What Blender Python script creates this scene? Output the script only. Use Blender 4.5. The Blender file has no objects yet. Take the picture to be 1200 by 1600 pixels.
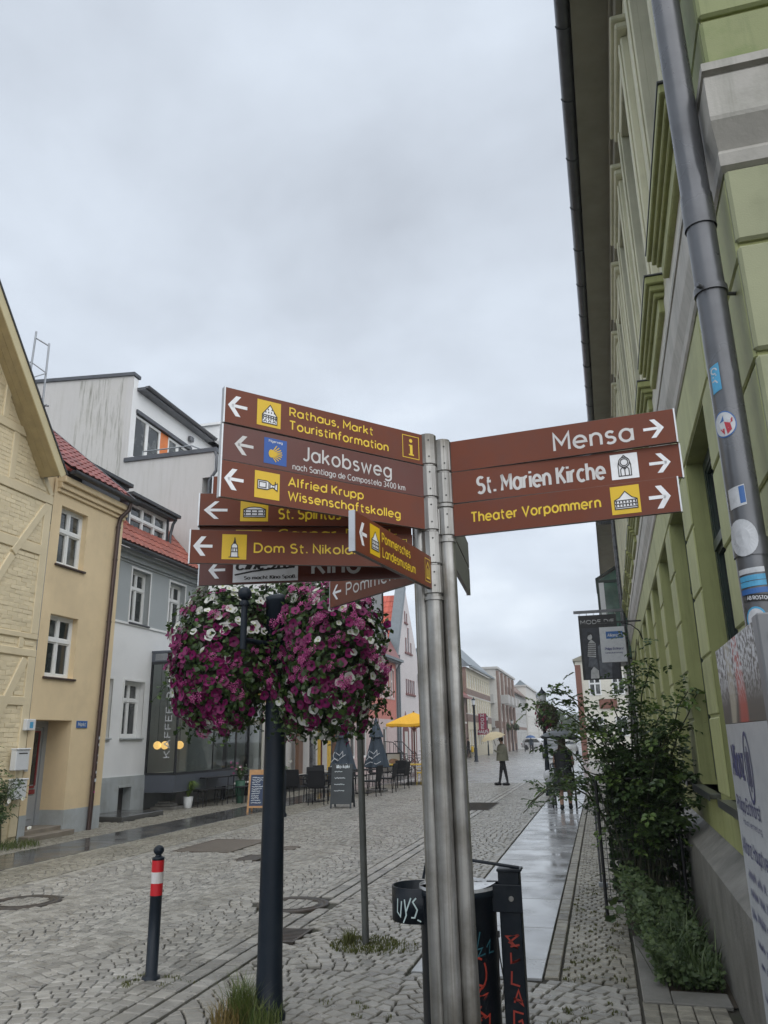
import bpy, bmesh, math, random
from math import sin, cos, pi, radians, sqrt, atan2, hypot, floor
from mathutils import Vector, Matrix
random.seed(7)
S = bpy.context.scene
# ---------------------------------------------------------------- camera
yaw, pitch, roll = radians(14.8), radians(16.5), radians(1.0)
h0 = Vector((-sin(yaw), cos(yaw), 0)); r0 = Vector((cos(yaw), sin(yaw), 0)); up = Vector((0, 0, 1))
fw = h0 * cos(pitch) + up * sin(pitch); u0 = -h0 * sin(pitch) + up * cos(pitch)
rc = r0 * cos(roll) - u0 * sin(roll); uc = u0 * cos(roll) + r0 * sin(roll)
cd = bpy.data.cameras.new('camera'); cam = bpy.data.objects.new('camera', cd); S.collection.objects.link(cam)
mw = Matrix((rc, uc, -fw)).transposed().to_4x4(); mw.translation = Vector((0, 0, 1.65)); cam.matrix_world = mw
cd.sensor_fit = 'VERTICAL'; cd.sensor_height = 36; cd.sensor_width = 27; cd.lens = 27.0; cd.clip_start = 0.05; cd.clip_end = 3000
S.camera = cam
S.render.resolution_x, S.render.resolution_y = 768, 1024
S.view_settings.view_transform = 'Standard'; S.view_settings.look = 'None'
S.view_settings.exposure = 0.72; S.view_settings.gamma = 1; S.view_settings.use_curve_mapping = False
# ---------------------------------------------------------------- world: overcast sky
SUN_EL, SUN_ROT = 50, 140          # sun behind cloud, high behind the camera and a little to the right
w = bpy.data.worlds.new('World'); S.world = w; w.use_nodes = True
nt = w.node_tree; N = nt.nodes; L = nt.links; N.clear()
out = N.new('ShaderNodeOutputWorld'); bg = N.new('ShaderNodeBackground'); bg.inputs[1].default_value = 0.08
sky = N.new('ShaderNodeTexSky'); sky.sky_type = 'NISHITA'; sky.sun_disc = False
sky.sun_elevation = radians(SUN_EL); sky.sun_rotation = radians(SUN_ROT); sky.dust_density = 3
geo = N.new('ShaderNodeTexCoord'); sep = N.new('ShaderNodeSeparateXYZ'); L.new(geo.outputs['Generated'], sep.inputs[0])
def wm(op, a, b):
    n = N.new('ShaderNodeMath'); n.operation = op
    for i, v in enumerate((a, b)):
        if isinstance(v, (int, float)): n.inputs[i].default_value = v
        else: L.new(v, n.inputs[i])
    return n.outputs[0]
# project the direction on a flat cloud deck so that clouds shrink towards the horizon
zc = wm('ADD', wm('MAXIMUM', sep.outputs[2], 0.0), 0.28)
cx = wm('DIVIDE', sep.outputs[0], zc); cy = wm('DIVIDE', sep.outputs[1], zc)
cmb = N.new('ShaderNodeCombineXYZ'); L.new(cx, cmb.inputs[0]); L.new(cy, cmb.inputs[1]); cmb.inputs[2].default_value = 3.1
def wn(scale, detail, rough, dist=0.0):
    n = N.new('ShaderNodeTexNoise'); n.inputs['Scale'].default_value = scale; n.inputs['Detail'].default_value = detail
    n.inputs['Roughness'].default_value = rough; n.inputs['Distortion'].default_value = dist; L.new(cmb.outputs[0], n.inputs['Vector']); return n.outputs[0]
n1 = wn(0.9, 5, 0.52, 0.35); n2 = wn(3.1, 6, 0.55, 0.2)
nn = wm('ADD', wm('MULTIPLY', n1, 0.72), wm('MULTIPLY', n2, 0.28))
hz = wm('POWER', wm('SUBTRACT', 1.0, wm('MAXIMUM', sep.outputs[2], 0.0)), 5.0)     # paler low down
nn = wm('ADD', nn, wm('MULTIPLY', hz, 0.10))
cr = N.new('ShaderNodeValToRGB'); L.new(nn, cr.inputs[0])
e = cr.color_ramp.elements
e[0].position = 0.34; e[0].color = (3.95, 4.3, 4.85, 1)
e[1].position = 0.47; e[1].color = (5.1, 5.6, 6.3, 1)
x = e.new(0.56); x.color = (5.9, 6.5, 7.3, 1)
x = e.new(0.68); x.color = (7.5, 8.1, 8.75, 1)
mx = N.new('ShaderNodeMixRGB'); mx.inputs[0].default_value = 0.93; L.new(sky.outputs[0], mx.inputs[1]); L.new(cr.outputs[0], mx.inputs[2])
L.new(mx.outputs[0], bg.inputs[0]); L.new(bg.outputs[0], out.inputs[0])
sd = bpy.data.lights.new('sun', 'SUN'); sd.energy = 1.5; sd.angle = radians(110); sd.color = (1, 0.975, 0.94)
so = bpy.data.objects.new('sun', sd); S.collection.objects.link(so)
# direction TO the sun: azimuth SUN_ROT clockwise from +Y
az = radians(SUN_ROT); el = radians(SUN_EL)
so.rotation_euler = Vector((sin(az) * cos(el), cos(az) * cos(el), sin(el))).to_track_quat('Z', 'Y').to_euler(); so.location = (0, 0, 60)

# ---------------------------------------------------------------- helpers
COL = S.collection
def link(o): COL.objects.link(o); return o
def tag(o, label=None, cat=None, group=None, kind=None):
    if label: o['label'] = label
    if cat: o['category'] = cat
    if group: o['group'] = group
    if kind: o['kind'] = kind
    return o
def empty(name, loc=(0, 0, 0), rz=0, label=None, cat=None, group=None, kind=None, parent=None):
    o = link(bpy.data.objects.new(name, None)); o.location = loc; o.rotation_euler = (0, 0, rz); o.empty_display_size = .1
    if parent: o.parent = parent
    return tag(o, label, cat, group, kind)
class MB:
    """collects geometry for ONE mesh object"""
    def __init__(s): s.v = []; s.f = []; s.m = []; s.sm = []
    def add(s, vs, fs, mi=0, smooth=False):
        b = len(s.v); s.v += [tuple(v) for v in vs]
        for f in fs: s.f.append([b + i for i in f]); s.m.append(mi); s.sm.append(smooth)
    def quad(s, a, b, c, d, mi=0): s.add([a, b, c, d], [(0, 1, 2, 3)], mi)
    def box(s, x0, x1, y0, y1, z0, z1, mi=0, T=None):
        vs = [(x, y, z) for z in (z0, z1) for y in (y0, y1) for x in (x0, x1)]
        if T: vs = [T(*v) for v in vs]
        s.add(vs, [(0, 2, 3, 1), (4, 5, 7, 6), (0, 1, 5, 4), (2, 6, 7, 3), (0, 4, 6, 2), (1, 3, 7, 5)], mi)
    def bev(s, x0, x1, y0, y1, z0, z1, b=.01, mi=0, T=None):
        """box with chamfered edges"""
        vs = []; idx = {}
        for cz in (0, 1):
            for cy in (0, 1):
                for cx_ in (0, 1):
                    X = (x0, x1)[cx_]; Y = (y0, y1)[cy]; Z = (z0, z1)[cz]
                    ix = b if cx_ == 0 else -b; iy = b if cy == 0 else -b; iz = b if cz == 0 else -b
                    for k, p in enumerate(((X, Y + iy, Z + iz), (X + ix, Y, Z + iz), (X + ix, Y + iy, Z))):
                        idx[(cx_, cy, cz, k)] = len(vs); vs.append(T(*p) if T else p)
        I = idx; F = []
        F += [[I[(0,0,0,0)], I[(0,0,1,0)], I[(0,1,1,0)], I[(0,1,0,0)]], [I[(1,0,0,0)], I[(1,1,0,0)], I[(1,1,1,0)], I[(1,0,1,0)]]]
        F += [[I[(0,0,0,1)], I[(1,0,0,1)], I[(1,0,1,1)], I[(0,0,1,1)]], [I[(0,1,0,1)], I[(0,1,1,1)], I[(1,1,1,1)], I[(1,1,0,1)]]]
        F += [[I[(0,0,0,2)], I[(0,1,0,2)], I[(1,1,0,2)], I[(1,0,0,2)]], [I[(0,0,1,2)], I[(1,0,1,2)], I[(1,1,1,2)], I[(0,1,1,2)]]]
        for c in [(a, b_, c_) for a in (0, 1) for b_ in (0, 1) for c_ in (0, 1)]: F.append([I[c + (0,)], I[c + (1,)], I[c + (2,)]])
        for a in (0, 1):
            for b_ in (0, 1):
                F.append([I[(a,b_,0,0)], I[(a,b_,1,0)], I[(a,b_,1,1)], I[(a,b_,0,1)]])
                F.append([I[(a,0,b_,0)], I[(a,1,b_,0)], I[(a,1,b_,2)], I[(a,0,b_,2)]])
                F.append([I[(0,a,b_,1)], I[(1,a,b_,1)], I[(1,a,b_,2)], I[(0,a,b_,2)]])
        s.add(vs, F, mi)
    def tube(s, pts, r, n=8, mi=0, cap=True, smooth=True):
        pts = [Vector(p) for p in pts]; rs = r if isinstance(r, (list, tuple)) else [r] * len(pts)
        vs = []; prev = None
        for i, p in enumerate(pts):
            t = (pts[min(i + 1, len(pts) - 1)] - pts[max(i - 1, 0)])
            t = t.normalized() if t.length > 1e-9 else Vector((0, 0, 1))
            a = prev if prev is not None else (Vector((1, 0, 0)) if abs(t.x) < .9 else Vector((0, 1, 0)))
            b = t.cross(a); b = b.normalized() if b.length > 1e-6 else t.orthogonal().normalized(); a = b.cross(t).normalized(); prev = a
            for k in range(n):
                q = 2 * pi * k / n; vs.append(p + (a * cos(q) + b * sin(q)) * rs[i])
        fs = []
        for i in range(len(pts) - 1):
            for k in range(n): fs.append((i * n + k, i * n + (k + 1) % n, (i + 1) * n + (k + 1) % n, (i + 1) * n + k))
        s.add(vs, fs, mi, smooth)
        if cap:
            m = (len(pts) - 1) * n
            s.add([vs[k] for k in range(n)], [tuple(range(n))[::-1]], mi); s.add([vs[m + k] for k in range(n)], [tuple(range(n))], mi)
    def lathe(s, prof, c=(0, 0, 0), n=16, mi=0, smooth=True, sx=1, sy=1, cap=False):
        vs = []
        for r, z in prof:
            for k in range(n):
                q = 2 * pi * k / n; vs.append((c[0] + r * cos(q) * sx, c[1] + r * sin(q) * sy, c[2] + z))
        fs = [(i * n + k, i * n + (k + 1) % n, (i + 1) * n + (k + 1) % n, (i + 1) * n + k) for i in range(len(prof) - 1) for k in range(n)]
        s.add(vs, fs, mi, smooth)
        if cap:
            m = (len(prof) - 1) * n
            s.add(vs[:n], [tuple(range(n))[::-1]], mi); s.add(vs[m:], [tuple(range(n))], mi)
    def sphere(s, c, r, n=12, mi=0, sz=1):
        s.lathe([(max(1e-4, r * sin(pi * i / (n // 2))), -r * sz * cos(pi * i / (n // 2))) for i in range(n // 2 + 1)], c, n, mi)
    def prism(s, poly, P, d0, d1, mi=0):
        """poly: list of (a,b); P(a,b,d) -> point; extruded from d0 to d1"""
        n = len(poly); vs = [P(a, b, d0) for a, b in poly] + [P(a, b, d1) for a, b in poly]
        s.add(vs, [tuple(range(n))[::-1], tuple(range(n, 2 * n))] + [(i, (i + 1) % n, n + (i + 1) % n, n + i) for i in range(n)], mi)
    def data(s, name, mats):
        me = bpy.data.meshes.new(name); me.from_pydata(s.v, [], s.f)
        for m in (mats if isinstance(mats, (list, tuple)) else [mats]): me.materials.append(m)
        if s.f:
            if max(s.m) > 0: me.polygons.foreach_set('material_index', s.m)
            me.polygons.foreach_set('use_smooth', s.sm)
        me.update(); return me
    def build(s, name, mats, parent=None, **kw):
        o = link(bpy.data.objects.new(name, s.data(name, mats)))
        if kw.pop('fix', False):
            bm = bmesh.new(); bm.from_mesh(o.data); bmesh.ops.recalc_face_normals(bm, faces=bm.faces); bm.to_mesh(o.data); bm.free()
        if parent: o.parent = parent
        return tag(o, **kw)
def inst(name, me, parent=None, loc=(0, 0, 0), rot=(0, 0, 0), sc=(1, 1, 1), **kw):
    o = link(bpy.data.objects.new(name, me)); o.location = loc; o.rotation_euler = rot; o.scale = sc
    if parent: o.parent = parent
    return tag(o, **kw)
def copy_tree(o, loc=None, rz=None, parent=None, label=None, first=True):
    c = o.copy(); COL.objects.link(c)
    if parent: c.parent = parent
    if loc is not None: c.location = loc
    if rz is not None: c.rotation_euler = (0, 0, rz)
    if label: c['label'] = label
    for ch in list(o.children): copy_tree(ch, parent=c)
    return c
def shared(o, new): o.data = new; return o

# ---- materials
def mat(name, col, rough=.6, sk=1, metal=0, var=.12, vs=3.0, dirt_or_sheen=None, da=0.0, ds=1.2, streak=0.0, scol=None, bump=0, bs=60, rnd=0, spec=.5, coat=0, rv=0, world=True, trans=0):
    m = bpy.data.materials.new(name); m.use_nodes = True; t = m.node_tree; n = t.nodes; l = t.links
    b = n['Principled BSDF']; b.inputs['Roughness'].default_value = rough; b.inputs['Metallic'].default_value = metal
    b.inputs['Specular IOR Level'].default_value = spec
    if coat: b.inputs['Coat Weight'].default_value = coat; b.inputs['Coat Roughness'].default_value = .08
    c = tuple(col) + (1,)
    pos = n.new('ShaderNodeNewGeometry').outputs['Position'] if world else n.new('ShaderNodeTexCoord').outputs['Object']
    def noise(scale, detail=4, vec=None, rgh=.55):
        q = n.new('ShaderNodeTexNoise'); q.inputs['Scale'].default_value = scale; q.inputs['Detail'].default_value = detail
        q.inputs['Roughness'].default_value = rgh; l.new(vec or pos, q.inputs['Vector']); return q.outputs[0]
    def mr(v, a, b_, c_, d): 
        q = n.new('ShaderNodeMapRange'); l.new(v, q.inputs[0])
        for i, k in enumerate((a, b_, c_, d)): q.inputs[i + 1].default_value = k
        return q.outputs[0]
    cur = None
    q = n.new('ShaderNodeMixRGB'); q.blend_type = 'MULTIPLY'; q.inputs[0].default_value = 1; q.inputs[1].default_value = c
    v = mr(noise(vs), .25, .75, 1 - var, 1 + var)
    if rnd:
        oi = n.new('ShaderNodeObjectInfo'); mm = n.new('ShaderNodeMath'); mm.operation = 'MULTIPLY'
        l.new(v, mm.inputs[0]); l.new(mr(oi.outputs['Random'], 0, 1, 1 - rnd, 1 + rnd), mm.inputs[1]); v = mm.outputs[0]
    l.new(v, q.inputs[2]); cur = q.outputs[0]
    def mixin(fac, col2):
        nonlocal cur
        q = n.new('ShaderNodeMixRGB'); l.new(fac, q.inputs[0]); l.new(cur, q.inputs[1]); q.inputs[2].default_value = tuple(col2) + (1,); cur = q.outputs[0]
    if dirt_or_sheen is not None and da: mixin(mr(noise(ds, 6, rgh=.65), .48, .72, 0, da), dirt_or_sheen)
    if streak:
        mp = n.new('ShaderNodeMapping'); mp.inputs['Scale'].default_value = (5 * sk, 5 * sk, .35 * (sk if sk < 2 else 2)); l.new(pos, mp.inputs[0])
        mixin(mr(noise(1.6, 5, mp.outputs[0], .7), .5, .75, 0, streak), scol or dirt_or_sheen or (.1, .1, .08))
    l.new(cur, b.inputs['Base Color'])
    if rv: l.new(mr(noise(vs * .7 + .5), .35, .65, max(0.02, rough - rv), rough + rv), b.inputs['Roughness'])
    if bump:
        bp = n.new('ShaderNodeBump'); bp.inputs['Strength'].default_value = bump; bp.inputs['Distance'].default_value = .01
        l.new(noise(bs, 3), bp.inputs['Height']); l.new(bp.outputs[0], b.inputs['Normal'])
    return m
def emis(name, col, st, base=(.5, .5, .5)):
    m = mat(name, base, .4); b = m.node_tree.nodes['Principled BSDF']; b.inputs['Emission Color'].default_value = tuple(col) + (1,); b.inputs['Emission Strength'].default_value = st; return m
def clear_glass(name, tint=(.75, .82, .8), fres=1.35):
    m = bpy.data.materials.new(name); m.use_nodes = True; t = m.node_tree; n = t.nodes; l = t.links; n.clear()
    o = n.new('ShaderNodeOutputMaterial'); tr = n.new('ShaderNodeBsdfTransparent'); tr.inputs[0].default_value = tuple(tint) + (1,)
    g = n.new('ShaderNodeBsdfGlossy'); g.inputs['Roughness'].default_value = .03; fr = n.new('ShaderNodeFresnel'); fr.inputs[0].default_value = fres
    x = n.new('ShaderNodeMixShader'); l.new(fr.outputs[0], x.inputs[0]); l.new(tr.outputs[0], x.inputs[1]); l.new(g.outputs[0], x.inputs[2]); l.new(x.outputs[0], o.inputs[0]); return m
def leafmat(name, a, b_, rough=.45):
    m = bpy.data.materials.new(name); m.use_nodes = True; t = m.node_tree; n = t.nodes; l = t.links
    b = n['Principled BSDF']; b.inputs['Roughness'].default_value = rough
    g = n.new('ShaderNodeNewGeometry'); oi = n.new('ShaderNodeObjectInfo')
    ad = n.new('ShaderNodeMath'); ad.operation = 'ADD'; l.new(g.outputs['Random Per Island'], ad.inputs[0]); l.new(oi.outputs['Random'], ad.inputs[1])
    fr = n.new('ShaderNodeMath'); fr.operation = 'FRACT'; l.new(ad.outputs[0], fr.inputs[0])
    x = n.new('ShaderNodeMixRGB'); l.new(fr.outputs[0], x.inputs[0]); x.inputs[1].default_value = tuple(a) + (1,); x.inputs[2].default_value = tuple(b_) + (1,)
    l.new(x.outputs[0], b.inputs['Base Color'])
    tl = n.new('ShaderNodeBsdfTranslucent'); l.new(x.outputs[0], tl.inputs[0]); ms = n.new('ShaderNodeMixShader'); ms.inputs[0].default_value = .25
    l.new(b.outputs[0], ms.inputs[1]); l.new(tl.outputs[0], ms.inputs[2]); l.new(ms.outputs[0], n['Material Output'].inputs[0]); return m
# ---- lettering
def ribbon(mb, pts, P, wd, d, mi=0):
    """one mitred pen stroke, flat"""
    q = [pts[0]]
    for p in pts[1:]:
        if hypot(p[0] - q[-1][0], p[1] - q[-1][1]) > 1e-6: q.append(p)
    closed = len(q) > 3 and hypot(q[0][0] - q[-1][0], q[0][1] - q[-1][1]) < 1e-4
    if closed: q = q[:-1]
    n = len(q)
    if n < 2: return
    L_, R_ = [], []
    for i in range(n):
        a = q[i - 1] if (i or closed) else None; c = q[(i + 1) % n] if (i < n - 1 or closed) else None; b = q[i]
        u = (b[0] - a[0], b[1] - a[1]) if a else None; v = (c[0] - b[0], c[1] - b[1]) if c else None
        u = u or v; v = v or u; lu, lv = hypot(*u), hypot(*v); n1 = (-u[1] / lu, u[0] / lu); n2 = (-v[1] / lv, v[0] / lv)
        m = (n1[0] + n2[0], n1[1] + n2[1]); lm = hypot(*m)
        if lm < .5: m, k = n2, 1
        else: m = (m[0] / lm, m[1] / lm); k = min(1 / max(.3, m[0] * n2[0] + m[1] * n2[1]), 2.2)
        L_.append((b[0] + m[0] * wd / 2 * k, b[1] + m[1] * wd / 2 * k)); R_.append((b[0] - m[0] * wd / 2 * k, b[1] - m[1] * wd / 2 * k))
    vs = [P(x, y, d) for x, y in L_ + R_]; e_ = n if closed else n - 1
    mb.add(vs, [(i, n + i, n + (i + 1) % n, (i + 1) % n) for i in range(e_)], mi)
def strokes(mb, lines, P, wd, d=.0015, mi=0):
    for k, ln in enumerate(lines): ribbon(mb, ln, P, wd, d + .00006 * (k % 5), mi)
def arc(cx_, cy_, r, a0, a1, n=12, ry=None):
    return [(cx_ + r * cos(radians(a0 + (a1 - a0) * i / n)), cy_ + (ry or r) * sin(radians(a0 + (a1 - a0) * i / n))) for i in range(n + 1)]
def _gl():
    A = arc; x = .70; r = .34
    o = lambda cx_, a0=0, a1=360, n=16: A(cx_, .35, .31, a0, a1, n, .35)
    G = {}
    G['A'] = [[(0, 0), (.38, 1), (.76, 0)], [(.13, .32), (.63, .32)]]
    G['C'] = [A(.44, .5, .44, 48, 312, 18, .5)]
    G['D'] = [[(0, 0), (0, 1), (.28, 1)] + A(.28, .5, .42, 90, -90, 12, .5) + [(0, 0)]]
    G['F'] = [[(0, 0), (0, 1), (.52, 1)], [(0, .52), (.46, .52)]]
    G['G'] = [A(.44, .5, .44, 45, 350, 18, .5) + [(.87, .48), (.5, .48)]]
    G['H'] = [[(0, 0), (0, 1)], [(.62, 0), (.62, 1)], [(0, .5), (.62, .5)]]
    G['J'] = [[(.42, 1), (.42, .25)] + A(.22, .22, .2, 0, -150, 8, .22)]
    G['K'] = [[(0, 0), (0, 1)], [(.58, 1), (.03, .42)], [(.2, .58), (.62, 0)]]
    G['L'] = [[(0, 1), (0, 0), (.5, 0)]]
    G['M'] = [[(0, 0), (0, 1), (.39, .35), (.78, 1), (.78, 0)]]
    G['N'] = [[(0, 0), (0, 1), (.62, 0), (.62, 1)]]
    G['P'] = [[(0, 0), (0, 1), (.32, 1)] + A(.32, .72, .28, 90, -90, 10) + [(0, .44)]]
    G['R'] = [[(0, 0), (0, 1), (.32, 1)] + A(.32, .72, .28, 90, -90, 10) + [(0, .44)], [(.30, .44), (.6, 0)]]
    G['S'] = [A(.3, .76, .27, 40, 250, 10, .24) + A(.3, .27, .3, 80, -140, 12, .27)]
    G['T'] = [[(0, 1), (.64, 1)], [(.32, 1), (.32, 0)]]
    G['V'] = [[(0, 1), (.36, 0), (.72, 1)]]
    G['W'] = [[(0, 1), (.26, 0), (.52, .85), (.78, 0), (1.04, 1)]]
    G['a'] = [o(.31), [(.62, x), (.62, 0)]]
    G['b'] = [o(.31), [(0, 1.03), (0, 0)]]
    G['c'] = [o(.31, 50, 310, 14)]
    G['d'] = [o(.31), [(.62, 1.03), (.62, 0)]]
    G['e'] = [[(.01, .35), (.61, .35)] + o(.31, 0, 315, 14)]
    G['f'] = [[(.14, 0), (.14, .82)] + A(.34, .82, .2, 180, 80, 6, .2), [(0, .68), (.36, .68)]]
    G['g'] = [o(.31), [(.62, x), (.62, -.02)] + A(.33, -.04, .29, 0, -140, 8, .25)]
    G['h'] = [[(0, 0), (0, 1.03)], [(0, .4)] + A(.26, .42, .26, 160, 0, 8, .28) + [(.52, 0)]]
    G['i'] = [[(0, 0), (0, x)], [(0, .86), (0, .99)]]
    G['j'] = [[(0, -.2), (0, x)], [(0, .86), (0, .99)]]
    G['k'] = [[(0, 0), (0, 1.03)], [(.46, x), (.03, .3)], [(.17, .43), (.5, 0)]]
    G['l'] = [[(0, 0), (0, 1.03)]]
    G['m'] = [[(0, 0), (0, x)], [(0, .42)] + A(.22, .44, .22, 160, 0, 8, .25) + [(.44, 0)], [(.44, .42)] + A(.66, .44, .22, 160, 0, 8, .25) + [(.88, 0)]]
    G['n'] = [[(0, 0), (0, x)], [(0, .4)] + A(.26, .42, .26, 160, 0, 8, .28) + [(.52, 0)]]
    G['o'] = [o(.31)]
    G['p'] = [o(.31), [(0, x), (0, -.28)]]
    G['r'] = [[(0, 0), (0, x)], [(0, .42)] + A(.24, .44, .24, 160, 75, 5, .25)]
    G['s'] = [A(.21, .525, .19, 30, 250, 8, .165) + A(.22, .18, .22, 80, -145, 9, .18)]
    G['t'] = [[(.14, .95), (.14, .16)] + A(.3, .17, .16, 180, 280, 6, .17), [(0, .68), (.36, .68)]]
    G['u'] = [[(0, x), (0, .28)] + A(.26, .28, .26, 180, 340, 8, .28), [(.52, x), (.52, 0)]]
    G['v'] = [[(0, x), (.26, 0), (.52, x)]]
    G['w'] = [[(0, x), (.2, 0), (.4, .62), (.6, 0), (.8, x)]]
    G['z'] = [[(0, x), (.48, x), (0, 0), (.5, 0)]]
    G['ß'] = [[(0, 0), (0, .75)] + A(.22, .78, .22, 180, 0, 8, .22) + [(.44, .7), (.25, .55)] + A(.24, .27, .26, 80, -120, 8, .27)]
    G['3'] = [A(.27, .74, .25, 150, -90, 9, .25), A(.27, .26, .28, 90, -150, 10, .26)]
    G['4'] = [[(.4, 0), (.4, 1), (0, .28), (.55, .28)]]
    G['0'] = [A(.28, .5, .28, 0, 360, 16, .5)]
    G['.'] = [[(.05, 0), (.05, .14)]]; G[','] = [[(.08, .12), (.02, -.14)]]; G['-'] = [[(0, .36), (.34, .36)]]
    G['B'] = [[(0, 0), (0, 1), (.3, 1)] + A(.3, .76, .24, 90, -90, 8) + [(0, .52)], [(.3, .52)] + A(.32, .26, .27, 90, -90, 8, .26) + [(0, 0)]]
    G['E'] = [[(.54, 1), (0, 1), (0, 0), (.54, 0)], [(0, .52), (.48, .52)]]
    G['O'] = [A(.45, .5, .45, 0, 360, 20, .5)]; G['I'] = [[(0, 0), (0, 1)]]; G['U'] = [[(0, 1), (0, .3)] + A(.3, .3, .3, 180, 360, 8, .3) + [(.6, 1)]]
    return G
GL = _gl()
def put_text(mb, body, P, s0, s1, base, cap, bold=.15, d=.0015, mi=0, slant=0, gap=.26):
    """pen-stroke letters; P(s, t, d) is a point on the surface; capitals cap high, bold = pen width / cap"""
    x = 0; L_ = []
    for ch in body:
        if ch == ' ': x += .38; continue
        gl = GL.get(ch)
        if gl is None: continue
        mx_ = max(p[0] for l in gl for p in l); L_ += [[(p[0] + x, p[1]) for p in l] for l in gl]; x += mx_ + gap
    k = (s1 - s0) / max(.01, x - gap); wd = bold * cap
    strokes(mb, [[(s0 + a * k + slant * b * cap, base + b * cap) for a, b in l] for l in L_], P, wd, d, mi)
class Fr:
    """a wall's own frame: a along the wall, z up, n out of the wall"""
    def __init__(s, o, a, n): s.o = Vector(o); s.a = Vector(a).normalized(); s.n = Vector(n).normalized()
    def __call__(s, a, z, n=0): return s.o + s.a * a + Vector((0, 0, z)) + s.n * n
    def T(s, a, n, z): return s(a, z, n)       # for MB.box(x=a, y=n, z)
def wall_open(mb, F, a0, a1, z0, z1, ops, depth=.2, mi=0, rmi=None, n=0):
    """front skin with openings and their reveals"""
    rmi = mi if rmi is None else rmi
    As = sorted({a0, a1} | {v for o in ops for v in o[:2]}); Zs = sorted({z0, z1} | {v for o in ops for v in o[2:4]})
    for i in range(len(As) - 1):
        for j in range(len(Zs) - 1):
            ca, cz = (As[i] + As[i + 1]) / 2, (Zs[j] + Zs[j + 1]) / 2
            if any(o[0] < ca < o[1] and o[2] < cz < o[3] for o in ops) or not (a0 < ca < a1 and z0 < cz < z1): continue
            mb.quad(F(As[i], Zs[j], n), F(As[i + 1], Zs[j], n), F(As[i + 1], Zs[j + 1], n), F(As[i], Zs[j + 1], n), mi)
    for o in ops:
        b0, b1, c0, c1 = o[:4]; d = n - depth
        for p, q in (((b0, c0), (b0, c1)), ((b0, c1), (b1, c1)), ((b1, c1), (b1, c0)), ((b1, c0), (b0, c0))):
            mb.quad(F(p[0], p[1], n), F(q[0], q[1], n), F(q[0], q[1], d), F(p[0], p[1], d), rmi)
def window(parent, F, a0, a1, z0, z1, n=-.12, cols=2, rows=(.62,), fm=None, gm=None, fw_=.07, bar=.05, sill=None, sillw=.12, label=None, tilt=False, name='window', depth=.06):
    """one window part: frame mesh, panes as sub-parts, sill as sub-part"""
    mb = MB(); T = F.T
    mb.box(a0, a0 + fw_, n, n + depth, z0, z1, T=T); mb.box(a1 - fw_, a1, n, n + depth, z0, z1, T=T)
    mb.box(a0 + fw_, a1 - fw_, n, n + depth, z0, z0 + fw_, T=T); mb.box(a0 + fw_, a1 - fw_, n, n + depth, z1 - fw_, z1, T=T)
    zs = [z0 + fw_] + [z0 + (z1 - z0) * r for r in rows] + [z1 - fw_]; As = [a0 + fw_ + (a1 - a0 - 2 * fw_) * i / cols for i in range(cols + 1)]
    for r in zs[1:-1]: mb.box(a0 + fw_, a1 - fw_, n, n + depth + .015, r - bar * .7, r + bar * .7, T=T)
    for i in range(1, cols): mb.box(As[i] - bar / 2, As[i] + bar / 2, n + .003, n + depth + .006, z0 + fw_, z1 - fw_, T=T)
    o = mb.build(name, fm, parent, label=label, fix=True)
    for j in range(len(zs) - 1):
        for i in range(cols):
            x0 = As[i] + (bar / 2 if i else 0); x1 = As[i + 1] - (bar / 2 if i < cols - 1 else 0)
            y0 = zs[j] + (bar * .7 if j else 0); y1 = zs[j + 1] - (bar * .7 if j < len(zs) - 2 else 0)
            s = MB(); k = .028
            s.box(x0, x0 + k, n + .01, n + depth - .01, y0, y1, 0, T); s.box(x1 - k, x1, n + .01, n + depth - .01, y0, y1, 0, T)
            s.box(x0 + k, x1 - k, n + .01, n + depth - .01, y0, y0 + k, 0, T); s.box(x0 + k, x1 - k, n + .01, n + depth - .01, y1 - k, y1, 0, T)
            jit = random.uniform(-.014, .014)
            s.add([F(x0 + k, y0 + k, n + .02 + jit), F(x1 - k, y0 + k, n + .02), F(x1 - k, y1 - k, n + .02 - jit), F(x0 + k, y1 - k, n + .02)], [(0, 1, 2, 3)], 1)
            s.build('sash', [fm, gm], o)
    if sill:
        s = MB(); s.bev(a0 - .05, a1 + .05, n + depth, sillw, z0 - .045, z0 - .004, .008, T=T); s.build('sill', sill, o, fix=True)
    return o
# ---------------------------------------------------------------- materials
M = {}
M['stone'] = mat('granite_cobble', (.285, .275, .25), .36, var=.22, vs=9, dirt_or_sheen=(.19, .175, .14), da=.6, ds=.5, bump=.5, bs=90, rnd=.22, rv=.12)
M['stone_s'] = mat('granite_cobble_small', (.245, .23, .19), .42, var=.3, vs=14, dirt_or_sheen=(.09, .085, .06), da=.6, ds=.8, bump=.6, bs=110, rnd=.25, rv=.12)
M['mortar'] = mat('joint_sand', (.04, .037, .028), .8, var=.4, vs=8, dirt_or_sheen=(.045, .06, .02), da=.6, ds=.9, bump=.5, bs=200)
M['slab'] = mat('wet_granite_slab', (.34, .35, .36), .18, var=.12, vs=2.2, dirt_or_sheen=(.13, .13, .125), da=.45, ds=.9, rnd=.1, rv=.13, bump=.03, bs=12)
M['strip'] = mat('wet_dark_slab', (.085, .085, .082), .16, var=.2, vs=1.5, rnd=.12, rv=.1, bump=.02, bs=10)
M['iron'] = mat('cast_iron', (.05, .043, .036), .5, var=.3, vs=12, dirt_or_sheen=(.11, .06, .035), da=.4, ds=3, bump=.3, bs=80)
M['patch'] = mat('concrete_cover', (.12, .10, .08), .5, var=.15, vs=6, bump=.3, bs=100)
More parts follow.
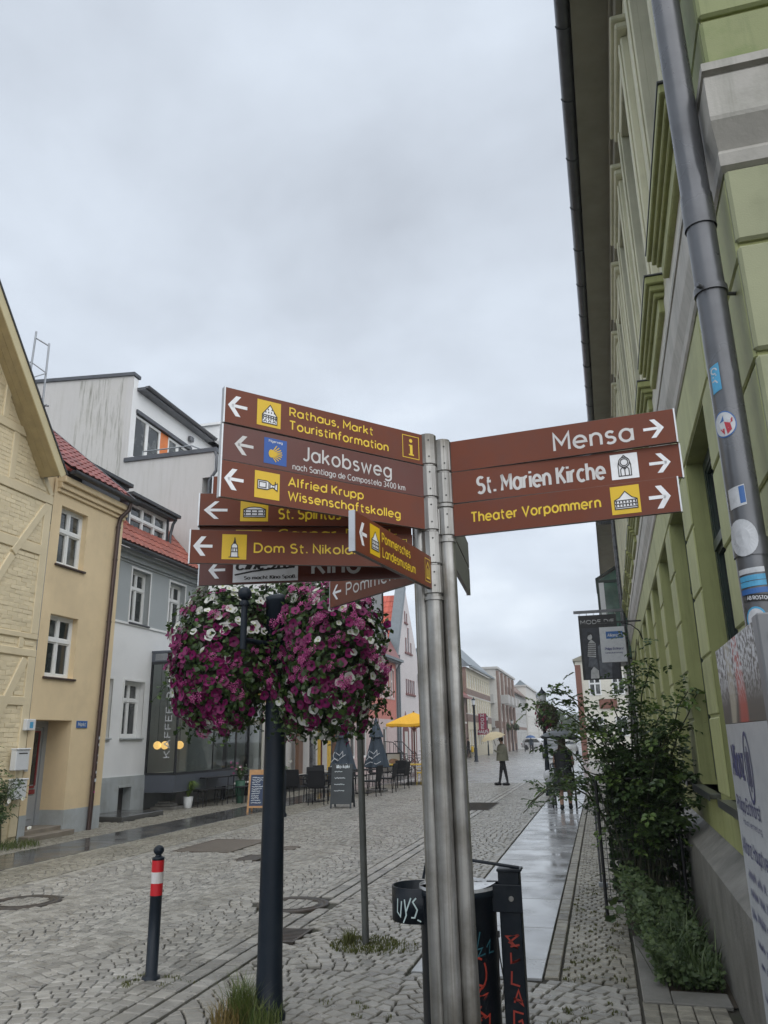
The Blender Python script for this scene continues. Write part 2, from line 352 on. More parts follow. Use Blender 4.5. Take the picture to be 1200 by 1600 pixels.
M['conc'] = mat('old_concrete', (.19, .185, .17), .55, var=.2, vs=4, dirt_or_sheen=(.07, .07, .06), da=.6, ds=1.4, streak=.45, scol=(.06, .06, .055), bump=.4, bs=60, rv=.1)
M['grass'] = leafmat('grass_blades', (.07, .12, .022), (.15, .17, .05), .5)
M['dry'] = leafmat('dry_grass', (.24, .16, .05), (.17, .14, .04), .6)
M['moss'] = leafmat('moss_tufts', (.07, .09, .018), (.13, .13, .04), .8)
M['soil'] = mat('soil', (.045, .035, .022), .8, var=.3, vs=10, bump=.6, bs=50)

# ---------------------------------------------------------------- ground and paving
g = MB(); g.quad((-900, -300, -.06), (900, -300, -.06), (900, 2500, -.06), (-900, 2500, -.06)); g.build('ground', M['mortar'], kind='structure')
street = MB(); street.quad((-13.6, -6, -.022), (-3.12, -6, -.022), (-3.12, 31, -.022), (-13.6, 31, -.022))
street = street.build('street', M['mortar'], kind='structure')
foot = MB(); foot.quad((-3.12, -6, -.022), (1.2, -6, -.022), (1.2, 31, -.022), (-3.12, 31, -.022))
foot = foot.build('pavement', M['mortar'], kind='structure')
def far_paving():
    m = mat('far_paving', (.27, .265, .25), .3, var=.12, vs=.6, rv=.1); t = m.node_tree; n = t.nodes; l = t.links; b = n['Principled BSDF']
    v = n.new('ShaderNodeTexVoronoi'); v.feature = 'DISTANCE_TO_EDGE'; v.inputs['Scale'].default_value = 8.5; l.new(n.new('ShaderNodeNewGeometry').outputs['Position'], v.inputs['Vector'])
    r = n.new('ShaderNodeMapRange'); l.new(v.outputs[0], r.inputs[0])
    for i, k in enumerate((0, .1, .35, 1.0)): r.inputs[i + 1].default_value = k
    src = b.inputs['Base Color'].links[0].from_socket; x = n.new('ShaderNodeMixRGB'); x.blend_type = 'MULTIPLY'; x.inputs[0].default_value = 1
    l.new(src, x.inputs[1]); l.new(r.outputs[0], x.inputs[2]); l.new(x.outputs[0], b.inputs['Base Color'])
    bp = n.new('ShaderNodeBump'); bp.inputs['Strength'].default_value = .5; bp.inputs['Distance'].default_value = .01; l.new(r.outputs[0], bp.inputs['Height']); l.new(bp.outputs[0], b.inputs['Normal']); return m
fp = MB(); fp.quad((-40, 31, -.008), (14, 31, -.008), (14, 420, -.008), (-40, 420, -.008)); fp.build('far_street', far_paving(), kind='structure')

RX, RY, RZ = rc, uc, fw
def proj(p):
    d = Vector(p) - Vector((0, 0, 1.65)); z = d.dot(RZ)
    return (600 + 1200 * d.dot(RX) / z, 800 - 1200 * d.dot(RY) / z, z) if z > .1 else (-1e4, -1e4, z)
holes = [(-6.3, 8.0, .395), (-3.29, 8.4, .395)]
rects = [(-2.99, -2.69, 6.88, 7.36), (-6.75, -5.75, 11.95, 13.5), (-5.32, -4.98, 11.2, 11.75), (-5.12, -4.86, 12.35, 12.75), (-3.5, -2.7, 19.5, 21.7), (-11.5, -10.35, 16.05, 17.9)]
rsx = random.Random(3)
stones = []     # (x, y, hx, hy, angle, z, small)
def lay(cs, small=0):
    """cs: the stone's four corners on the ground"""
    x = sum(c[0] for c in cs) / 4; y = sum(c[1] for c in cs) / 4
    for cx_, cy_, r in holes:
        if hypot(x - cx_, y - cy_) < r + .035: return
    for r in rects:
        if r[0] - .03 < x < r[1] + .03 and r[2] - .03 < y < r[3] + .03: return
    px, py, pz = proj((x, y, 0))
    if px < -90 or px > 1290 or py > 1680: return
    stones.append((x, y, [(c[0] - x, c[1] - y) for c in cs], rsx.uniform(-.003, .003), small))
def arcs(x0, x1, y0, y1, s=.106, W=1.35, rise=.25, skip=None, small=0):
    """segmental arc paving: rows follow shallow arcs, joints stand square to them"""
    def f(x): q = 2 * (((x + 100 * W) % W) / W) - 1; return rise * (1 - q * q)
    def sl(x): q = 2 * (((x + 100 * W) % W) / W) - 1; return max(-.8, min(.8, -4 * rise * q / W)) * min(1, (1 - abs(q)) * 5)
    for r in range(-int(rise / s) - 2, int((y1 - y0) / s) + 1):
        x = x0; xs = [x0]
        x += s * (.55 if r % 2 else 1.0) * rsx.uniform(.9, 1.1)
        while x < x1 - s * .45: xs.append(x); x += s * rsx.uniform(.86, 1.14)
        xs.append(x1); g_ = .0056 if not small else .0048; w0 = rsx.uniform(-.003, .003)
        for i in range(len(xs) - 1):
            a, b_ = xs[i] + g_, xs[i + 1] - g_; ka, kb = (0 if i == 0 else sl(xs[i]) * s * .42), (0 if i == len(xs) - 2 else sl(xs[i + 1]) * s * .42); yb = y0 + r * s; j = lambda: rsx.uniform(-.0022, .0022)
            cs = [(a + ka + j(), yb + f(a + ka) + g_ + j()), (b_ + kb + j(), yb + f(b_ + kb) + g_ + j()), (b_ - kb + j(), yb + s + f(b_ - kb) - g_ + j()), (a - ka + j(), yb + s + f(a - ka) - g_ + j())]
            y = (cs[0][1] + cs[2][1]) / 2
            if y0 <= y <= y1: lay(cs, small)
def rows(x0, x1, y0, y1, sx, sy, small=0):
    n = max(1, round((x1 - x0) / sx)); sx = (x1 - x0) / n
    for i in range(n):
        y = y0 + rsx.uniform(0, sy)
        while y < y1:
            q = sy * rsx.uniform(.8, 1.25); X_ = x0 + i * sx; lay([(X_ + .004, y + .004), (X_ + sx - .004, y + .004), (X_ + sx - .004, y + q - .004), (X_ + .004, y + q - .004)], small); y += q
arcs(-6.94, -3.14, 3.3, 31)
rows(-7.10, -6.95, 7, 31, .15, .2); rows(-8.17, -8.06, 9, 31, .1, .1, 1)
rows(-3.13, -2.99, 3.3, 31, .14, .17); rows(-2.97, -2.83, 3.3, 31, .14, .17)
arcs(-8.05, -7.12, 7.5, 31, .088, .95, .2, small=1)
arcs(-10.25, -9.33, 10, 31, .088, .95, .2, small=1)
arcs(-13.4, -10.27, 15.2, 26, .1, .95, .2, small=1)
arcs(-2.81, -1.53, 6.2, 31, .104, 1.27, .22)
arcs(-2.8, .10, 3.3, 6.2, .108, 1.46, .28)
rows(-.54, -.43, 6.26, 31, .11, .14, 1)
arcs(-.42, .1, 6.2, 31, .092, .9, .06, small=1)
rows(.11, .62, 3.4, 5.84, .1, .1, 1)
stones.sort(key=lambda s: hypot(s[0], s[1]))
vis = [s for s in stones if -8 < proj((s[0], s[1], 0))[0] < 1208 and proj((s[0], s[1], 0))[1] < 1608]
pick = set(id(s) for s in vis[:290])
FULL = [(8, 9, 10, 11)] + [(k, (k + 1) % 4, 4 + (k + 1) % 4, 4 + k) for k in range(4)] + [(4 + k, 4 + (k + 1) % 4, 8 + (k + 1) % 4, 8 + k) for k in range(4)]
def stone_mesh(cs, z, q, far=False):
    b = .86; lo = [(c[0], c[1], z - .03) for c in cs]; md = [(c[0], c[1], z - .007) for c in cs]; tp = [(c[0] * b, c[1] * b, z + q.uniform(-.0015, .0015)) for c in cs]
    return (([(c[0], c[1], z - .012) for c in cs] + tp), [(4, 5, 6, 7)] + [(i, (i + 1) % 4, 4 + (i + 1) % 4, 4 + i) for i in range(4)]) if far else (lo + md + tp, FULL)
SQ = MB(); SQ.add(*stone_mesh([(-1, -1), (1, -1), (1, 1), (-1, 1)], 0, rsx)); SD = [(None, [SQ.data('cobblestone', M['stone'])])] * 3
pools = {(a, b): MB() for a in (0, 1) for b in (0, 1)}
for k, st_ in enumerate(stones):
    x, y, cs, z, sm = st_; own = foot if x > -3.13 else street
    if id(st_) in pick:
        mb = MB(); mb.add(*stone_mesh(cs, 0, rsx)); inst('cobblestone', mb.data('cobblestone', M['stone_s' if sm else 'stone']), own, (x, y, z))
    else:
        vs, fs = stone_mesh([(c[0] + x, c[1] + y) for c in cs], z, rsx, y > 13)
        if True:   # keep the chamfer about the stone's own centre
            n0 = len(vs) - 4
            for i in range(4): vs[n0 + i] = (x + cs[i][0] * .86, y + cs[i][1] * .86, vs[n0 + i][2])
        pools[(1 if x > -3.13 else 0, sm)].add(vs, fs)
# joined far stones: one random shade per stone (island)
def island_rnd(m, amt):
    t = m.node_tree; n = t.nodes; l = t.links; b = n['Principled BSDF']; src = b.inputs['Base Color'].links[0].from_socket
    g_ = n.new('ShaderNodeNewGeometry'); r = n.new('ShaderNodeMapRange'); l.new(g_.outputs['Random Per Island'], r.inputs[0]); r.inputs[3].default_value = 1 - amt; r.inputs[4].default_value = 1 + amt
    x = n.new('ShaderNodeMixRGB'); x.blend_type = 'MULTIPLY'; x.inputs[0].default_value = 1; l.new(src, x.inputs[1]); l.new(r.outputs[0], x.inputs[2]); l.new(x.outputs[0], b.inputs['Base Color'])
M['stone_i'] = mat('granite_cobbles', (.285, .275, .25), .36, var=.22, vs=9, dirt_or_sheen=(.19, .175, .14), da=.6, ds=.5, bump=.4, bs=90, rv=.12); island_rnd(M['stone_i'], .28)
M['stone_si'] = mat('granite_cobbles_small', (.245, .23, .19), .42, var=.3, vs=14, dirt_or_sheen=(.09, .085, .06), da=.6, ds=.8, bump=.5, bs=110, rv=.12); island_rnd(M['stone_si'], .25)
for (a, b), p in pools.items():
    if p.v: p.build('cobblestones', M['stone_si' if b else 'stone_i'], foot if a else street, kind='stuff')
# slab walkway
rr = random.Random(11); y = 6.26; sl_me = {}
cuts = [6.26, 6.75, 7.8, 8.28, 9.1, 9.6, 10.12, 10.67, 11.3, 11.81, 12.32, 12.84]
while cuts[-1] < 58: cuts.append(cuts[-1] + rr.choice((.5, .6, .75)))
smb = MB(); smb.bev(-.48, .48, 0, 1, -.02, 0, .004); sme = smb.data('paving_slab', M['slab'])
for a, b in zip(cuts[:-1], cuts[1:]):
    inst('paving_slab', sme, foot, (-1.03, a + .004, rr.uniform(-.001, .002)), (0, 0, 0), (1, b - a - .008, 1))
smb = MB(); smb.bev(-.55, .55, 0, 1, -.02, 0, .004); sme = smb.data('paving_slab', M['strip'])
y = 8.0
while y < 40: inst('paving_slab', sme, street, (-8.74, y, rr.uniform(-.001, .002)), (0, 0, 0), (1, .99, 1)); y += 1.0
# covers
def manhole(x, y):
    t = empty('manhole_cover', (x, y, 0)); mb = MB()
    mb.lathe([(.38, -.02), (.38, .002), (.335, .002), (.33, -.004), (.31, -.004), (.305, .003), (.265, .003), (.26, -.012)], n=48); mb.build('ring', M['iron'], t)
    n = 40; mb = MB()
    for i in range(n): 
        a = 2 * pi * i / n; mb.box(-.02, .02, .275, .30, .003, .006, T=lambda X, Y, Z, a=a: (X * cos(a) - Y * sin(a), X * sin(a) + Y * cos(a), Z))
    mb.build('raised_pattern', M['iron'], t, kind='stuff')
    mb = MB(); mb.lathe([(.0, -.006), (.255, -.006)], n=32); mb.build('bedding', M['mortar'], t)
    q = random.Random(5); me = SD[2][1][0]
    for i in range(-2, 3):
        for j in range(-2, 3):
            if hypot(i, j) < 2.4: inst('cobblestone', me, t, (i * .1 + q.uniform(-.006, .006), j * .1, -.001), (0, 0, q.uniform(-.1, .1)), (.044, .044, 1))
    return t
tag(manhole(-6.3, 8.0), 'round iron manhole cover filled with stones, cut by the left edge of the picture', 'manhole cover', 'round manhole covers in the cobbles')
tag(manhole(-3.29, 8.4), 'round iron manhole cover filled with stones, behind the dark lamp post', 'manhole cover', 'round manhole covers in the cobbles')
def grate(x0, x1, y0, y1, nb, label, mt='iron', name='drain_grate', cat='drain'):
    t = empty(name, ((x0 + x1) / 2, (y0 + y1) / 2, 0)); hx, hy = (x1 - x0) / 2, (y1 - y0) / 2; mb = MB()
    mb.box(-hx, hx, -hy, -hy + .025, -.02, .002); mb.box(-hx, hx, hy - .025, hy, -.02, .002); mb.box(-hx, -hx + .025, -hy + .025, hy - .025, -.02, .002); mb.box(hx - .025, hx, -hy + .025, hy - .025, -.02, .002)
    mb.build('frame', M[mt], t)
    if nb:
        for i in range(nb):
            yy = -hy + .025 + (2 * hy - .05) * (i + .5) / nb; b = MB(); b.box(-hx + .025, hx - .025, yy - .011, yy + .011, -.018, .001); b.build('bar', M[mt], t)
    else: b = MB(); b.box(-hx + .025, hx - .025, -hy + .025, hy - .025, -.018, -.002); b.build('plate', M[mt], t)
    return tag(t, label, cat)
grate(-2.99, -2.69, 6.88, 7.36, 9, 'small iron drain grate in the gutter beside the dark lamp post')
grate(-6.75, -5.75, 11.95, 13.5, 0, 'large brown rectangular cover plate flush in the cobbled street', 'patch', 'cover_plate', 'cover plate')
grate(-5.32, -4.98, 11.2, 11.75, 0, 'small dark cover plate in the street just left of the lamp post', 'iron', 'cover_plate', 'cover plate')
grate(-5.12, -4.86, 12.35, 12.75, 0, 'small brown cover plate in the street just right of the lamp post', 'patch', 'cover_plate', 'cover plate')
grate(-3.5, -2.7, 19.5, 21.7, 14, 'long iron grate across the gutter right of the steel signpost')
mb = MB(); mb.bev(-11.5, -10.38, 16.1, 17.85, -.02, .1, .01); tag(mb.build('stone_platform', M['strip'], fix=True), 'low wet stone platform before the cellar wall of the white house', 'platform')
# tufts
def blades(mb, x, y, n, h, spread, lean=.5, wd=.006, q=random):
    for _ in range(n):
        a = q.uniform(0, 2 * pi); r = spread * sqrt(q.random()); bx, by = x + r * cos(a), y + r * sin(a); hh = h * q.uniform(.45, 1); l = lean * hh * q.uniform(.3, 1); b = q.uniform(0, 2 * pi)
        dx, dy = cos(b), sin(b); nx, ny = -dy * wd / 2, dx * wd / 2
        p0 = (bx, by, -.01); p1 = (bx + dx * l * .35, by + dy * l * .35, hh * .6); p2 = (bx + dx * l, by + dy * l, hh)
        mb.add([(p0[0] - nx, p0[1] - ny, p0[2]), (p0[0] + nx, p0[1] + ny, p0[2]), (p1[0] + nx * .8, p1[1] + ny * .8, p1[2]), (p1[0] - nx * .8, p1[1] - ny * .8, p1[2]), p2], [(0, 1, 2, 3), (3, 2, 4)])
q = random.Random(4)
mb = MB(); blades(mb, -2.28, 4.99, 300, .28, .09, .9, .006, q); blades(mb, -2.12, 4.93, 160, .2, .12, .8, .006, q); tag(mb.build('grass', M['grass']), 'tall green grass tuft growing at the foot of the lamp post', 'grass', kind='stuff')
mb = MB(); blades(mb, -2.33, 4.92, 220, .16, .11, 1.3, .006, q); tag(mb.build('grass', M['dry']), 'dry yellow grass at the foot of the lamp post', 'grass', kind='stuff')
mb = MB(); blades(mb, -2.06, 6.93, 800, .028, .30, 1.3, .010, q); blades(mb, -2.2, 6.95, 90, .13, .06, .9, .007, q); blades(mb, -1.85, 6.9, 200, .03, .25, 1, .008, q)
tag(mb.build('grass', M['moss']), 'low mossy grass round the foot of the thin grey post', 'grass', kind='stuff')
mb = MB()
for _ in range(95):
    u = q.random()
    if u < .55: x, y = q.uniform(-.4, .1), q.uniform(4.6, 10)
    elif u < .7: x, y = -3.34 + q.gauss(0, .17), 5.6 + q.gauss(0, .12)
    else: x, y = q.uniform(-2.1, .1), q.uniform(4.5, 5.6)
    blades(mb, x, y, q.randint(8, 26), .022, q.uniform(.02, .06), 1.3, .007, q)
tag(mb.build('moss', M['moss']), 'green moss growing in the joints of the cobbles', 'moss', kind='stuff')
# ---------------------------------------------------------------- steel signpost with finger signs
M['steel'] = mat('brushed_steel', (.34, .335, .32), .38, metal=.8, var=.22, vs=5, dirt_or_sheen=(.10, .085, .06), da=.75, ds=2.4, streak=.75, scol=(.085, .075, .055), rv=.12, sk=9)
M['alu'] = mat('aluminium_edge', (.5, .52, .54), .35, metal=.7, var=.1, dirt_or_sheen=(.25, .24, .22), da=.5, ds=5)
M['edge'] = mat('sign_edge', (.16, .12, .105), .4, metal=.3, var=.2, dirt_or_sheen=(.05, .03, .025), da=.5, ds=9)
M['brown'] = mat('brown_sign_face', (.155, .040, .018), .45, var=.07, vs=3, dirt_or_sheen=(.12, .045, .035), da=.5, ds=7, bump=.08, bs=260, spec=.3, rv=.06)
M['brown2'] = mat('brown_sign_face_dark', (.105, .022, .013), .4, var=.07, vs=3, dirt_or_sheen=(.09, .035, .028), da=.5, ds=7, bump=.08, bs=260, rv=.06)
M['yel'] = mat('yellow_film', (.72, .47, .012), .4, var=.05, dirt_or_sheen=(.5, .33, .03), da=.3, ds=9)
M['yeltext'] = mat('yellow_lettering', (.80, .56, .03), .4, var=.06)
M['wht'] = mat('white_film', (.82, .83, .85), .35, var=.06, dirt_or_sheen=(.5, .5, .5), da=.4, ds=12)
M['greytext'] = mat('grey_white_lettering', (.60, .59, .58), .4, var=.08)
M['blu'] = mat('blue_film', (.005, .08, .36), .35, var=.05)
M['ink'] = mat('dark_print', (.025, .02, .02), .5)
M['black'] = mat('black_rubber', (.015, .015, .015), .6)
SP = Vector((-.65, 3.33, 0))
post = empty('signpost', SP, label='tall stainless steel signpost of three tubes carrying brown finger signs', cat='signpost')
def rel(mb, b=SP): mb.v = [(v[0] - b[0], v[1] - b[1], v[2] - b[2]) for v in mb.v]; return mb
PA, PB, PC = Vector((-.714, 3.342, 0)), Vector((-.6565, 3.315, 0)), Vector((-.5915, 3.348, 0)); PD = Vector((-.65, 3.43, 0))
tilt = lambda p, z: Vector((p[0] + .026 * (1 - z / 2.6), p[1], z))
for p, zt, r in ((PA, 2.62, .035), (PB, 3.022, .036), (PC, 3.0, .036), (PD, 2.95, .035)):
    mb = MB(); mb.tube([tilt(p, -.02), tilt(p, 1.0), tilt(p, 2.0), tilt(p, zt - .004)], r, 28); rel(mb).build('tube', M['steel'], post)
def collar(p, z0, z1, side=0):
    mb = MB(); t0, t1 = tilt(p, z0), tilt(p, z1); mb.tube([t0, t0 + Vector((0, 0, .004)), t1 - Vector((0, 0, .004)), t1], [.038, .0425, .0425, .038], 12, smooth=False)
    for zz in (z0 + .035, z1 - .035):
        c = tilt(p, zz); d = Vector((.35, -1, 0)).normalized() * .041; mb.tube([c + d * .9, c + d * 1.04], .004, 8, 1)
    rel(mb).build('collar', [M['steel'], M['black']], post)
for a, b in ((2.867, 3.018), (2.710, 2.861), (2.553, 2.704), (2.398, 2.547), (2.262, 2.392)): collar(PB, a, b)
for a, b in ((2.838, 2.99), (2.682, 2.832), (2.53, 2.662)): collar(PC, a, b)
mb = MB()
for p, z in ((PB, 2.235), (PC, 2.50), (PC, 2.665)): c = tilt(p, z); mb.tube([c, c + Vector((0, 0, .014))], .0435, 20)
for z in (1.5, .6, 2.1):
    a, b = tilt(PA, z), tilt(PC, z); mb.tube([a, b], .012, 8); mb.box(a.x + .045, a.x + .085, a.y - .045, a.y + .0, z - .025, z + .025)
rel(mb).build('clamp', M['steel'], post)
mb = MB(); c = tilt(PC, 2.6); mb.box(c.x - .047, c.x - .035, c.y - .05, c.y - .03, 2.52, 2.67); mb.tube([(c.x - .025, c.y - .043, 2.535), (c.x - .025, c.y - .043, 2.65)], .005, 6); rel(mb).build('hinge', M['steel'], post)

def arrowL(P, s0, s1, t0, t1):
    """left arrow outline between s0..s1"""
    w_, h_ = s1 - s0, t1 - t0; k = h_ * .17; m = (t0 + t1) / 2; mb = MB()
    def q(*p): mb.add([P(a, b, .0015) for a, b in p], [tuple(range(len(p)))])
    x1 = s0 + w_ * .60
    q((s0, m), (x1 - k * 1.1, t0), (x1 + k * .35, t0), (s0 + k * 1.9, m), (x1 + k * .35, t1), (x1 - k * 1.1, t1)) if 0 else None
    q((s0, m), (x1 - k * 1.1, t0), (x1 + k * .35, t0), (s0 + k * 1.55, m)); q((s0, m), (s0 + k * 1.55, m), (x1 + k * .35, t1), (x1 - k * 1.1, t1))
    q((s0 + k * 1.55 - k * .45, m - k * .45), (s1, m - k * .45), (s1, m + k * .45), (s0 + k * 1.55 - k * .45, m + k * .45)); return mb
def sign(pole, ang, zt, label, design, L=.975, h=.150, off=.038, right=False, face='brown', flip=False, th=.018):
    d = Vector((cos(radians(ang)), sin(radians(ang)), 0)); p0 = Vector((pole[0], pole[1], 0)) + d * off; p1 = p0 + d * L
    n = Vector((-d.y, d.x, 0)); mid = (p0 + p1) / 2
    if n.dot(-mid) < 0: n = -n
    if flip: n = -n
    a = p0 if right else p1; dr = d if right else -d
    sgn = 1 if not flip else 1
    P = lambda s, t, dd=0: a + dr * s + Vector((0, 0, zt - h + t)) + n * (th / 2 + dd) - SP
    mb = MB()
    mb.box(0, L, -th, 0, 0, h, 2, T=lambda x, y, z: P(x, z, y))
    mb.add([P(.001, .001, .0006), P(L - .001, .001, .0006), P(L - .001, h - .001, .0006), P(.001, h - .001, .0006)], [(0, 1, 2, 3)], 0)
    e0, e1 = (L, L + .006) if right else (-.006, 0)
    mb.box(e0, e1, -th - .004, .002, -.002, h + .001, 1, T=lambda x, y, z: P(x, z, y))
    o = mb.build('direction_sign', [M[face], M['alu'], M['edge']], post, label=label, fix=True)
    def put(name, mb_, m): mb_.build(name, [M[x] for x in m] if isinstance(m, (list, tuple)) else M[m], o)
    if design: design(P, put, L, h)
    return o
def txt(P, put, L, h, body, f0, f1, base, cap, m='yeltext', bold=.17):
    mb = MB(); put_text(mb, body, P, f0 * L, f1 * L, base * h, cap * h, bold); put('lettering', mb, m)
def sq(P, put, L, h, f0, f1, t0=.13, t1=.88, m='yel', name='pictogram'):
    mb = MB(); mb.add([P(f0 * L, t0 * h, .0015), P(f1 * L, t0 * h, .0015), P(f1 * L, t1 * h, .0015), P(f0 * L, t1 * h, .0015)], [(0, 1, 2, 3)])
    put(name, mb, m); return lambda x, y, d=0: P((f0 + (f1 - f0) * x) * L, (t0 + (t1 - t0) * y) * h, .0015 + d)
def poly(mb, Q, pts, d=.0008, mi=0): mb.add([Q(x, y, d) for x, y in pts], [tuple(range(len(pts)))], mi)
def border(P, put, L, h, f0, f1, t0=.16, t1=.85, m='yeltext'):
    mb = MB(); a, b, c, d = f0 * L, f1 * L, t0 * h, t1 * h; strokes(mb, [[(a, c), (b, c), (b, d), (a, d), (a, c)]], P, .0032); put('border', mb, m)
    return lambda x, y, dd=0: P(a + (b - a) * x, c + (d - c) * y, dd + .001)
def rathaus_pic(Q, put):
    mb = MB(); body = [(.22, .12), (.84, .12), (.84, .42), (.54, .85), (.22, .45)]; poly(mb, Q, body)
    put('picture', mb, 'wht'); mb = MB(); strokes(mb, [body + [body[0]], [(.22, .44), (.84, .42)], [(.22, .36), (.84, .34)]], Q, .034, .0014)
    for r, (y, n_, x0, x1) in enumerate(((.66, 2, .46, .62), (.55, 4, .36, .72), (.38, 6, .27, .79), (.29, 6, .27, .79))):
        for i in range(n_): x = x0 + (x1 - x0) * i / (n_ - 1); strokes(mb, [[(x, y - .03), (x, y + .03)]], Q, .045, .0014)
    for x in (.34, .53, .72): strokes(mb, [arc(x, .16, .055, 0, 180, 6, .07)], Q, .034, .0014)
    put('drawing', mb, 'ink')
def building_pic(Q, put, cols=6, ped=True, w=(.12, .9)):
    a, b = w; mb = MB(); body = [(a, .18), (b, .18), (b, .5), (.72, .58), (.5, .8) if ped else (.5, .6), (.3, .58), (a, .5)]; poly(mb, Q, body); put('picture', mb, 'wht')
    mb = MB(); strokes(mb, [body + [body[0]], [(a, .48), (b, .48)], [(a, .24), (b, .24)], [(a, .36), (b, .36)]], Q, .034, .0014)
    for i in range(cols): x = a + .06 + (b - a - .12) * i / (cols - 1); strokes(mb, [[(x, .27), (x, .34)], [(x, .39), (x, .46)]], Q, .045, .0014)
    put('drawing', mb, 'ink')
def d_rathaus(P, put, L, h):
    put('arrow', arrowL(P, .012 * L, .097 * L, .22 * h, .80 * h), 'wht'); rathaus_pic(sq(P, put, L, h, .141, .25), put)
    txt(P, put, L, h, 'Rathaus, Markt', .293, .715, .60, .235); txt(P, put, L, h, 'Touristinformation', .293, .798, .20, .245)
    Q = border(P, put, L, h, .882, .975, .14, .86); mb = MB(); poly(mb, Q, arc(.5, .78, .10, 0, 350, 14, .085)); poly(mb, Q, [(.36, .12), (.68, .12), (.68, .18), (.60, .18), (.60, .60), (.38, .60), (.38, .54), (.44, .54), (.44, .18), (.36, .18)]); put('symbol', mb, 'yeltext')
def d_jakob(P, put, L, h):
    put('arrow', arrowL(P, .05 * L, .133 * L, .22 * h, .76 * h), 'greytext'); Q = sq(P, put, L, h, .18, .284, .12, .86, 'blu')
    mb = MB(); strokes(mb, [[(.3, .38), (.3 + .5 * cos(radians(a)), .42 + .36 * sin(radians(a)))] for a in (-62, -46, -30, -14, 0, 14, 28, 44, 60)], Q, .04, .0012); poly(mb, Q, arc(.32, .4, .12, 0, 350, 12, .16), .0014); put('shell', mb, 'yel')
    mb = MB(); put_text(mb, 'Pilgerweg', Q, .2, .8, .84, .09, .15, .0012); put('lettering', mb, 'wht')
    txt(P, put, L, h, 'Jakobsweg', .362, .813, .42, .40, 'greytext', .14); txt(P, put, L, h, 'nach Santiago de Compostela 3400 km', .314, .889, .09, .165, 'greytext', .14)
def d_krupp(P, put, L, h):
    put('arrow', arrowL(P, .012 * L, .095 * L, .22 * h, .80 * h), 'wht'); Q = sq(P, put, L, h, .143, .255)
    mb = MB(); poly(mb, Q, [(.12, .34), (.5, .34), (.5, .66), (.12, .66)]); poly(mb, Q, [(.5, .34), (.72, .45), (.72, .52), (.5, .66)]); poly(mb, Q, [(.72, .45), (.9, .34), (.9, .6), (.72, .52)]); put('picture', mb, 'wht')
    mb = MB(); strokes(mb, [[(.12, .34), (.5, .34), (.72, .45), (.9, .34), (.9, .62), (.72, .52), (.5, .66), (.12, .66), (.12, .34)], [(.18, .4), (.45, .4), (.45, .6), (.18, .6), (.18, .4)], [(.56, .4), (.56, .6)], [(.61, .42), (.61, .56)], [(.8, .42), (.82, .68)]], Q, .034, .0014); put('drawing', mb, 'ink')
    txt(P, put, L, h, 'Alfried Krupp', .296, .662, .60, .235); txt(P, put, L, h, 'Wissenschaftskolleg', .296, .858, .21, .24)
def d_museum(P, put, L, h):
    put('arrow', arrowL(P, .04 * L, .122 * L, .22 * h, .80 * h), 'wht'); Q = sq(P, put, L, h, .157, .272, .12, .9); building_pic(Q, put, 5, True, (.14, .88))
    txt(P, put, L, h, 'Pommersches', .30, .67, .58, .24); txt(P, put, L, h, 'Landesmuseum', .306, .741, .2, .24)
    Q = border(P, put, L, h, .895, .975); mb = MB(); strokes(mb, [[(.2, .15), (.8, .15), (.8, .6), (.5, .85), (.2, .6), (.2, .15)], [(.35, .15), (.35, .55)], [(.5, .15), (.5, .6)], [(.65, .15), (.65, .55)]], Q, .07); put('symbol', mb, 'yeltext')
def d_nikolai(P, put, L, h):
    put('arrow', arrowL(P, .012 * L, .096 * L, .22 * h, .80 * h), 'wht'); Q = sq(P, put, L, h, .137, .245)
    mb = MB(); poly(mb, Q, [(.36, .1), (.66, .1), (.63, .55), (.56, .62), (.51, .86), (.46, .62), (.39, .55)]); put('picture', mb, 'wht')
    mb = MB(); strokes(mb, [[(.28, .09), (.72, .09)], [(.36, .1), (.39, .55), (.46, .64), (.51, .88), (.56, .64), (.63, .55), (.66, .1)], [(.37, .3), (.65, .3)], [(.39, .45), (.63, .45)], [(.45, .32), (.45, .43)], [(.56, .32), (.56, .43)]], Q, .034, .0014); poly(mb, Q, [(.46, .62), (.51, .88), (.56, .62)], .0012); put('drawing', mb, 'ink')
    txt(P, put, L, h, 'Dom St. Nikolai', .28, .73, .36, .26); Q = border(P, put, L, h, .875, .972); mb = MB(); strokes(mb, [[(.15, .3), (.5, .8), (.85, .3), (.85, .1), (.15, .1), (.15, .3)], [(.3, .3), (.5, .55), (.7, .3)]], Q, .05); put('symbol', mb, 'yeltext')
def d_kino(P, put, L, h):
    put('arrow', arrowL(P, .04 * L, .115 * L, .2 * h, .75 * h), 'wht'); Q = sq(P, put, L, h, .15, .435, .05, .97, 'wht')
    mb = MB(); put_text(mb, 'CineStar', Q, .03, .97, .44, .36, .13, .001, slant=.25); strokes(mb, [[(.03, .25), (.3, .36), (.6, .42), (.95, .46)], [(.03, .27), (.3, .38), (.6, .44), (.95, .475)]], Q, .03, .001); put_text(mb, 'So macht Kino Spaß.', Q, .18, .97, .09, .11, .14, .001); put('print', mb, 'ink')
    txt(P, put, L, h, 'Kino', .50, .70, .24, .52, 'greytext', .2)
def d_spirit(P, put, L, h):
    put('arrow', arrowL(P, .02 * L, .13 * L, .2 * h, .75 * h), 'wht'); Q = sq(P, put, L, h, .19, .32); building_pic(Q, put, 4, False, (.12, .9)); txt(P, put, L, h, 'St. Spiritus', .37, .66, .22, .3)
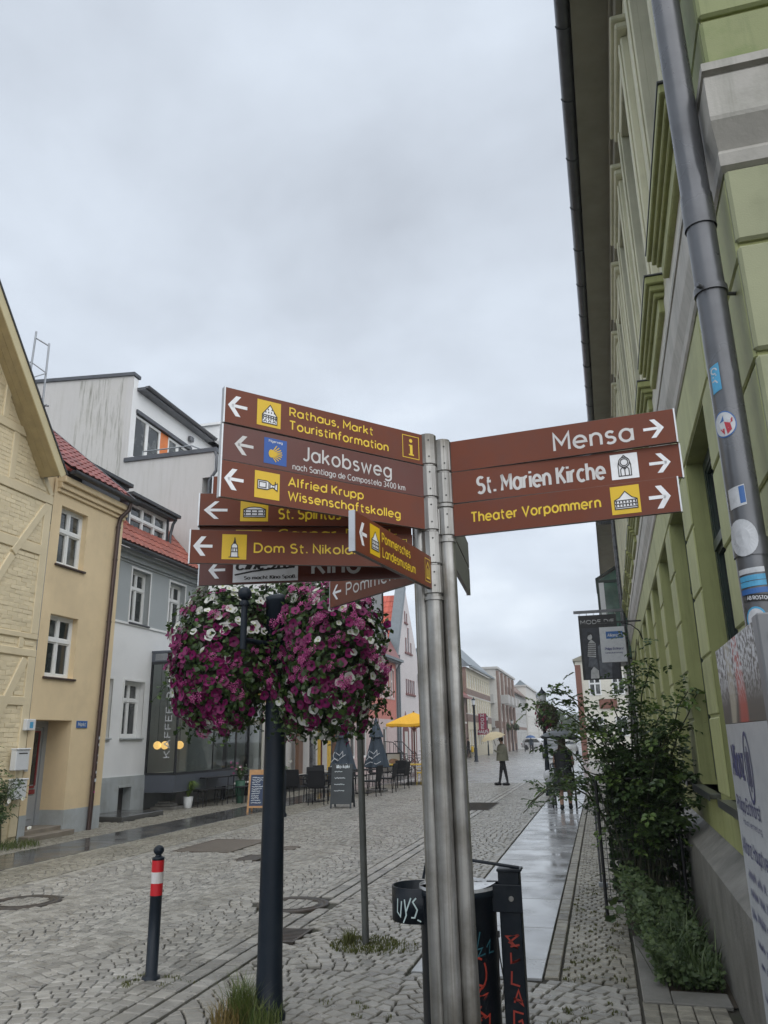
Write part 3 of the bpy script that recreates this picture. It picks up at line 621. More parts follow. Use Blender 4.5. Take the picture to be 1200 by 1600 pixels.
def d_caspar(P, put, L, h):
    put('arrow', arrowL(P, .02 * L, .12 * L, .2 * h, .7 * h), 'wht'); Q = sq(P, put, L, h, .17, .29, .1, .8); building_pic(Q, put, 4, False); txt(P, put, L, h, 'Caspar-David-', .37, .93, .56, .25); txt(P, put, L, h, 'Friedrich-Zentrum', .37, .97, .14, .25)
def d_pomm(P, put, L, h):
    put('arrow', arrowL(P, .03 * L, .13 * L, .24 * h, .8 * h), 'wht'); txt(P, put, L, h, 'Pommerinum', .19, .93, .3, .42, 'greytext', .15)
def mir(P, L): return lambda s, t, d=0: P(L - s, t, d)
def d_mensa(P, put, L, h):
    txt(P, put, L, h, 'Mensa', .485, .823, .22, .52, 'greytext', .15); put('arrow', arrowL(mir(P, L), .045 * L, .13 * L, .2 * h, .76 * h), 'wht')
def d_marien(P, put, L, h):
    txt(P, put, L, h, 'St. Marien Kirche', .12, .685, .23, .50, 'greytext', .17); Q = sq(P, put, L, h, .714, .828, .14, .9, 'wht')
    mb = MB(); strokes(mb, [[(.27, .12), (.27, .55), (.32, .75), (.5, .93), (.68, .75), (.73, .55), (.73, .12), (.27, .12)], arc(.5, .66, .14, 0, 360, 14), arc(.5, .66, .2, 0, 360, 14), [(.5, .12), (.5, .45)], [(.35, .12), (.35, .38), (.42, .47), (.49, .38)], [(.65, .12), (.65, .38), (.58, .47), (.51, .38)]], Q, .034, .0014); put('drawing', mb, 'ink')
    put('arrow', arrowL(mir(P, L), .04 * L, .127 * L, .2 * h, .78 * h), 'wht')
def d_theater(P, put, L, h):
    txt(P, put, L, h, 'Theater Vorpommern', .088, .673, .38, .29); Q = sq(P, put, L, h, .72, .842, .1, .92); building_pic(Q, put, 7, True); put('arrow', arrowL(mir(P, L), .033 * L, .122 * L, .14 * h, .8 * h), 'wht')
sign(PB, -131.3, 3.013, 'finger sign to the town hall, market and tourist information, topmost left', d_rathaus)
sign(PB, -131.7, 2.858, 'darker finger sign to the pilgrim way with blue shell emblem', d_jakob, face='brown2')
sign(PB, -131.7, 2.706, 'finger sign to the science college with a yellow pictogram', d_krupp)
sign(PB, -97.8, 2.426, 'short looking finger sign to the museum, turned towards the viewer', d_museum, L=.80, h=.145, off=.04)
sign(PA, -155.9, 2.545, 'finger sign to the cathedral with a church tower pictogram', d_nikolai, L=.985)
sign(PD, -171, 2.515, 'lower finger sign to the cinema with a white logo panel', d_kino, L=1.10, face='brown2')
sign(PA, -160, 2.735, 'half hidden finger sign behind the left stack', d_spirit, L=.96, off=.04)
sign(PA, -161.6, 2.60, 'half hidden finger sign with a painter name in yellow', d_caspar, L=.96, off=.04)
sign(PA, -171.5, 2.885, 'finger sign hidden behind the left stack except for its tip', None, L=.95, off=.04)
sign(PD, 138, 2.52, 'lowest finger sign with white lettering, pointing away down the street', d_pomm, L=.975, h=.15)
sign(PC, -5.4, 2.984, 'topmost right finger sign to the student canteen', d_mensa, right=True, L=.985)
sign(PC, -4.2, 2.832, 'right finger sign to a church with grey gothic window pictogram', d_marien, right=True, L=.99)
sign(PC, -6.2, 2.676, 'lowest right finger sign to the theatre with yellow pictogram', d_theater, right=True, L=.965)
M['backgrey'] = mat('grey_sign_back', (.19, .19, .175), .45, metal=.3, var=.15, dirt_or_sheen=(.1, .1, .08), da=.5)
sign(PC, 93.6, 2.75, 'grey back of a finger sign pointing away from the viewer', None, L=.97, face='backgrey')
sign(PC, 93.6, 2.59, 'grey back of a lower finger sign pointing away from the viewer', None, L=.97, face='backgrey')

# ---------------------------------------------------------------- dark lamp column with flower baskets
M['lampblue'] = mat('dark_blue_paint', (.008, .014, .023), .45, spec=.28, var=.25, vs=4, dirt_or_sheen=(.03, .035, .04), da=.3, ds=4, bump=.1, bs=90)
LP = Vector((-2.14, 5.08, 0))
lamp = empty('lamp_post', LP, label='thick dark blue column with ball finial carrying two flower baskets', cat='post')
mb = MB(); mb.lathe([(.105, -.02), (.105, .03), (.088, .05), (.080, .3), (.073, 1.1), (.066, 2.15), (.066, 2.16), (.084, 2.165), (.084, 2.60), (.092, 2.61), (.092, 2.64), (.04, 2.66)], n=28, cap=True); mb.build('column', M['lampblue'], lamp)
for sx in (-1,):
    x = -.09; yb = -.36; mb = MB(); mb.tube([(0, 0, 2.3), (x, yb, 2.3)], .018, 8); mb.tube([(x, yb, 2.24), (x, yb, 2.56)], .022, 10); mb.build('bracket', M['lampblue'], lamp)
    mb = MB(); mb.sphere((x, yb, 2.61), .047, 16); mb.lathe([(.03, -.08), (.034, -.06), (.024, -.045)], (x, yb, 2.61), 12); mb.build('ball_finial', M['lampblue'], lamp)
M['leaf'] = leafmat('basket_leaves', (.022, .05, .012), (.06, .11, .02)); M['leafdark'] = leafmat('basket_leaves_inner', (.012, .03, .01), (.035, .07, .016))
M['mag'] = leafmat('magenta_petals', (.14, .003, .062), (.27, .009, .13), .55); M['pink'] = leafmat('pink_petals', (.50, .05, .27), (.68, .20, .42), .55); M['whp'] = leafmat('white_petals', (.62, .63, .58), (.78, .78, .74), .55); M['darkred'] = leafmat('dark_red_petals', (.13, .008, .03), (.25, .03, .08), .6)
M['throat'] = mat('dark_petal_throat', (.06, .002, .035), .6); M['throat_w'] = mat('greenish_petal_throat', (.42, .46, .22), .6)
M['twig'] = mat('twig', (.06, .045, .03), .7)
def petunia(seed, m):
    q = random.Random(seed); mb = MB(); n = 10; vs = [(0, 0, -.35)]
    for k in range(n): a = 2 * pi * k / n; vs.append((.3 * cos(a), .3 * sin(a), -.08))
    for k in range(n): a = 2 * pi * k / n; r = (1 if k % 2 == 0 else .86) * q.uniform(.92, 1.06); vs.append((r * cos(a), r * sin(a), q.uniform(-.02, .18)))
    mb.add(vs[:11], [(0, 1 + (k + 1) % n, 1 + k) for k in range(n)], 2); mb.add(vs, [(1 + k, 1 + (k + 1) % n, 11 + (k + 1) % n, 11 + k) for k in range(n)], 0); mb.tube([(0, 0, -.3), (.1, 0, -.9)], [.12, .05], 5, 1, cap=False); return mb.data('petunia_blossom', [m, M['leaf'], M['throat_w'] if m is M['whp'] else M['throat']])
def geranium(seed, m):
    q = random.Random(seed); mb = MB()
    for _ in range(15):
        z = q.uniform(-.2, 1); a = q.uniform(0, 2 * pi); r = sqrt(max(0, 1 - z * z)); c = Vector((r * cos(a), r * sin(a), z)) * q.uniform(.75, 1); nrm = c.normalized(); t = nrm.orthogonal().normalized(); b = nrm.cross(t); k = .36; ph = q.random() * 6
        for j in range(5):
            u = ph + j * 2 * pi / 5; d = t * cos(u) + b * sin(u); e_ = t * cos(u + .55) + b * sin(u + .55); mb.add([c, c + d * k + nrm * .05, c + (d + e_) * k * .62 + nrm * .1, c + e_ * k], [(0, 1, 2, 3)])
    return mb.data('geranium_blossom', m)
PW = [petunia(i, M['whp']) for i in range(3)]; PMg = [petunia(i + 9, M['mag']) for i in range(3)]; GP = [geranium(i, M['pink']) for i in range(2)]; PDR = [petunia(i + 20, M['darkred']) for i in range(2)]
def leafcard(mb, c, nrm, s, q, mi=0):
    t = nrm.orthogonal().normalized(); b = nrm.cross(t); u = q.uniform(0, 6.28); d = t * cos(u) + b * sin(u); e_ = nrm.cross(d) * .42; fold = nrm * s * .12
    mb.add([c - d * s * .5, c + e_ * s - fold, c + d * s * .55, c - e_ * s - fold], [(0, 1, 2), (0, 2, 3)], mi)
def basket(name, c, rx, ry, rz, nleaf, flowers, label, seed, cat='flower basket', leaf=.045, sag=.15, core=True, group=None, fs_=1.0):
    q = random.Random(seed); t = empty(name, c, label=label, cat=cat, group=group)
    def surf(u, v, k=1.0):
        a = u; z = v; r = sqrt(max(0, 1 - z * z)) ** .8
        bump_ = 1 + .11 * sin(3 * a + seed) + .10 * sin(5 * a + 5 * z + seed * 2) + .08 * sin(11 * z + 7 * a + seed)
        return Vector((rx * r * cos(a) * bump_ * k, ry * r * sin(a) * bump_ * k, rz * (z * k) * (1 + .05 * sin(4 * a)) - sag * r * r * rz * .3))
    if core:
        mb = MB(); n = 18; pr_ = [[surf(2 * pi * i / n, -1 + 2 * j / 10, .78) for i in range(n)] for j in range(11)]
        mb.add([p for r in pr_ for p in r], [(j * n + i, j * n + (i + 1) % n, (j + 1) * n + (i + 1) % n, (j + 1) * n + i) for j in range(10) for i in range(n)]); mb.build('basket', M['soil'], t)
    mb = MB(); mi_ = 0
    for i in range(nleaf):
        a, z = q.uniform(0, 2 * pi), q.uniform(-1, 1); k = q.uniform(.78, 1.03) if q.random() < .85 else q.uniform(1.0, 1.13); p = surf(a, z, k)
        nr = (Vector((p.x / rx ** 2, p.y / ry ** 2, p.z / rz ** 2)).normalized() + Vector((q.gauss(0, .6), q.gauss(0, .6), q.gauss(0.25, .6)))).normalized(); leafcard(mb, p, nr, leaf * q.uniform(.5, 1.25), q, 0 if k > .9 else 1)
    if core and nleaf > 3000:
        for i in range(46):
            a = q.uniform(0, 2 * pi); p = surf(a, q.uniform(-.95, -.2), 1.0); pts = [p]
            for k in range(5): pts.append(pts[-1] + Vector((q.gauss(cos(a) * .012, .014), q.gauss(sin(a) * .012, .014), -q.uniform(.015, .04))))
            mb.tube(pts, .0025, 3, 1, cap=False)
            for pp in pts[1:]: leafcard(mb, pp + Vector((q.gauss(0, .012), q.gauss(0, .012), 0)), Vector((q.gauss(0, .6), q.gauss(0, .6), .6)).normalized(), leaf * q.uniform(.5, 1), q, 0)
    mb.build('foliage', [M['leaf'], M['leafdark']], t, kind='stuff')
    ex = {}; tot = sum(f[1] for f in flowers) or 1; lim = min(1.0, 290 / tot)
    for kind, n, fn, s in flowers:
        for i in range(n):
            for _ in range(40):
                a, z = q.uniform(-pi, 0) if q.random() < .8 else q.uniform(0, pi), q.uniform(-1, .95)
                if q.random() < fn(cos(a), z): break
            p = surf(a, z, q.uniform(.97, 1.08)); nr = (Vector((p.x / rx ** 2, p.y / ry ** 2, p.z / rz ** 2)).normalized() + Vector((q.gauss(0, .3), q.gauss(0, .3), q.gauss(.15, .3)))).normalized()
            me = q.choice(kind)
            if i >= n * lim:
                R3 = nr.to_track_quat('Z', 'Y').to_matrix(); k = s * q.uniform(.6, 1.25); ex.setdefault(me.name, (me, MB()))[1].add([p + R3 @ (v.co * k) for v in me.vertices], [tuple(f.vertices) for f in me.polygons]); ex[me.name][1].m[-len(me.polygons):] = [f.material_index for f in me.polygons]; continue
            o = inst(me.name.split('.')[0], me, t, p); o.rotation_euler = nr.to_track_quat('Z', 'Y').to_euler(); k = s * q.uniform(.6, 1.25); o.scale = (k, k, k * .9)
    for nm, (me, mb) in ex.items(): mb.build('blossoms', list(me.materials), t, kind='stuff')
    return t
basket('flower_basket', (-2.52, 5.06, 2.25), .345, .33, .50, 5200, [
    (PMg, 430, lambda x, z: (1 if z < .35 else .18) * (1.0 if x < .45 else .22), .032), (PW, 180, lambda x, z: 1 if (z > .25 or (x < -.6 and z > -.5) or z < -.85) else .05, .031), (GP, 24, lambda x, z: .7, .042)],
    'hanging basket of magenta and white flowers left of the dark column', 2)
basket('flower_basket', (-1.75, 5.08, 2.21), .375, .34, .52, 6200, [
    (PMg, 340, lambda x, z: 1 if -.9 < z < .6 else .3, .032), (PW, 170, lambda x, z: 1 if (x > .45 and z < .75) or z < -.3 or z > .75 else .1, .030), (GP, 75, lambda x, z: 1 if z > -.35 else .15, .042)],
    'hanging basket of purple, pink and white flowers right of the dark column', 5)

basket('flower_basket', (-2.12, 5.26, 2.52), .42, .18, .27, 2200, [(PMg, 45, lambda x, z: .8, .031), (PW, 60, lambda x, z: .8, .030), (GP, 8, lambda x, z: .7, .042)], 'flowers and leaves bridging the two baskets behind the column top', 8, core=False)
# ---------------------------------------------------------------- bollard
M['red'] = mat('red_reflective_band', (.52, .012, .02), .4, var=.08); M['wband'] = mat('white_reflective_band', (.62, .60, .60), .4, var=.06, dirt_or_sheen=(.4, .38, .34), da=.5, ds=9)
b = empty('bollard', (-3.34, 5.71, 0), label='dark steel bollard with ball top and red and white bands', cat='bollard')
mb = MB(); mb.lathe([(.065, -.02), (.065, .012), (.044, .014), (.044, .80), (.046, .80), (.046, .815), (.03, .82), (.022, .83), (.022, .838)], n=22); mb.build('shaft', M['lampblue'], b)
mb = MB(); mb.sphere((0, 0, .866), .040, 18, sz=.9); mb.build('ball', M['lampblue'], b)
for z0, z1, m in ((.715, .797, 'red'), (.637, .715, 'wband'), (.553, .637, 'red')): mb = MB(); mb.lathe([(.0452, z0), (.0452, z1)], n=22); mb.build('band', M[m], b)
# ---------------------------------------------------------------- thin grey post with two traffic plates
M['galv'] = mat('galvanised_grey', (.10, .105, .10), .5, metal=.3, var=.2, vs=6, dirt_or_sheen=(.06, .06, .05), da=.5, ds=5); M['plateback'] = mat('grey_plate_back', (.32, .33, .34), .5, var=.1)
p = empty('sign_post', (-2.06, 6.95, 0), label='thin grey post in mossy grass with plates behind the flowers', cat='post')
mb = MB(); mb.tube([(0, 0, -.02), (-.07, 0, 3.1)], .03, 16); mb.build('pole', M['galv'], p)
for z0, z1 in ((2.70, 3.04), (2.27, 2.68)):
    mb = MB(); T = lambda x, y, z: Vector((-.05 + x * cos(.1) - y * sin(.1), -.04 + x * sin(.1) + y * cos(.1), z)); w2, hh, r = .25, (z1 - z0) / 2, .05; pts = []
    for cx_, cz, a0 in ((w2 - r, hh - r, 0), (-w2 + r, hh - r, 90), (-w2 + r, -hh + r, 180), (w2 - r, -hh + r, 270)): pts += arc(cx_, cz, r, a0, a0 + 90, 4)
    mb.prism(pts, lambda a, b_, d: T(a, d, (z0 + z1) / 2 + b_), 0, .004, 0); o = mb.build('traffic_plate', M['plateback'], p, fix=True)
    s = MB(); s.tube([T(a, 0, (z0 + z1) / 2 + c) for a, c in pts + [pts[0]]], .009, 5); s.build('rim', M['black'], o)
# ---------------------------------------------------------------- litter bin
M['bin'] = mat('dark_bin_paint', (.006, .010, .016), .4, spec=.28, var=.3, vs=6, dirt_or_sheen=(.03, .035, .04), da=.35, ds=5, bump=.1, bs=70)
M['gr_red'] = mat('red_graffiti', (.33, .035, .02), .5, var=.2); M['gr_teal'] = mat('teal_graffiti', (.02, .10, .13), .5); M['gr_white'] = mat('white_graffiti', (.42, .52, .52), .5, var=.2)
M['sheenlid'] = mat('wet_lid_painted_sheen', (.62, .64, .66), .22, metal=.1, var=.12, vs=9, dirt_or_sheen=(.2, .2, .2), da=.7, ds=14)  # pale base colour stands in for the sky mirrored on the wet lid
bn = empty('litter_bin', (-.865, 4.78, 0), label='dark metal litter bin with red graffiti on a square post', cat='litter bin')
R = .215
mb = MB(); mb.lathe([(R * .9, .1), (R, .12), (R, .795), (R + .008, .80), (R + .008, .83), (R - .01, .83), (R - .01, .80)], n=36, cap=True); mb.build('body', M['bin'], bn)
mb = MB(); vs = [(.0, 0, .855)] + [(R * 1.02 * cos(2 * pi * i / 30), R * 1.02 * sin(2 * pi * i / 30), .85 - .012 * sin(2 * pi * i / 30) + (.012 * cos(3 * 2 * pi * i / 30))) for i in range(30)]
mb.add(vs, [(0, 1 + i, 1 + (i + 1) % 30) for i in range(30)]); mb.lathe([(R * 1.02, .832), (R * 1.02, .85)], n=30); mb.build('lid', M['sheenlid'], bn)
mb = MB(); mb.bev(.185 + .055, .185 + .175, -.05, .05, -.02, .93, .006); mb.build('post', M['bin'], bn, fix=True)
mb = MB(); mb.bev(.16, .37, -.062, -.052, .72, .86, .003); mb.bev(.16, .25, .052, .062, .72, .86, .003); mb.tube([(-.2, 0, .87), (-.18, 0, .965), (.08, 0, .975), (.36, -.03, .945)], .009, 8); mb.bev(.235, .372, -.06, .06, .925, .94, .003); mb.build('bracket', M['bin'], bn)
mb = MB(); mb.tube([(.31, -.066, .79), (.31, -.06, .79)], .014, 12); mb.build('bolt', M['steel'], bn)
mb = MB(); c = (-.235, .02, 0); mb.lathe([(.15, .655), (.155, .655), (.155, .835), (.148, .835), (.148, .66)], c, 28); mb.lathe([(.001, .66), (.148, .66)], c, 28); mb.build('side_basket', M['bin'], bn)
mb = MB(); mb.tube([(.22, -.03, .60), (.222, -.04, .5), (.212, -.05, .36), (.235, -.05, .3), (.245, -.045, .37), (.226, -.035, .5), (.22, -.03, .6)], .004, 5); mb.box(.214, .232, -.045, -.025, .59, .62); mb.build('key_loop', M['black'], bn)
def onc(r, c=(0, 0)):
    return lambda s, t, d=0: Vector((c[0] + (r + d) * cos(s / r), c[1] + (r + d) * sin(s / r), t))
Pc = onc(R); s0 = -pi / 2 * R
mb = MB(); g_ = lambda pts, ox=.065, oz=0, k=1: [(s0 + ox + a * k, oz + b_ * k) for a, b_ in pts]
strokes(mb, [g_(arc(.07, .44, .05, 60, 400, 16, .075)), g_([(.04, .50), (.03, .40), (.09, .38), (.05, .33), (.12, .34), (.06, .27), (.1, .24), (.05, .22)]), g_([(.06, .22), (.13, .24), (.12, .13)]), g_(arc(.09, .06, .045, -30, 330, 16, .07)), g_([(.03, -.02), (.14, .0), (.05, -.06), (.13, -.1)])], Pc, .011); mb.build('graffiti', M['gr_red'], bn)
mb = MB(); strokes(mb, [g_([(.03, .56), (.05, .63), (.07, .57), (.09, .64)]), g_([(.06, .555), (.1, .56), (.07, .52), (.12, .53)]), g_([(.13, .56), (.16, .59), (.15, .53), (.19, .53)])], Pc, .008); mb.build('graffiti', M['gr_teal'], bn)
Pp = lambda s, t, d=0: Vector((.24 + s, -.05 - d, t)); mb = MB()
strokes(mb, [[(.03, .60), (.10, .61), (.045, .57), (.09, .54), (.03, .60)], [(.05, .55), (.10, .56)], [(.05, .52), (.05, .47), (.10, .49), (.055, .47)], [(.05, .43), (.045, .37), (.09, .36)], [(.055, .28), (.08, .34), (.10, .27), (.05, .30), (.1, .29)], [(.1, .23), (.05, .24), (.045, .15), (.1, .15), (.09, .2), (.07, .19)], [(.08, .14), (.07, .04)]], Pp, .009); mb.build('graffiti', M['gr_red'], bn)
Pr = onc(.155, (c[0], c[1])); mb = MB(); z = -pi / 2 * .155 - .03
strokes(mb, [[(z + a, .66 + b_) for a, b_ in l] for l in ([(-.07, .12), (-.075, .05), (-.05, .03), (-.04, .11)], [(-.02, .12), (-.01, .04), (-.03, .0)], [(-.01, .06), (.02, .13)], [(.05, .13), (.03, .11), (.055, .07), (.04, .03), (.02, .03)], [(.055, .02), (.075, .01)])], Pr, .008); mb.build('graffiti', M['gr_white'], bn)
# ---------------------------------------------------------------- green building on the right
M['green'] = mat('olive_green_render', (.355, .375, .155), .6, var=.10, vs=2.2, dirt_or_sheen=(.17, .19, .07), da=.65, ds=1.1, streak=.5, scol=(.14, .16, .05), bump=.13, bs=150, rv=.08)
M['greenblk'] = mat('green_render_block', (.37, .39, .175), .6, var=.10, vs=2.2, dirt_or_sheen=(.20, .215, .10), da=.6, ds=1.5, streak=.5, scol=(.17, .18, .08), bump=.14, bs=150, rnd=.07)
M['moss_r'] = mat('mossy_render_block', (.26, .29, .13), .65, var=.14, vs=2.4, dirt_or_sheen=(.13, .19, .045), da=.9, ds=2.3, streak=.6, scol=(.11, .15, .05), bump=.16, bs=150, rnd=.1)
M['cream'] = mat('pale_olive_render', (.62, .61, .46), .65, var=.08, vs=1.6, dirt_or_sheen=(.25, .26, .16), da=.4, ds=.9, streak=.3, scol=(.24, .25, .16), bump=.2, bs=120)
M['palewall'] = mat('off_white_render', (.62, .61, .54), .65, var=.07, vs=1.6, dirt_or_sheen=(.36, .35, .3), da=.4, ds=.8, streak=.3, scol=(.3, .3, .25), bump=.2, bs=120)
M['fascia'] = mat('grey_white_band', (.40, .385, .35), .6, var=.14, vs=3, dirt_or_sheen=(.22, .22, .18), da=.75, ds=2.2, streak=.55, scol=(.15, .16, .12), bump=.18, bs=45)
M['oliveblk'] = mat('weathered_olive_block', (.31, .325, .195), .62, var=.12, vs=2.2, dirt_or_sheen=(.17, .19, .10), da=.7, ds=1.8, streak=.5, scol=(.36, .39, .33), bump=.14, bs=150, rnd=.06)
M['soffit'] = mat('brown_grey_soffit', (.27, .26, .21), .7, var=.12, dirt_or_sheen=(.18, .18, .14), da=.5)
M['zinc'] = mat('dark_zinc', (.10, .105, .115), .32, metal=.55, var=.12, vs=4, dirt_or_sheen=(.06, .06, .065), da=.5, ds=5)
M['pipe'] = mat('grey_downpipe', (.13, .135, .145), .30, metal=.45, var=.12, vs=5, dirt_or_sheen=(.08, .08, .085), da=.5, ds=3, rv=.08)
M['glassd'] = mat('dark_glass_painted_sheen', (.018, .022, .022), .06, var=.1, spec=.8, dirt_or_sheen=(.17, .18, .17), da=.9, ds=1.6)  # pale patches painted into the glass colour imitate reflections and curtains, no dirt
M['slate'] = mat('dark_slate_sill', (.08, .085, .075), .35, var=.15, dirt_or_sheen=(.13, .14, .08), da=.4)
M['darkframe'] = mat('dark_green_window_frame', (.02, .035, .028), .4)
gb = empty('green_building', (0, 0, 0), radians(-.9), label='olive green rendered building with rusticated piers along the pavement', cat='building')
GF = Fr((.75, 0, 0), (0, 1, 0), (-1, 0, 0)); U0, U1 = 3.37, 24.2
ops = [(4.93 + 1.9 * k, 4.93 + 1.9 * k + 1.32, 1.2, 3.72) for k in range(10)]
def BP(T_): return T_
mb = MB(); wall_open(mb, GF, U0 + .0, U1, .86, 4.25, ops, .2, 0, n=-.014)
# body behind the skin
mb.quad((.764, U0, .86), (6, U0, .86), (6, U0, 8.9), (.764, U0, 8.9)); mb.quad((.764, U1, 0), (.764, U1, 8.9), (6, U1, 8.9), (6, U1, 0)); mb.quad((1.25, U0, 0), (1.25, U1, 0), (1.25, U1, 4.3), (1.25, U0, 4.3))
mb.build('wall', M['green'], gb)
uc0 = [4.84 + 2.07 * k for k in range(10) if 4.84 + 2.07 * k < 23.6]
uops = [(c - .5, c + .5, 5.42, 7.95) for c in uc0]
mb = MB(); wall_open(mb, GF, U0, U1, 4.72, 8.9, uops, .24, 0, n=-.01); mb.build('upper_wall', M['cream'], gb)
# pale strip under the sills
mb = MB(); wall_open(mb, GF, U0 + .45, U1, 4.76, 5.14, [], 0, n=.0); mb.build('pale_strip', M['palewall'], gb)
mb = MB(); T = GF.T
mb.add([GF(U0 - .12, -.05, .15), GF(U1, -.05, .15), GF(U1, .72, .15), GF(U0 - .12, .72, .15), GF(U1, .86, -.02), GF(U0 - .12, .86, -.02)], [(0, 1, 2, 3), (3, 2, 4, 5)])
mb.quad(GF(U0 - .12, -.05, .15), GF(U0 - .12, .72, .15), GF(U0 - .12, .86, -.02), GF(U0 - .12, -.05, -.5)); mb.quad(GF(U0 - .12, -.05, -5), GF(U0 - .12, -.05, .15), GF(U0 - .12, .86, -.02), GF(U0 - .12, .86, -5))
mb.build('plinth', M['conc'], gb)
prof = [(.0, 4.19), (.035, 4.21), (.045, 4.27), (.025, 4.30), (.10, 4.42), (.105, 4.44), (.105, 4.665), (.085, 4.675), (.085, 4.69), (.12, 4.695), (.12, 4.74), (.0, 4.765)]
mb = MB(); n = len(prof); c0 = U0 - .0
vs = []
for pu in (None, U1):
    for p, z in prof: vs.append(GF((U0 - p) if pu is None else pu, z, p * .36))
mb.add(vs, [(i, i + 1, n + i + 1, n + i) for i in range(n - 1)])
mb.add([Vector((.75 - p * .36, U0 - p, z)) for p, z in prof] + [Vector((4, U0 - p, z)) for p, z in prof], [(i, n + i, n + i + 1, i + 1) for i in range(n - 1)])
mb.build('floor_cornice', M['fascia'], gb)
# rusticated blocks: piers, lintels and the corner
cs = [1.2, 1.78, 2.225, 2.715, 3.215, 3.72]
def blk(u0, u1, z0, z1, m='greenblk'):
    mb = MB(); g_ = .011; mb.bev(u0 + g_ * .0, u1 - g_ * .0, -.02, 0.0, z0 + g_, z1 - g_, .009, T=T); mb.build('render_block', M[m], gb, fix=True)
edges = [U0] + [v for o in ops for v in o[:2]] + [U1]
for i in range(0, len(edges), 2):
    a, b_ = edges[i], edges[i + 1]
    if b_ > U1: b_ = U1
    if b_ - a < .1: continue
    for z0, z1 in zip(cs[:-1], cs[1:]): blk(a + (0 if i else .002), b_, z0, z1)
for i, o in enumerate(ops):
    if o[1] < U1: blk(o[0] - .29, o[1] + .29 - .012, 3.72, 4.18)
blk(U0, 4.63, 3.72, 4.18); 
# end wall facing the viewer
for j, (z0, z1) in enumerate(((.86, 1.2), (1.2, 1.78), (1.78, 2.225), (2.225, 2.70), (2.70, 3.24), (3.24, 3.79), (3.79, 4.2), (4.77, 5.1), (5.1, 5.62), (5.62, 6.14), (6.14, 6.66), (6.66, 7.2), (7.2, 7.75), (7.75, 8.3))):
    w_ = .62 if j % 2 else .9; x = .752
    for k in range(2):
        mb = MB(); mb.bev(x, x + w_ - .02, U0 - .03, U0 + .02, z0 + .012, z1 - .012, .014); mb.build('render_block', M['moss_r' if z0 > 4.6 else 'oliveblk'], gb, fix=True); x += w_; w_ = .8
    if z0 > 4.7:
        mb = MB(); mb.bev(U0 + .0, U0 + (.55 if j % 2 else .42), -.02, .0, z0 + .012, z1 - .012, .012, T=T); mb.build('render_block', M['moss_r'], gb, fix=True)
# ground floor windows and sills
for i, o in enumerate(ops):
    if o[1] > U1: continue
    window(gb, GF, o[0] + .01, o[1] - .01, 1.24, 3.70, n=-.195, cols=1, rows=(.72,), fm=M['darkframe'], gm=M['glassd'], fw_=.08)
    mb = MB(); mb.bev(o[0] + .002, o[1] - .002, -.19, .07, 1.16, 1.2, .006, T=T); s = mb.build('window_sill', M['slate'], gb, fix=True)
    mb = MB(); mb.box(o[0] - .02, o[1] + .02, .07, .078, 1.15, 1.205, T=T); mb.build('metal_edge', M['zinc'], s)
# upper windows: surround, moulded sill
for c in uc0:
    mb = MB(); a, b_ = c - .5, c + .5
    for (p, q_, z0, z1) in ((a - .17, a, 5.36, 8.12), (b_, b_ + .17, 5.36, 8.12)): mb.bev(p, q_, -.02, .055, z0, z1, .012, T=T); mb.bev(p + .03, q_ - .03, .055, .075, z0, z1 - .05, .008, T=T)
    mb.bev(a, b_, -.02, .055, 7.95, 8.12, .012, T=T); mb.bev(a - .27, b_ + .27, -.02, .10, 8.12, 8.2, .015, T=T); mb.bev(a - .3, b_ + .3, -.02, .14, 8.2, 8.26, .012, T=T)
    mb.build('window_surround', M['cream'], gb, fix=True)
    mb = MB(); h_ = .88
    for n_, z0, z1 in ((.135, 5.27, 5.34), (.105, 5.215, 5.27), (.075, 5.17, 5.215)): mb.bev(c - h_ + (.135 - n_), c + h_ - (.135 - n_), -.02, n_, z0, z1, .008, T=T)
    mb.bev(c - h_ + .1, c + h_ - .1, -.02, .045, 5.04, 5.17, .01, T=T)
    s = mb.build('window_sill', M['green'], gb, fix=True)
    mb = MB(); mb.box(c - h_ - .01, c + h_ + .01, -.02, .142, 5.34, 5.352, T=T); mb.build('metal_cover', M['zinc'], s)
    window(gb, GF, a + .01, b_ - .01, 5.44, 7.93, n=-.2, cols=2, rows=(.68,), fm=M['darkframe'], gm=M['glassd'])
# eaves
mb = MB(); mb.bev(U0, U1, -.01, .06, 8.55, 8.75, .01, T=T); mb.bev(U0, U1, -.01, .10, 8.75, 8.86, .01, T=T); mb.build('eaves_moulding', M['soffit'], gb, fix=True)
mb = MB(); mb.box(U0 - .15, U1, -.3, .47, 8.86, 8.92, T=T); mb.box(U0 - .15, U1, .44, .47, 8.92, 9.06, T=T); mb.build('soffit', M['soffit'], gb, fix=True)
for k in range(1): mb = MB(); mb.quad(GF(U0 - .15, 9.05, .5), GF(U1, 9.05, .5), GF(U1, 12.2, -4), GF(U0 - .15, 12.2, -4)); mb.quad(GF(U0 - .15, 9.05, .5), GF(U0 - .15, 12.2, -4), GF(U0 - .15, 8.92, -4.5), GF(U0 - .15, 8.92, .4)); mb.build('roof', M['zinc'], gb)
mb = MB(); ga = [(.545 + .085 * cos(radians(a)), 8.985 + .085 * sin(radians(a))) for a in range(-5, -186, -15)]; k = len(ga)
vs = [GF(U0 - .2, z, n_) for n_, z in ga] + [GF(U1, z, n_) for n_, z in ga]; mb.add(vs, [(i, i + 1, k + i + 1, k + i) for i in range(k - 1)], 0, True)
gut = mb.build('gutter', M['zinc'], gb)
u = U0 + .3
while u < U1:
    mb = MB(); mb.tube([GF(u, z, n_ + (.004 if n_ > .545 else -.004)) - Vector((0, 0, .004)) for n_, z in ga], .007, 5); mb.build('gutter_joint', M['zinc'], gut); u += 1.02
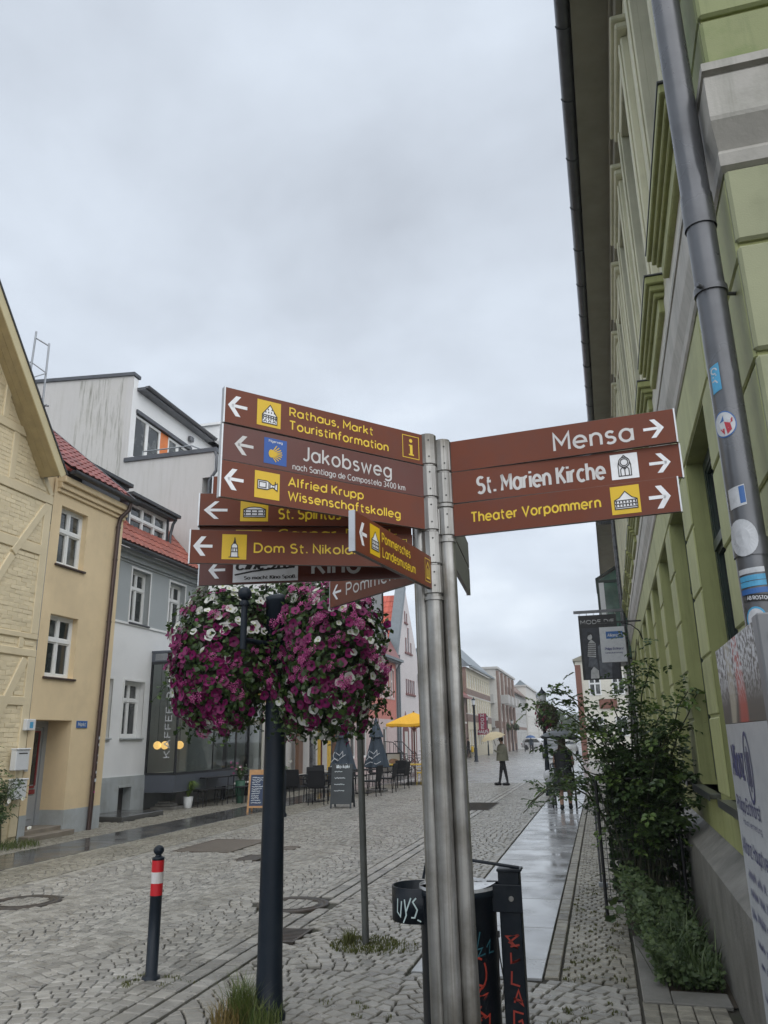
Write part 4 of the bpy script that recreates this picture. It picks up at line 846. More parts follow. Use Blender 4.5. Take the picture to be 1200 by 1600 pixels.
# downpipe with stickers
PV, PU = .635, 3.47
dp = empty('downpipe', (0, 0, 0), parent=gb)
pts = [(PV, PU, .2), (PV, PU, 8.3), (.45, PU, 8.6), (.23, PU, 8.93)]
mb = MB(); mb.tube([(PV, PU, .0), (PV, PU, 4.02)], .066, 28, cap=False); mb.tube([(PV, PU, 3.98), (PV, PU, 4.16)], .0735, 28, cap=False); mb.tube([(PV, PU, 4.1), (PV, PU, 8.3), (.42, PU, 8.6), (.24, PU, 8.9)], .068, 28, cap=False)
mb.tube([(PV, PU, 2.36), (PV, PU, 2.44)], .0715, 28, cap=False); mb.build('pipe', M['pipe'], dp)
for z in (3.62, 6.3, 1.2):
    mb = MB(); mb.tube([(PV, PU, z), (PV, PU, z + .03)], .075, 28); mb.tube([(PV + .06, PU + .03, z + .015), (.76, PU + .05, z + .015)], .009, 6); mb.tube([(PV - .05, PU - .065, z + .015), (PV - .07, PU - .09, z + .015)], .012, 6); mb.build('pipe_clamp', M['pipe'], dp)
ph0 = atan2(-PU, -PV)      # the side that faces the street corner
def PS(s, t, d=0, r=.0672): a = ph0 + s / r; return Vector((PV + (r + d) * cos(a), PU + (r + d) * sin(a), t))
def disc(mb, s, t, r, d, mi=0, ry=None, n=24):
    ry = ry or r; c = [(s + r * cos(2 * pi * i / n), t + ry * sin(2 * pi * i / n)) for i in range(n)]; vs = [PS(s + (x - s) * k, t + (y - t) * k, d) for k in (1, .5) for x, y in c] + [PS(s, t, d)]
    mb.add(vs, [(i, (i + 1) % n, n + (i + 1) % n, n + i) for i in range(n)] + [(n + i, n + (i + 1) % n, 2 * n) for i in range(n)], mi)
def rect(mb, s0, s1, t0, t1, d, mi=0, n=8, sl=0):
    for i in range(n):
        a, b_ = s0 + (s1 - s0) * i / n, s0 + (s1 - s0) * (i + 1) / n; mb.add([PS(a, t0 + sl * a, d), PS(b_, t0 + sl * b_, d), PS(b_, t1 + sl * b_, d), PS(a, t1 + sl * a, d)], [(0, 1, 2, 3)], mi)
M['stk_w'] = mat('white_sticker', (.55, .57, .60), .45, var=.1, dirt_or_sheen=(.3, .32, .34), da=.6, ds=20); M['stk_b'] = mat('light_blue_sticker', (.07, .33, .55), .4, var=.2, vs=20)
M['stk_db'] = mat('blue_sticker', (.03, .12, .35), .4); M['stk_r'] = mat('red_sticker', (.42, .02, .04), .4)
def stick(label, fn, mats_): mb = MB(); fn(mb); mb.build('sticker', [M[x] for x in mats_], dp, label=label)
def f1(mb): rect(mb, -.06, -.015, 3.12, 3.25, .001, 0, sl=.3); strokes(mb, [arc(-.04, 3.21, .014, 0, 300, 8), [(-.055, 3.16), (-.04, 3.165), (-.03, 3.15)], [(-.05, 3.18), (-.03, 3.19)]], PS, .006, .0015, 1)
def f2(mb): disc(mb, -.03, 2.95, .052, .001, 1, .062); disc(mb, -.03, 2.95, .047, .0014, 0, .056); mb.add([PS(-.028, 2.96, .002), PS(.008, 2.975, .002), PS(.006, 2.955, .002), PS(-.004, 2.95, .002), PS(0, 2.92, .002), PS(-.02, 2.9, .002)], [(0, 1, 2, 3, 4, 5)], 2); mb.add([PS(-.05, 2.96, .002), PS(-.028, 2.965, .002), PS(-.03, 2.99, .002), PS(-.04, 2.97, .002)], [(0, 1, 2, 3)], 1); mb.add([PS(-.05, 2.93, .002), PS(-.03, 2.93, .002), PS(-.032, 2.9, .002)], [(0, 1, 2)], 2)
def f3(mb): rect(mb, -.062, .012, 2.575, 2.665, .001, 0, sl=.2); rect(mb, -.012, .010, 2.585, 2.66, .0015, 1, 3, sl=.2)
def f4(mb): disc(mb, -.025, 2.455 - .02, .058, .006, 0, .08)
def f5(mb):
    for i, (z, m) in enumerate(((2.295, 0), (2.265, 1), (2.24, 1), (2.21, 2))): rect(mb, -.07, .04, z - .011, z + .011, .001 + .0003 * i, m, 10, sl=.06)
def f6(mb): rect(mb, -.05, .06, 2.165, 2.195, .0012, 0, 10, sl=-.05); put_text(mb, 'AB ROSTOCK.', lambda s, t, d=0: PS(s, t - .05 * s, d), -.045, .055, 2.173, .014, .2, .002, 1)
def f7(mb): disc(mb, -.02, 2.09, .043, .001, 1, .055); disc(mb, -.02, 2.09, .036, .0015, 0, .047)
stick('torn light blue rectangular sticker', f1, ('stk_b', 'stk_w')); stick('round white sticker with red and blue emblem', f2, ('stk_w', 'stk_db', 'stk_r')); stick('small grey rectangular sticker with a dark badge', f3, ('stk_w', 'stk_db'))
stick('plain round white sticker', f4, ('stk_w',)); stick('striped blue and white sticker', f5, ('stk_w', 'stk_b', 'stk_db')); stick('black strip sticker with white letters', f6, ('black', 'stk_w')); stick('round silver sticker with blue rim', f7, ('stk_w', 'stk_b'))
# second downpipe and bracketed signs further on
mb = MB(); mb.tube([(.62, 24.1, 0), (.62, 24.1, 8.1), (.4, 24.1, 8.6), (.25, 24.1, 8.9)], .07, 14); mb.build('downpipe', M['pipe'], gb)
def bld(name, label, cat, parent=None): return empty(name, (0, 0, 0), radians(-.9), label=label, cat=cat)
M['wpanel'] = mat('white_sign_panel', (.50, .52, .55), .3, var=.06, vs=2, dirt_or_sheen=(.36, .38, .42), da=.6, ds=14, bump=.15, bs=160)
M['navy'] = mat('navy_lettering', (.04, .045, .17), .4, var=.1); M['blackp'] = mat('black_paint', (.012, .012, .014), .4)
hs = bld('hanging_sign', 'small white insurance sign hanging from a black bracket on the green wall', 'sign')
Q = lambda s, t, d=0: Vector((-.07 + s, 15.93 - d, 3.03 + t))
mb = MB(); mb.bev(-.07, .41, 15.93, 15.96, 3.03, 3.72, .004); mb.build('panel', M['wpanel'], hs, fix=True)
mb = MB(); mb.add([Q(.12, .46, .003), Q(.44, .46, .003), Q(.44, .60, .003), Q(.12, .60, .003)], [(0, 1, 2, 3)]); mb.build('blue_field', M['stk_db'], hs)
mb = MB(); put_text(mb, 'Allianz', Q, .15, .34, .50, .055, .18, .005); strokes(mb, [arc(.39, .53, .03, 0, 360, 12), [(.39, .51), (.39, .55)]], Q, .008, .005); mb.build('lettering', M['stk_w'], hs)
mb = MB(); put_text(mb, 'Philipp Eichhorst', Q, .08, .43, .24, .045, .16, .003); put_text(mb, 'Generalvertretung', Q, .08, .40, .17, .03, .14, .003); mb.build('lettering', M['navy'], hs)
mb = MB(); mb.box(-.1, .74, 15.935, 15.965, 3.80, 3.83); mb.tube([(.35, 15.95, 3.8), (.55, 15.95, 3.74), (.68, 15.95, 3.62), (.735, 15.95, 3.45)], .012, 6); mb.tube([(.04, 15.945, 3.8), (.04, 15.945, 3.72)], .006, 5); mb.tube([(.33, 15.945, 3.8), (.33, 15.945, 3.72)], .006, 5); mb.build('bracket', M['blackp'], hs)
fb = bld('fabric_banner', 'black fashion shop banner with a figure hanging below a grey arm', 'banner')
Q = lambda s, t, d=0: Vector((-.66 + s * 1.06, 22.98 - d, 3.17 + t * 1.83))
mb = MB(); mb.box(-.66, .40, 22.98, 22.99, 3.17, 5.0); mb.build('cloth', M['blackp'], fb)
mb = MB(); mb.box(-.78, .60, 22.95, 23.02, 5.06, 5.14); mb.build('arm', M['pipe'], fb)
mb = MB()
for i in range(6): x = -.62 + i * .2; mb.tube([(x, 22.985, 5.0), (x, 22.985, 5.07)], .008, 4)
mb.build('hook', M['alu'], fb, kind='stuff')
M['bw_l'] = mat('pale_print', (.42, .43, .44), .5, var=.3, vs=7); M['bw_m'] = mat('grey_print', (.09, .10, .12), .5, var=.5, vs=9); M['bw_d'] = mat('dark_print_grey', (.03, .034, .045), .5, var=.5, vs=6)
mb = MB(); put_text(mb, 'MODE DIE', Q, .06, .93, .865, .055, .22, .004); mb.build('lettering', M['bw_l'], fb)
mb = MB(); mb.add([Q(*p, .002) for p in ((.07, .02), (.95, .02), (.95, .8), (.07, .8))], [(0, 1, 2, 3)], 0)
mb.add([Q(*p, .003) for p in ((.45, .02), (.75, .02), (.8, .4), (.62, .62), (.45, .5))], [(0, 1, 2, 3, 4)], 1)
mb.add([Q(*p, .004) for p in arc(.26, .66, .065, 0, 340, 12, .05)], [tuple(range(13))], 2); mb.add([Q(*p, .0045) for p in ((.17, .60), (.22, .74), (.34, .72), (.30, .70), (.22, .68))], [(0, 1, 2, 3, 4)], 3)
mb.add([Q(*p, .004) for p in ((.16, .36), (.38, .34), (.40, .56), (.30, .62), (.2, .56))], [(0, 1, 2, 3, 4)], 2); mb.add([Q(*p, .0035) for p in ((.16, .2), (.42, .16), (.40, .32), (.2, .36))], [(0, 1, 2, 3)], 1)
mb.add([Q(*p, .004) for p in ((.2, .02), (.42, .02), (.42, .14), (.3, .2), (.22, .14))], [(0, 1, 2, 3, 4)], 2)
strokes(mb, [[(.17 + .03 * i, .36), (.2 + .03 * i, .57)] for i in range(7)] + [[(.17, .38 + .03 * i), (.39, .37 + .03 * i)] for i in range(7)], Q, .008, .005, 3)
mb.build('print', [M['bw_d'], M['bw_m'], M['bw_l'], M['blackp']], fb)
# ---- free-standing panel at the right edge
M['poster'] = mat('weathered_photo_print', (.07, .06, .055), .4, var=.3, vs=4)
def poster():
    m = M['poster']; t = m.node_tree; n = t.nodes; l = t.links; b = n['Principled BSDF']; src = b.inputs['Base Color'].links[0].from_socket; pos = n.new('ShaderNodeNewGeometry').outputs['Position']
    sp = n.new('ShaderNodeSeparateXYZ'); l.new(pos, sp.inputs[0])
    def rng(v, a, b_): r = n.new('ShaderNodeMapRange'); l.new(v, r.inputs[0]); r.inputs[1].default_value = a; r.inputs[2].default_value = b_; return r.outputs[0]
    def mixc(f, c1, c2): x = n.new('ShaderNodeMixRGB'); l.new(f, x.inputs[0]); l.new(c1, x.inputs[1]); x.inputs[2].default_value = c2 + (1,); return x.outputs[0]
    def mul(a, b_): x = n.new('ShaderNodeMath'); x.operation = 'MULTIPLY'; l.new(a, x.inputs[0]); l.new(b_, x.inputs[1]); return x.outputs[0]
    nz = n.new('ShaderNodeTexNoise'); nz.inputs['Scale'].default_value = 3; l.new(pos, nz.inputs['Vector'])
    ad = n.new('ShaderNodeMath'); ad.operation = 'ADD'; l.new(sp.outputs[1], ad.inputs[0]); sc = n.new('ShaderNodeMath'); sc.operation = 'MULTIPLY'; sc.inputs[1].default_value = .3; l.new(nz.outputs[0], sc.inputs[0]); l.new(sc.outputs[0], ad.inputs[1])
    c = mixc(rng(ad.outputs[0], 3.62, 3.55), src, (.42, .06, .04)); c = mixc(rng(ad.outputs[0], 3.42, 3.36), c, (.08, .07, .06)); 
    c = mixc(mul(rng(ad.outputs[0], 3.86, 3.80), rng(ad.outputs[0], 3.64, 3.7)), c, (.40, .36, .28))
    sn = n.new('ShaderNodeTexNoise'); sn.inputs['Scale'].default_value = 42; sn.inputs['Detail'].default_value = 3; l.new(pos, sn.inputs['Vector'])
    th = mul(rng(sn.outputs[0], .47, .52), rng(sp.outputs[2], 1.76, 1.9)); c = mixc(th, c, (.62, .63, .66)); l.new(c, b.inputs['Base Color'])
poster()
M['greypost'] = mat('grey_powder_coat', (.17, .175, .185), .4, var=.06)
ps = bld('information_panel', 'tall white insurance panel with a weathered photo strip, cut by the right edge', 'sign')
Q = lambda u_, z, d=0: Vector((.5 - d, u_, z)); Qt = lambda s, t, d=0: Vector((.5 - d, 3.94 - s, t))
mb = MB(); mb.box(.5, .53, 2.855, 3.94, .15, 1.69); mb.build('panel', M['wpanel'], ps)
mb = MB(); mb.box(.499, .53, 2.855, 3.94, 1.692, 2.02); mb.build('photo_strip', M['poster'], ps)
mb = MB(); mb.bev(.488, .68, 2.76, 2.85, -.02, 2.03, .006); mb.build('post', M['greypost'], ps, fix=True)
mb = MB(); mb.tube([(.535, 2.762, 1.955), (.535, 2.752, 1.955)], .017, 14); mb.build('bolt', M['blackp'], ps)
mb = MB(); put_text(mb, 'Allianz', Qt, .06, .38, 1.475, .125, .17, .002); strokes(mb, [arc(.50, 1.52, .075, 0, 360, 24, .13), [(.47, 1.45), (.47, 1.58)], [(.50, 1.43), (.50, 1.6)], [(.53, 1.45), (.53, 1.58)]], Qt, .016, .002)
put_text(mb, 'Philipp Eichhorst', Qt, .05, .62, 1.335, .055, .17, .002); put_text(mb, 'Hauptvertretung', Qt, .16, .60, 1.285, .022, .15, .002)
for z, s0_, s1_, c_, tx in ((1.16, .04, .95, .062, 'Allianz Hauptvertretung'),): put_text(mb, tx, Qt, s0_, s1_, z, c_, .15, .002)
# the small print is too blurred to read: fine pen strokes of the same length and weight
q = random.Random(2)
for z, s0_, s1_, c_ in ((1.06, .09, .50, .045), (.985, .09, 1.0, .045), (.90, .04, .9, .05), (.80, .1, .4, .04), (.72, .1, .62, .04), (.6, .08, .5, .04), (.52, .08, .55, .04), (.42, .1, .4, .035)):
    x = s0_
    while x < s1_:
        e_ = min(s1_, x + q.uniform(.07, .2)); pts = []
        while x < e_: pts.append((x, z + (c_ * q.uniform(.5, .95) if len(pts) % 2 else c_ * q.uniform(0, .25)))); x += .011
        strokes(mb, [pts], Qt, c_ * .16, .002); x += .025
mb.build('lettering', M['navy'], ps)
# ---------------------------------------------------------------- buildings beyond, right side
M['oriel'] = mat('oriel_glass_green', (.07, .14, .11), .1, var=.5, vs=3, dirt_or_sheen=(.16, .2, .17), da=.7, ds=2, spec=.7); M['whitefr'] = mat('white_window_frame', (.66, .68, .69), .4, var=.04)
gy = bld('grey_house', 'pale house with a glazed oriel behind the banner, next to the green building', 'building')
G2 = Fr((.85, 0, 0), (0, 1, 0), (-1, 0, 0)); mb = MB(); wo = [(27.6 + 2.6 * k, 28.7 + 2.6 * k, z, z + 1.6) for k in range(6) for z in (1.2, 4.6)]
wall_open(mb, G2, 24.25, 44, 0, 8.0, wo, .15); mb.quad((.85, 44, 0), (8, 44, 0), (8, 44, 8), (.85, 44, 8)); mb.quad((.85, 24.25, 8), (.85, 24.25, 4.0), (8, 24.25, 4), (8, 24.25, 8)); mb.build('wall', M['palewall'], gy)
for o in wo: window(gy, G2, *o, n=-.12, fm=M['whitefr'], gm=M['glassd'])
mb = MB(); mb.box(.2, .85, 24.25, 44, 8.0, 8.08); mb.box(.12, .26, 24.25, 44, 8.08, 8.2); mb.build('eaves', M['soffit'], gy)
mb = MB(); mb.quad((.1, 24.25, 8.15), (.1, 44, 8.15), (5, 44, 12.5), (5, 24.25, 12.5)); mb.quad((.1, 24.25, 8.15), (5, 24.25, 12.5), (5, 24.25, 8), (.2, 24.25, 8)); mb.build('roof', M['zinc'], gy)
mb = MB()
for sx, y0, y1 in ((-.06, 24.55, 24.62), (-.06, 27.0, 27.07)): mb.box(sx, sx + .07, y0, y1, 3.9, 6.33)
mb.box(.78, .85, 24.55, 24.62, 3.9, 6.7); mb.box(-.06, .85, 24.55, 27.07, 3.84, 3.9); mb.box(.01, .78, 24.56, 24.61, 6.22, 6.3); mb.box(.02, .08, 24.62, 27, 3.9, 3.97)
mb.add([(-.08, 24.5, 6.32), (.85, 24.5, 6.85), (.85, 27.1, 6.85), (-.08, 27.1, 6.32), (-.08, 24.5, 6.36), (.85, 24.5, 6.89), (.85, 27.1, 6.89), (-.08, 27.1, 6.36)], [(0, 1, 2, 3), (7, 6, 5, 4), (0, 4, 5, 1), (3, 2, 6, 7), (0, 3, 7, 4)]); ol = mb.build('oriel', M['darkframe'], gy)
mb = MB(); mb.quad((.0, 24.58, 3.9), (.8, 24.58, 3.9), (.8, 24.58, 6.75), (.0, 24.58, 6.3)); mb.quad((-.03, 24.6, 3.9), (-.03, 27, 3.9), (-.03, 27, 6.3), (-.03, 24.6, 6.3)); mb.build('glass', M['oriel'], ol)
mb = MB(); mb.box(.01, .16, 24.545, 24.57, 3.9, 6.22); mb.build('pale_panel', M['whitefr'], ol)
def simple_block(name, label, F, a0, a1, h, depth, wm_, wins, fm_='whitefr', roof=None, rows_=(.62,), cols=2, sills=True, winn=-.1, backdir=None):
    t = empty(name, (0, 0, 0), label=label, cat='building'); mb = MB(); wall_open(mb, F, a0, a1, 0, h, [w_[:4] for w_ in wins], .14)
    mb.quad(F(a0, 0, 0), F(a0, h, 0), F(a0, h, -depth), F(a0, 0, -depth)); mb.quad(F(a1, 0, 0), F(a1, 0, -depth), F(a1, h, -depth), F(a1, h, 0)); mb.quad(F(a0, h, 0), F(a1, h, 0), F(a1, h, -depth), F(a0, h, -depth)); mb.build('wall', M[wm_], t)
    for w_ in wins: window(t, F, *w_[:4], n=-.12, cols=cols, rows=rows_, fm=M[fm_], gm=M['glassd'], sill=M['zinc'] if sills else None, sillw=.05)
    return t
M['brickred'] = mat('red_brown_brick', (.17, .075, .055), .7, var=.2, vs=10, bump=.3, bs=30)
G3 = Fr((-1.35, 0, 0), (0, 1, 0), (-1, 0, 0))
t = simple_block('brick_house', 'far white and brick house above the rose bush, end of the right row', G3, 62, 84, 7.2, 6, 'palewall', [(63.5 + 3 * k, 64.8 + 3 * k, z, z + 1.5) for k in range(6) for z in (1.2, 4.4)])
mb = MB(); mb.box(-1.38, -.95, 61.9, 61.98, 0, 6.9); mb.box(.2, 1.5, 61.9, 61.97, 3.6, 4.3); mb.build('brick_panel', M['brickred'], t)
mb = MB(); mb.box(-1.5, 5, 61.8, 84.2, 7.2, 7.35); mb.add([(-1.45, 61.8, 7.35), (5, 61.8, 7.35), (1.7, 61.8, 8.6), (-1.45, 84, 7.35), (5, 84, 7.35), (1.7, 84, 8.6)], [(0, 1, 2), (0, 2, 5, 3), (1, 4, 5, 2), (3, 5, 4)]); mb.build('roof', M['soffit'], t)
E3 = Fr((-1.35, 62, 0), (1, 0, 0), (0, -1, 0))
for a_, z_ in ((.9, 4.6), (2.6, 4.6), (.9, 1.6), (2.6, 1.6)): window(t, E3, a_, a_ + .9, z_, z_ + 1.4, n=.0, cols=2, rows=(.62,), fm=M['whitefr'], gm=M['glassd'], depth=.04)
# ---------------------------------------------------------------- left row: half-timbered gable house
M['ybrick'] = mat('painted_yellow_brick', (.74, .635, .43), .6, var=.08, vs=5, dirt_or_sheen=(.63, .54, .36), da=.45, ds=1.5, bump=.5, bs=45, rnd=.06)
M['ytimber'] = mat('painted_yellow_timber', (.70, .60, .405), .55, var=.08, vs=4, dirt_or_sheen=(.48, .40, .26), da=.5, ds=2, bump=.3, bs=30)
M['yboard'] = mat('yellow_bargeboard', (.60, .52, .31), .5, var=.06, dirt_or_sheen=(.48, .41, .25), da=.4)
M['ysoff'] = mat('brown_soffit_boards', (.36, .28, .14), .6, var=.15, vs=5)
M['yell'] = mat('sand_yellow_render', (.73, .58, .36), .65, var=.06, vs=1.4, dirt_or_sheen=(.53, .42, .26), da=.5, ds=.8, streak=.12, scol=(.42, .34, .22), bump=.12, bs=150)
M['greybase'] = mat('grey_painted_base', (.40, .43, .44), .6, var=.1, dirt_or_sheen=(.26, .26, .23), da=.6, ds=2, streak=.3, scol=(.2, .2, .17), bump=.2)
M['white'] = mat('white_frame_paint', (.76, .77, .76), .4, var=.03)
M['wwall'] = mat('white_render', (.78, .79, .79), .65, var=.04, vs=1.2, dirt_or_sheen=(.55, .57, .58), da=.35, ds=.8, bump=.12, bs=140)
M['gwall'] = mat('blue_grey_render', (.36, .39, .40), .65, var=.05, vs=1.2, dirt_or_sheen=(.3, .33, .33), da=.35, ds=.8, bump=.12, bs=140)
M['stain'] = mat('stained_white_render', (.58, .57, .56), .7, var=.07, vs=.5, dirt_or_sheen=(.44, .43, .40), da=.6, ds=.25, streak=.35, scol=(.36, .35, .31), bump=.12, bs=140)
M['stain2'] = mat('algae_streaked_render', (.56, .55, .53), .7, var=.07, vs=.5, dirt_or_sheen=(.40, .39, .34), da=.8, ds=.5, streak=1.0, scol=(.13, .13, .09), bump=.12, bs=140)
M['tile'] = mat('red_clay_tile', (.23, .055, .045), .42, var=.2, vs=4, dirt_or_sheen=(.25, .07, .05), da=.6, ds=2, rnd=.25)
M['tile2'] = mat('orange_clay_tile', (.27, .072, .048), .42, var=.2, vs=4, dirt_or_sheen=(.3, .09, .05), da=.6, ds=2, rnd=.25)
M['dzinc'] = mat('dark_gutter', (.045, .047, .05), .4, metal=.3, var=.2, dirt_or_sheen=(.08, .075, .07), da=.4)
M['brownpipe'] = mat('brown_downpipe', (.06, .035, .028), .35, metal=.2, var=.15)
XL = -10.2; YF = Fr((XL, 0, 0), (0, 1, 0), (1, 0, 0)); T = YF.T
th = empty('half_timbered_house', (XL, 10, 0), label='cream painted half-timbered gable house at the left edge', cat='building')
def relb(mb, b): mb.v = [(v[0] - b[0], v[1] - b[1], v[2] - b[2]) for v in mb.v]; return mb
TB = (XL, 10, 0)
gy_ = lambda z: 12.55 - max(0, z - 6.42) * .865            # gable edge on the wall
mb = MB(); A0 = 6.0
mb.add([YF(A0, 0, -.022), YF(12.55, 0, -.022), YF(12.55, 6.42, -.022), YF(9.27, 10.2, -.022), YF(A0, 6.4, -.022)], [(0, 1, 2, 3, 4)]); mb.quad(YF(12.55, 0, -.03), YF(12.55, 0, -6), YF(12.55, 6.5, -6), YF(12.55, 6.5, -.03)); relb(mb, TB).build('wall', M['ybrick'], th)
bricks = []; q = random.Random(8); z = .15; r = 0
beams_h = [(6.27, 6.45), (5.20, 5.40), (3.58, 3.68), (3.25, 3.39), (7.38, 7.55), (2.36, 2.52), (.95, 1.1)]
while z < 9.0:
    y = 10.5 + (.13 if r % 2 else 0)
    while y < gy_(z) - .14:
        if not any(a - .02 < z + .03 < b_ + .01 for a, b_ in beams_h): bricks.append((y, z))
        y += .262
    z += .0825; r += 1
bms = []
for i in range(4):
    q2 = random.Random(i); mb = MB(); mb.bev(-.127, .127, -.03, -.014, 0, .079, .005, T=lambda x, y, z: Vector((y + q2.uniform(-.004, .004), x, z + q2.uniform(-.003, .003)))); bms.append(mb.data('brick', M['ybrick']))
bricks.sort(key=lambda b_: abs(b_[0] - 11.8) * .6 + abs(b_[1] - 4.2) * .3); pool = MB()
for i, (y, z) in enumerate(bricks):
    dx = q.uniform(-.003, .007); a = q.uniform(-.015, .015)
    if i < 285: inst('brick', bms[i % 4], th, (dx, y - 10, z), (a, 0, 0))
    else: pool.bev(-.127, .127, -.03, -.014, 0, .079, .005, T=lambda x, y_, z_: Vector((y_ + dx, y + x - 10, z + z_ + a * x)))
pool.build('bricks', M['ybrick'], th, kind='stuff')
def beam(y0, z0, y1, z1, w_=.16, n_=.035):
    n_ *= .45
    d = Vector((y1 - y0, z1 - z0, 0)); l = d.length; d.normalize(); mb = MB(); q3 = random.Random(int(y0 * 100 + z1 * 10))
    mb.bev(0, l, -.03, n_ + q3.uniform(-.004, .004), -w_ / 2, w_ / 2, .01, T=lambda x, n, z: YF(y0 + d.x * x - d.y * z, z0 + d.y * x + d.x * z, n)); relb(mb, TB).build('beam', M['ytimber'], th, fix=True)
for a, b_ in beams_h:
    beam(9.0, (a + b_) / 2, gy_((a + b_) / 2) - .02, (a + b_) / 2, b_ - a)
beam(12.43, .1, 12.43, 3.25, .2, .03); beam(12.43, 3.68, 12.43, 6.27, .2, .03); beam(12.36, 6.2, 11.62, 5.1, .15, .045); beam(11.6, 5.05, 11.0, 4.0, .15, .045); beam(12.26, 3.2, 11.45, 1.6, .17, .045); beam(11.35, 6.45, 11.35, 7.38, .15, .03); beam(11.0, 7.55, 11.0, 8.2, .14, .03); beam(12.1, 3.39, 12.1, 3.58, .12, .03)
beam(12.5, 6.46, 9.5, 9.93, .12, .04)
# roof edge with bargeboard
def rp(s, n, up_=0): return YF(12.06 - s * .629 + up_ * .777, 6.80 + s * .777 + up_ * .629, n)     # s along the slope, up_ perpendicular
mb = MB(); mb.add([rp(-.1, -.2, .0), rp(-.1, .43, .0), rp(5.2, .43, .0), rp(5.2, -.2, 0), rp(-.1, -.2, .02), rp(-.1, .43, .02), rp(5.2, .43, .02), rp(5.2, -.2, .02)], [(0, 1, 2, 3), (7, 6, 5, 4), (0, 4, 5, 1)]); 
for k in (.14, .28): mb.box(0, 5.2, k - .004, k + .004, -.006, 0, T=lambda x, y, z: rp(x, y, z))
relb(mb, TB).build('soffit', M['ysoff'], th)
mb = MB(); mb.bev(-.14, 5.2, .43, .455, -.01, .17, .004, T=lambda x, y, z: rp(x, y, z)); relb(mb, TB).build('bargeboard', M['yboard'], th, fix=True)
mb = MB(); mb.box(-.16, 5.2, -6, .475, .17, .20, T=lambda x, y, z: rp(x, y, z));  relb(mb, TB).build('roof', M['dzinc'], th)
# wall boxes, intercom, house number plate
M['boxw'] = mat('white_mailbox', (.66, .68, .70), .35, var=.04, dirt_or_sheen=(.5, .5, .5), da=.3, ds=6)
def mailbox(y, z0, z1, label, o_=.16):
    t = empty('mailbox', (XL, y, z0), label=label, cat='mailbox', group='white mailboxes on the timber house'); h = z1 - z0; mb = MB(); mb.bev(.035, o_, -.17, .17, 0, h, .01); mb.build('box', M['boxw'], t, fix=True)
    mb = MB(); mb.bev(.03, o_ + .02, -.18, .18, h + .001, h + .03, .008); mb.build('lid', M['boxw'], t, fix=True); mb = MB(); mb.box(o_, o_ + .004, -.11, .11, h - .07, h - .05); mb.build('slot', M['ink'], t)
mailbox(12.3, 1.23, 1.58, 'upper white mailbox left of the house door'); mailbox(12.32, .74, 1.06, 'lower white mailbox left of the house door')
mb = MB(); mb.bev(XL + .01, XL + .10, 12.38, 12.62, 1.92, 2.12, .01); t = mb.build('meter_box', M['boxw'], fix=True); tag(t, 'small pale box with a blue mark above the house door edge', 'box')
mb = MB(); mb.box(XL + .1, XL + .102, 12.46, 12.55, 1.96, 2.07); mb.build('emblem', M['stk_b'], t)
mb = MB(); mb.bev(XL + .03, XL + .055, 12.52, 12.60, 1.2, 1.36, .004); t = mb.build('intercom', M['boxw'], fix=True); tag(t, 'narrow white intercom beside the upper mailbox', 'intercom')
mb = MB()
for k in range(3): mb.box(XL + .055, XL + .059, 12.535, 12.585, 1.22 + .045 * k, 1.245 + .045 * k)
mb.build('button_row', M['pipe'], t, kind='stuff')
# ---------------------------------------------------------------- yellow house
yh = empty('yellow_house', (XL, 13.7, 0), label='narrow sand yellow house with a deep door recess and brown downpipe', cat='building'); YB = (XL, 13.7, 0)
yo = [(12.83, 13.69, 5.15, 6.36), (12.83, 13.70, 2.93, 4.14), (12.74, 13.80, .14, 2.12)]
mb = MB(); wall_open(mb, YF, 12.551, 14.97, .0, 6.88, yo[:2] + [(12.74, 13.80, .0, 2.12)], .20); 
mb.quad(YF(14.97, 0, 0), YF(14.97, 0, -6), YF(14.97, 7.0, -6), YF(14.97, 7, 0)); relb(mb, YB).build('wall', M['yell'], yh)
mb = MB()
for y0, y1 in ((12.552, 12.738), (13.802, 14.975)): mb.box(y0, y1, -.0, .008, -.02, .44, T=T)
mb.box(13.799, 13.802, -.72, .0, 0, .44, T=T); relb(mb, YB).build('base_strip', M['greybase'], yh)
mb = MB(); mb.quad(YF(13.80, 0, -.2), YF(13.80, 2.12, -.2), YF(13.80, 2.12, -.75), YF(13.80, 0, -.75)); mb.quad(YF(12.74, 0, -.2), YF(12.74, 0, -.75), YF(12.74, 2.12, -.75), YF(12.74, 2.12, -.2)); mb.quad(YF(12.74, 2.12, -.2), YF(13.80, 2.12, -.2), YF(13.80, 2.12, -.75), YF(12.74, 2.12, -.75)); relb(mb, YB).build('door_recess', M['yell'], yh)
M['greydoor'] = mat('grey_door_paint', (.33, .35, .37), .4, var=.06); M['redpaint'] = mat('dark_red_paint', (.22, .02, .025), .4); M['stepw'] = mat('worn_step', (.22, .19, .15), .5, var=.2, vs=6, dirt_or_sheen=(.12, .09, .06), da=.6, ds=3, bump=.3)
mb = MB(); d_ = -.55
for (a, b_, z0, z1) in ((12.74, 12.85, .16, 2.12), (13.69, 13.80, .16, 2.12), (12.85, 13.69, 2.0, 2.12)): mb.box(a, b_, d_ - .06, d_, z0, z1, T=T)
relb(mb, YB).build('door_frame', M['greydoor'], yh)
mb = MB(); mb.bev(12.86, 13.68, d_ - .06, d_ - .02, .17, 1.99, .005, T=T); mb.bev(12.95, 13.6, d_ - .03, d_ - .008, .28, .72, .01, T=T); dr = relb(mb, YB).build('door', M['greydoor'], yh, fix=True)
mb = MB(); mb.box(12.98, 13.56, d_ - .02, d_ - .012, .92, 1.9, T=T); relb(mb, YB).build('glass', M['glassd'], dr)
mb = MB()
